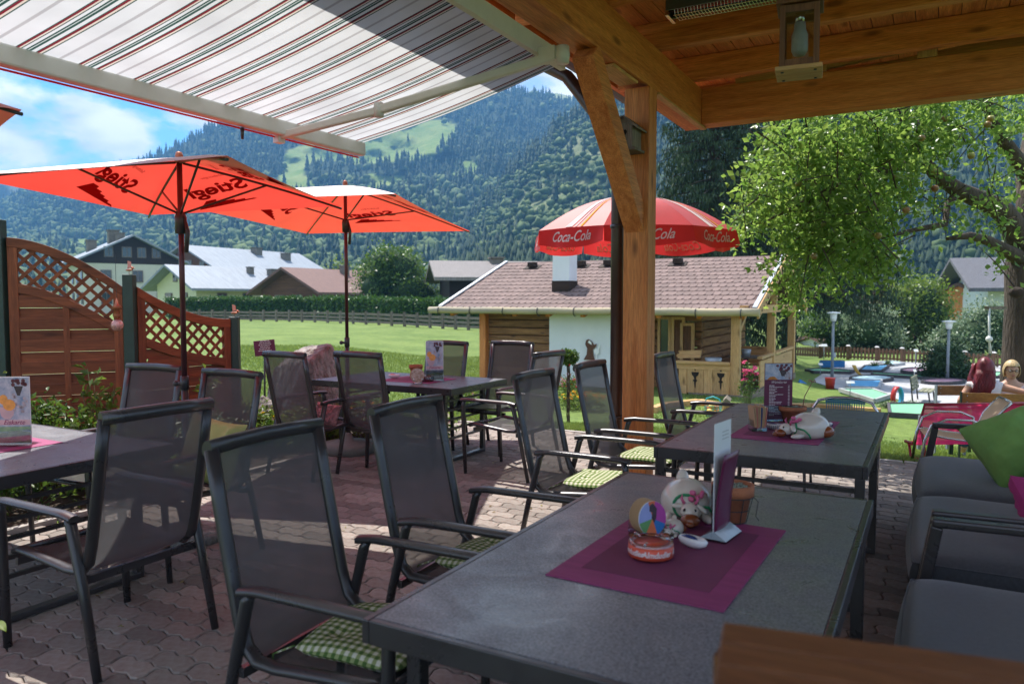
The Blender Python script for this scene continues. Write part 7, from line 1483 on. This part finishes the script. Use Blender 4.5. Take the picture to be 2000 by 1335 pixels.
# green leaf at the left edge
t = thing('leaf_tip', 'bright green leaf tip poking in at the lower left edge', 'leaf', atd(8, 1232, 2.6)); MB().grid(lambda u, v: Vector((-0.12+0.135*u, (v-0.5)*0.05*math.sin(PI*min(1, u*0.95+0.05)), 0.012*math.sin(PI*u)+0.01*abs(v-0.5))), 10, 4).build('blade', M_LEAFL, t); MB().tube([(-0.12, 0, 0), (-0.25, 0, -0.1), (-0.3, 0, -0.49)], 0.004, 5).build('stem', STEM, t)
# ================================================================== OTHER SEATS, BENCHES AND PEOPLE
BLUEW = mat('blue_woven_plastic', (0.01, 0.16, 0.30), rough=0.4, var=0.1)
def woven_chair(label, c, deg):
    t = thing('woven_bistro_chair', label, 'chair', c, math.radians(deg)); F = MB()
    F.tube([(-0.22, -0.25, 0), (-0.2, -0.26, 0.35), (-0.19, -0.25, 0.62), (-0.2, -0.2, 0.70), (-0.22, -0.1, 0.725), (-0.225, 0, 0.73), (-0.22, 0.1, 0.725), (-0.2, 0.2, 0.70), (-0.19, 0.25, 0.62), (-0.2, 0.26, 0.35), (-0.22, 0.25, 0)], 0.0125, 10).build('back_frame', CHROME, t)
    for s in (-1, 1): MB().tube([(-0.19, s*0.255, 0.60), (-0.05, s*0.27, 0.63), (0.12, s*0.27, 0.62), (0.2, s*0.26, 0.55), (0.2, s*0.24, 0.0)], 0.0125, 10).build('arm_leg', CHROME, t)
    MB().tube([(-0.2, -0.22, 0.42), (0.2, -0.23, 0.43), (0.2, 0.23, 0.43), (-0.2, 0.22, 0.42)], 0.011, 8, closed=True).build('seat_frame', CHROME, t)
    mb = MB()
    for i in range(17): y = -0.14+0.0175*i; mb.beam((-0.222, y, 0.455), (-0.228, y, 0.715), 0.006, 0.011, up=(1, 0, 0))
    for z in (0.69, 0.705, 0.72, 0.5, 0.56): mb.beam((-0.226, -0.15, z), (-0.226, 0.15, z), 0.012, 0.012)
    tag(mb.build('woven_back', BLUEW, t), kind='stuff'); mb = MB()
    for i in range(20): mb.beam((-0.2, -0.21+0.022*i, 0.44), (0.2, -0.21+0.022*i, 0.445), 0.015, 0.006)
    tag(mb.build('woven_seat', BLUEW, t), kind='stuff'); return t
p = atd(1650, 790, 6.15); woven_chair('blue woven bistro chair with aluminium frame behind the second table', (p.x, p.y-0.2, 0), -90)
p = atd(1500, 790, 6.5); 
# red sling lounger
REDS = cloth_thin('pink_red_sling', (0.90, 0.05, 0.17), (0.98, 0.06, 0.20), tw=0.6, see=0.08); REDT = mat('red_tube', (0.30, 0.015, 0.03), rough=0.35)
A0, A1 = atd(1806, 790, 7.5), atd(2020, 802, 7.6); lt = thing('red_lounger', 'bright pink red mesh garden lounger behind the sofa', 'lounger', (A0.x, A0.y, gz(A0.x, A0.y))); e1 = (A1-A0); e1.z = 0; wl = e1.length; e1.normalize(); bk_ = Vector((-e1.y, e1.x, 0)); dn_ = Vector((0, 0, -1))
Z1 = A0.z; g0 = lt.location.z
Pn = lambda u, v: A0+e1*(wl*u)+bk_*(0.16*v-0.03*math.sin(PI*u))+dn_*(0.42*v)
MB().grid(Pn, 8, 8).build('back_sling', REDS, lt, world=True); MB().grid(lambda u, v: A0+e1*(wl*u)+bk_*(0.16+0.14*v)+dn_*(0.42+0.03*math.sin(PI*v)), 8, 6).build('seat_sling', REDS, lt, world=True)
MB().tube([Pn(0, 1)+bk_*0.14, Pn(0, 1), Pn(0, 0), Pn(1, 0), Pn(1, 1), Pn(1, 1)+bk_*0.14], 0.016, 10).build('frame_tube', REDT, lt, world=True)
for u in (0.02, 0.98):
    a = Pn(u, 0.55); MB().tube([a, a-bk_*0.05+dn_*0.15, Vector((a.x, a.y, g0))-bk_*0.1, Vector((a.x, a.y, g0))+bk_*0.15, Pn(u, 1)+bk_*0.12], 0.014, 8).build('leg', REDT, lt, world=True)
MB().beam(Pn(0, 0.1)+Vector((0, 0, 0)), Pn(1, 0.1), 0.01, 0.012).build('seam_bar', REDT, lt, world=True)
# beige chair
BEI = cloth_thin('beige_sling', (0.74, 0.52, 0.36), (0.75, 0.52, 0.36), tw=0.35); p = atd(1862, 850, 6.95); bc = thing('beige_garden_chair', 'pale peach sling garden chair with bright tube frame beyond the sofa arm', 'chair', (p.x, p.y, gz(p.x, p.y)), math.radians(188)); bc.scale = (1, 1, 0.74)
pr_ = [(0.25, 0.40), (0.22, 0.42), (0.05, 0.39), (-0.12, 0.37), (-0.2, 0.41), (-0.24, 0.52), (-0.28, 0.66), (-0.36, 0.80), (-0.40, 0.86)]
def bf(u, v): k = u*8; i = min(int(k), 7); q = k-i; return Vector((pr_[i][0]*(1-q)+pr_[i+1][0]*q, (v-0.5)*0.44, pr_[i][1]*(1-q)+pr_[i+1][1]*q-0.01*(1-(2*v-1)**2)))
MB().grid(bf, 24, 6).build('sling', BEI, bc)
for s in (-1, 1):
    MB().tube([(x, s*0.225, z) for x, z in pr_], 0.011, 8).build('side_rail', CHROME, bc)
    MB().tube([(-0.28, s*0.25, 0), (-0.22, s*0.26, 0.40), (-0.2, s*0.265, 0.58), (-0.1, s*0.27, 0.635), (0.1, s*0.27, 0.63), (0.22, s*0.265, 0.55), (0.27, s*0.26, 0.35), (0.3, s*0.25, 0)], 0.013, 10).build('arm_leg', CHROME, bc)
MB().tube([(-0.4, -0.225, 0.86), (-0.405, 0, 0.865), (-0.4, 0.225, 0.86)], 0.013, 8).build('top_bar', CHROME, bc)
# plank benches
YW = wood('yellow_bench_wood', (0.46, 0.24, 0.045), (0.33, 0.15, 0.03), 'x', rough=0.4); BRK = mat('dark_green_bracket', (0.02, 0.05, 0.035), rough=0.4)
def bench(label, a, b, h, wood_, metal, plank_n=1):
    g = gz(a.x, a.y); t = thing('plank_bench', label, 'bench', (a.x, a.y, g), 0, None); e = (b-a); e.z = 0; L_ = e.length; e.normalize(); bk = Vector((-e.y, e.x, 0)); b = a+e*L_
    MB().beam(a, b, 0.03, h).build('back_plank', wood_, t, world=True, bevel=0.005)
    for k in range(2): MB().beam(a+bk*(0.12+0.17*k)+Vector((0, 0, -0.36)), b+bk*(0.12+0.17*k)+Vector((0, 0, -0.36)), 0.15, 0.03).build('seat_plank', wood_, t, world=True, bevel=0.005)
    for u in (0.03, 0.97):
        q = a.lerp(b, u); br = MB().beam(q-e*0.03+bk*(-0.022)+Vector((0, 0, h/2+0.01)), Vector((q.x, q.y, g))-e*0.03-bk*0.022, 0.05, 0.012, up=(e.x, e.y, 0)).build('bracket', metal, t, world=True)
        mb = MB(); [mb.ball(q+e*0.03-bk*0.018+Vector((0, 0, z)), 0.008, 8, 5) for z in (-h*0.25, h*0.25)]; mb.build('bolt', CHROME, br, world=True)
        MB().beam(Vector((q.x, q.y, g))+bk*0.4, q+bk*0.38+Vector((0, 0, -0.38)), 0.04, 0.04).build('leg', metal, t, world=True)
    return t
bench('yellow varnished plank bench under the two women', atd(1876, 778, 8.25), atd(2070, 786, 8.0), 0.135, YW, BRK); bench('brown plank bench left of the seated women', atd(1829, 762, 9.6), atd(1892, 763, 9.6), 0.125, wood('brown_bench_wood', (0.26, 0.12, 0.04), (0.16, 0.07, 0.025), 'x'), GREYP)
SKIN = mat('skin', (0.50, 0.28, 0.19), rough=0.5, var=0.06, scale=12); REDH = mat('dark_red_hair', (0.14, 0.008, 0.014), rough=0.45, var=0.45, scale=30, stretch=(1, 1, 0.08), bump=0.8, bscale=60); BLOND = mat('blonde_hair', (0.48, 0.34, 0.17), rough=0.5, var=0.3, scale=40, stretch=(1, 1, 0.15), bump=0.7)
WTOP = mat('white_top_cloth', (0.70, 0.66, 0.68), rough=0.9, var=0.06, bump=0.3, bscale=20); PTOP = mat('pale_pink_tshirt', (0.66, 0.50, 0.52), rough=0.9, var=0.06, bump=0.3, bscale=20); JEAN = mat('blue_jeans', (0.05, 0.08, 0.16), rough=0.9, var=0.15); TATT = mat('print_dark_grey', (0.10, 0.10, 0.13), rough=0.8)
def skin(name, J, E_, m, parent, root=0, sub=2):
    me = bpy.data.meshes.new(name); me.from_pydata([j[0] for j in J], E_, []); o = bpy.data.objects.new(name, me); COL.objects.link(o); o.parent = parent; me.materials.append(m)
    sk = o.modifiers.new('skin', 'SKIN'); sk.use_smooth_shade = True
    if not me.skin_vertices: 
        bpy.context.view_layer.objects.active = o
    for i, j in enumerate(J):
        r = j[1] if isinstance(j[1], tuple) else (j[1], j[1]); me.skin_vertices[0].data[i].radius = r; me.skin_vertices[0].data[i].use_root = (i == root)
    s = o.modifiers.new('sub', 'SUBSURF'); s.levels = s.render_levels = sub; return o
def person(label, c, rz, top, hair, hairstyle, arms, lean=0.0, turn=0.0):
    """seated figure, faces local -y, origin on the ground under the hips"""
    t = thing('person', label, 'person', c, rz); H = 0.43; V3 = Vector
    sh = V3((0, -lean, 0.90)); nk = V3((0, -lean-0.01, 0.985)); hd = V3((0, -lean-0.02, 1.085))
    J = [(V3((0, 0, H)), (0.15, 0.11)), (V3((0, -lean*0.4, 0.62)), (0.125, 0.09)), (V3((0, -lean*0.8, 0.80)), (0.145, 0.10)), (sh, (0.085, 0.07)), (nk, 0.048), (hd-V3((0, 0, 0.03)), 0.05),
         (V3((0.09, -0.12, H-0.01)), 0.085), (V3((0.11, -0.42, H)), 0.062), (V3((0.11, -0.44, 0.08)), 0.04), (V3((0.11, -0.55, 0.03)), 0.032), (V3((-0.09, -0.12, H-0.01)), 0.085), (V3((-0.11, -0.42, H)), 0.062), (V3((-0.11, -0.44, 0.08)), 0.04), (V3((-0.11, -0.55, 0.03)), 0.032)]
    E_ = [(0, 1), (1, 2), (2, 3), (3, 4), (4, 5), (0, 6), (6, 7), (7, 8), (8, 9), (0, 10), (10, 11), (11, 12), (12, 13)]; tips = []
    for s, (el, wr, hn) in zip((1, -1), arms):
        b = len(J); J += [(V3((s*0.15, -lean, 0.885)), 0.052), (V3(el), 0.037), (V3(wr), 0.024), (V3(hn), (0.034, 0.016))]; E_ += [(3, b), (b, b+1), (b+1, b+2), (b+2, b+3)]; tips.append((V3(wr), V3(hn), s))
    body = skin('body', J, E_, SKIN, t)
    for wr, hn, s in tips:
        d = (hn-wr).normalized(); sd = d.cross(V3((0, 0, 1))).normalized(); up_ = sd.cross(d)
        for k, (o_, l) in enumerate(((-0.027, 0.058), (-0.009, 0.068), (0.009, 0.064), (0.027, 0.05))):
            MB().tube([hn+sd*o_*0.7, hn+sd*o_+d*l*0.55-up_*0.004, hn+sd*o_+d*l*0.85-up_*0.016, hn+sd*o_+d*l-up_*0.028], [0.009, 0.0085, 0.008, 0.006], 8).build('finger', SKIN, t)
        MB().tube([wr+d*0.03-sd*s*0.01, wr+d*0.05-sd*s*0.042, wr+d*0.085-sd*s*0.05], [0.011, 0.010, 0.007], 8).build('thumb', SKIN, t)
    # clothes
    q = 1.13; JT = [(J[0][0]+V3((0, 0, 0.03)), (0.165, 0.125)), (J[1][0], (0.142, 0.105)), (J[2][0], (0.162, 0.115)), (J[3][0]+V3((0, 0, -0.005)), (0.10, 0.078)), (V3((0.15, -lean, 0.885)), 0.062), (V3((-0.15, -lean, 0.885)), 0.062)]
    for s, (el, wr, hn) in zip((1, -1), arms): e_ = V3((s*0.15, -lean, 0.885)).lerp(V3(el), 0.45 if hairstyle == 'short' else 0.16); JT.append((e_, 0.058))
    skin('shirt', JT, [(0, 1), (1, 2), (2, 3), (3, 4), (3, 5), (4, 6), (5, 7)], top, t)
    JP = [(J[0][0], (0.165, 0.125)), (J[6][0], 0.095), (J[7][0], 0.07), (J[8][0], 0.05), (J[10][0], 0.095), (J[11][0], 0.07), (J[12][0], 0.05)]
    skin('trousers', JP, [(0, 1), (1, 2), (2, 3), (0, 4), (4, 5), (5, 6)], JEAN, t)
    Rh = Matrix.Rotation(turn, 3, 'Z')
    def head(u, v):
        th = PI*v; ph = 2*PI*u; x, y, z = math.sin(th)*math.sin(ph), -math.sin(th)*math.cos(ph), math.cos(th); w = 0.073*(1-0.12*max(0, -z)**1.5); p_ = V3((x*w, y*0.092, z*0.115))
        if y < 0:
            f = -y; jaw = max(0, -z-0.25); p_.y -= 0.012*jaw*f; p_.x *= 1-0.25*jaw
            nose = math.exp(-((x*0.073)/0.011)**2-((z+0.12)/0.16)**2)*f; p_.y -= 0.018*nose
            brow = math.exp(-((z-0.14)/0.07)**2)*f; p_.y -= 0.004*brow
            for sx in (-1, 1): p_.y += 0.007*math.exp(-((x-sx*0.42)/0.16)**2-((z-0.03)/0.09)**2)*f
            p_.y -= 0.004*math.exp(-(x/0.3)**2-((z+0.42)/0.08)**2)*f
        return hd+Rh @ p_
    hdm = MB().grid(head, 40, 30).build('head', SKIN, t)
    Fp = lambda x, y, z: hd+Rh @ V3((x, y, z))
    for sx in (-1, 1):
        MB().ball(Fp(sx*0.030, -0.080, 0.004), (0.011, 0.007, 0.007), 10, 7).build('eye', WHITEP, hdm); MB().ball(Fp(sx*0.030, -0.0865, 0.004), 0.0042, 8, 6).build('pupil', BLK, hdm); MB().ball(Fp(sx*0.075, 0.005, -0.005), (0.008, 0.016, 0.027), 8, 8).build('ear', SKIN, hdm)
        MB().tube([Fp(sx*0.016, -0.09, 0.024), Fp(sx*0.03, -0.089, 0.029), Fp(sx*0.045, -0.08, 0.024)], 0.0025, 5).build('eyebrow', hair, hdm)
    MB().ball(Fp(0, -0.093, -0.052), (0.021, 0.006, 0.006), 12, 6).build('lips', mat('lips_pink', (0.45, 0.12, 0.12), rough=0.4), hdm)
    if hairstyle == 'short':
        def hr(u, v):
            ph = 2*PI*u; fr = math.cos(ph); vm = (0.36 if fr > 0.55 else (0.36+0.32*min(1, (0.55-fr)/0.5))) if fr > 0 else 0.70; th = PI*vm*v; r = 1.0+0.03*math.sin(ph*9)*v+0.02*math.sin(ph*23+v*5)
            return hd+Rh @ V3((math.sin(th)*math.sin(ph)*0.090*r, -math.sin(th)*math.cos(ph)*0.106*r+0.006, math.cos(th)*0.131+0.002))
        MB().grid(hr, 60, 20).build('hair', hair, hdm, solid=0.008)
        for sx in (-1, 1): MB().tube([Fp(sx*0.032+0.020*math.cos(a), -0.0985, 0.003+0.014*math.sin(a)) for a in np.linspace(0, 2*PI, 17)[:-1]], 0.0028, 6, closed=True).tube([Fp(sx*0.052, -0.096, 0.007), Fp(sx*0.078, -0.05, 0.007), Fp(sx*0.082, 0.01, 0.003)], 0.0025, 5).build('glasses_rim', BLK, hdm)
        MB().tube([Fp(-0.012, -0.0985, 0.006), Fp(0, -0.101, 0.009), Fp(0.012, -0.0985, 0.006)], 0.0025, 5).build('glasses_bridge', BLK, hdm)
        for sx in (-0.055, 0.045):
            MB().ball(V3((sx, -lean-0.118, 0.76)), (0.032, 0.008, 0.032), 10, 8).build('shirt_print', TATT, t)
    else:
        def hr(u, v):
            ph = 2*PI*u; fr = math.cos(ph)
            if v < 0.45:
                w = v/0.45; vm = 0.34 if fr > 0.6 else 0.34+0.2*min(1, (0.6-fr)/0.6); th = PI*vm*w; return hd+Rh @ V3((math.sin(th)*math.sin(ph)*0.090, -math.sin(th)*math.cos(ph)*0.107+0.006, math.cos(th)*0.130+0.002))
            w = (v-0.45)/0.55; vm = 0.34 if fr > 0.6 else 0.34+0.2*min(1, (0.6-fr)/0.6); th = PI*vm; b_ = V3((math.sin(th)*math.sin(ph)*0.090, -math.sin(th)*math.cos(ph)*0.107+0.006, math.cos(th)*0.130+0.002))
            ln_ = 0.0 if fr > 0.6 else (0.36+0.03*math.sin(ph*7))*min(1, (0.6-fr)/0.7); wv = 0.012*math.sin(ph*11)*w
            return hd+Rh @ (b_+V3((b_.x*(0.25*math.sin(PI*w*0.9))+0.07*w*w*(1 if ln_ else 0)+wv, 0.035*math.sin(PI*w)+0.03*w, -ln_*w)))
        MB().grid(hr, 72, 30).build('hair', hair, hdm, solid=0.01)
        mb = MB(); rng = np.random.default_rng(3)
        for k in range(120):
            ph = rng.uniform(0.32, 0.68); a_ = hr(ph, 0.5); pts_ = [hr(ph+0.01*math.sin(j), 0.45+0.55*j/7)+V3(rng.normal(size=3)*0.003)+V3((0.0, 0.006, 0)) for j in range(8)]; mb.tube(pts_, [0.004]*6+[0.003, 0.001], 5)
        mb.build('hair_strands', hair, hdm)['kind'] = 'stuff'
    return t
p = atd(1925, 760, 8.62); g = gz(p.x, p.y)
person('woman with long dark red hair and white sleeveless top, seen from behind', (p.x, p.y, g-0.02), YAW+math.radians(188)-math.radians(28), WTOP, REDH, 'long',
       [((-0.0+0.26, 0.03, 0.70), (0.20, -0.18, 0.62), (0.17, -0.25, 0.61)), ((-0.36, 0.05, 0.84), (-0.60, 0.10, 0.80), (-0.68, 0.11, 0.79))], lean=0.03, turn=-0.2)
p = atd(1972, 760, 9.35); g = gz(p.x, p.y)
person('blonde woman with glasses in a pale pink printed T shirt, facing the viewer', (p.x, p.y, g+0.05), YAW+math.radians(-22), PTOP, BLOND, 'short',
       [((0.24, -0.06, 0.66), (0.12, -0.28, 0.64), (0.06, -0.32, 0.64)), ((-0.24, -0.06, 0.66), (-0.14, -0.28, 0.64), (-0.07, -0.33, 0.645))], lean=0.05, turn=0.05)
p = atd(1992, 790, 8.9); t = thing('garden_table', 'dark garden table between the two seated women', 'table', (p.x+0.25, p.y, gz(p.x, p.y)), YAW); MB().box((0, 0, 0.6), (0.5, 0.45, 0.03)).build('tabletop', DKEDGE, t); MB().box((0, 0, 0.3), (0.06, 0.06, 0.58)).build('leg', DKEDGE, t)
t2 = bush('potted_grass_plant', 'fresh green potted plant at the right edge beside the blonde woman', 'plant', (p.x+0.12, p.y-0.05, gz(p.x, p.y)+0.62), (0.09, 0.09, 0.2), 160, 0.09, M_LEAFL, seed=88)
bench('yellow bench carrying the blonde woman', atd(1918, 768, 9.75), atd(2080, 776, 9.6), 0.12, YW, BRK)
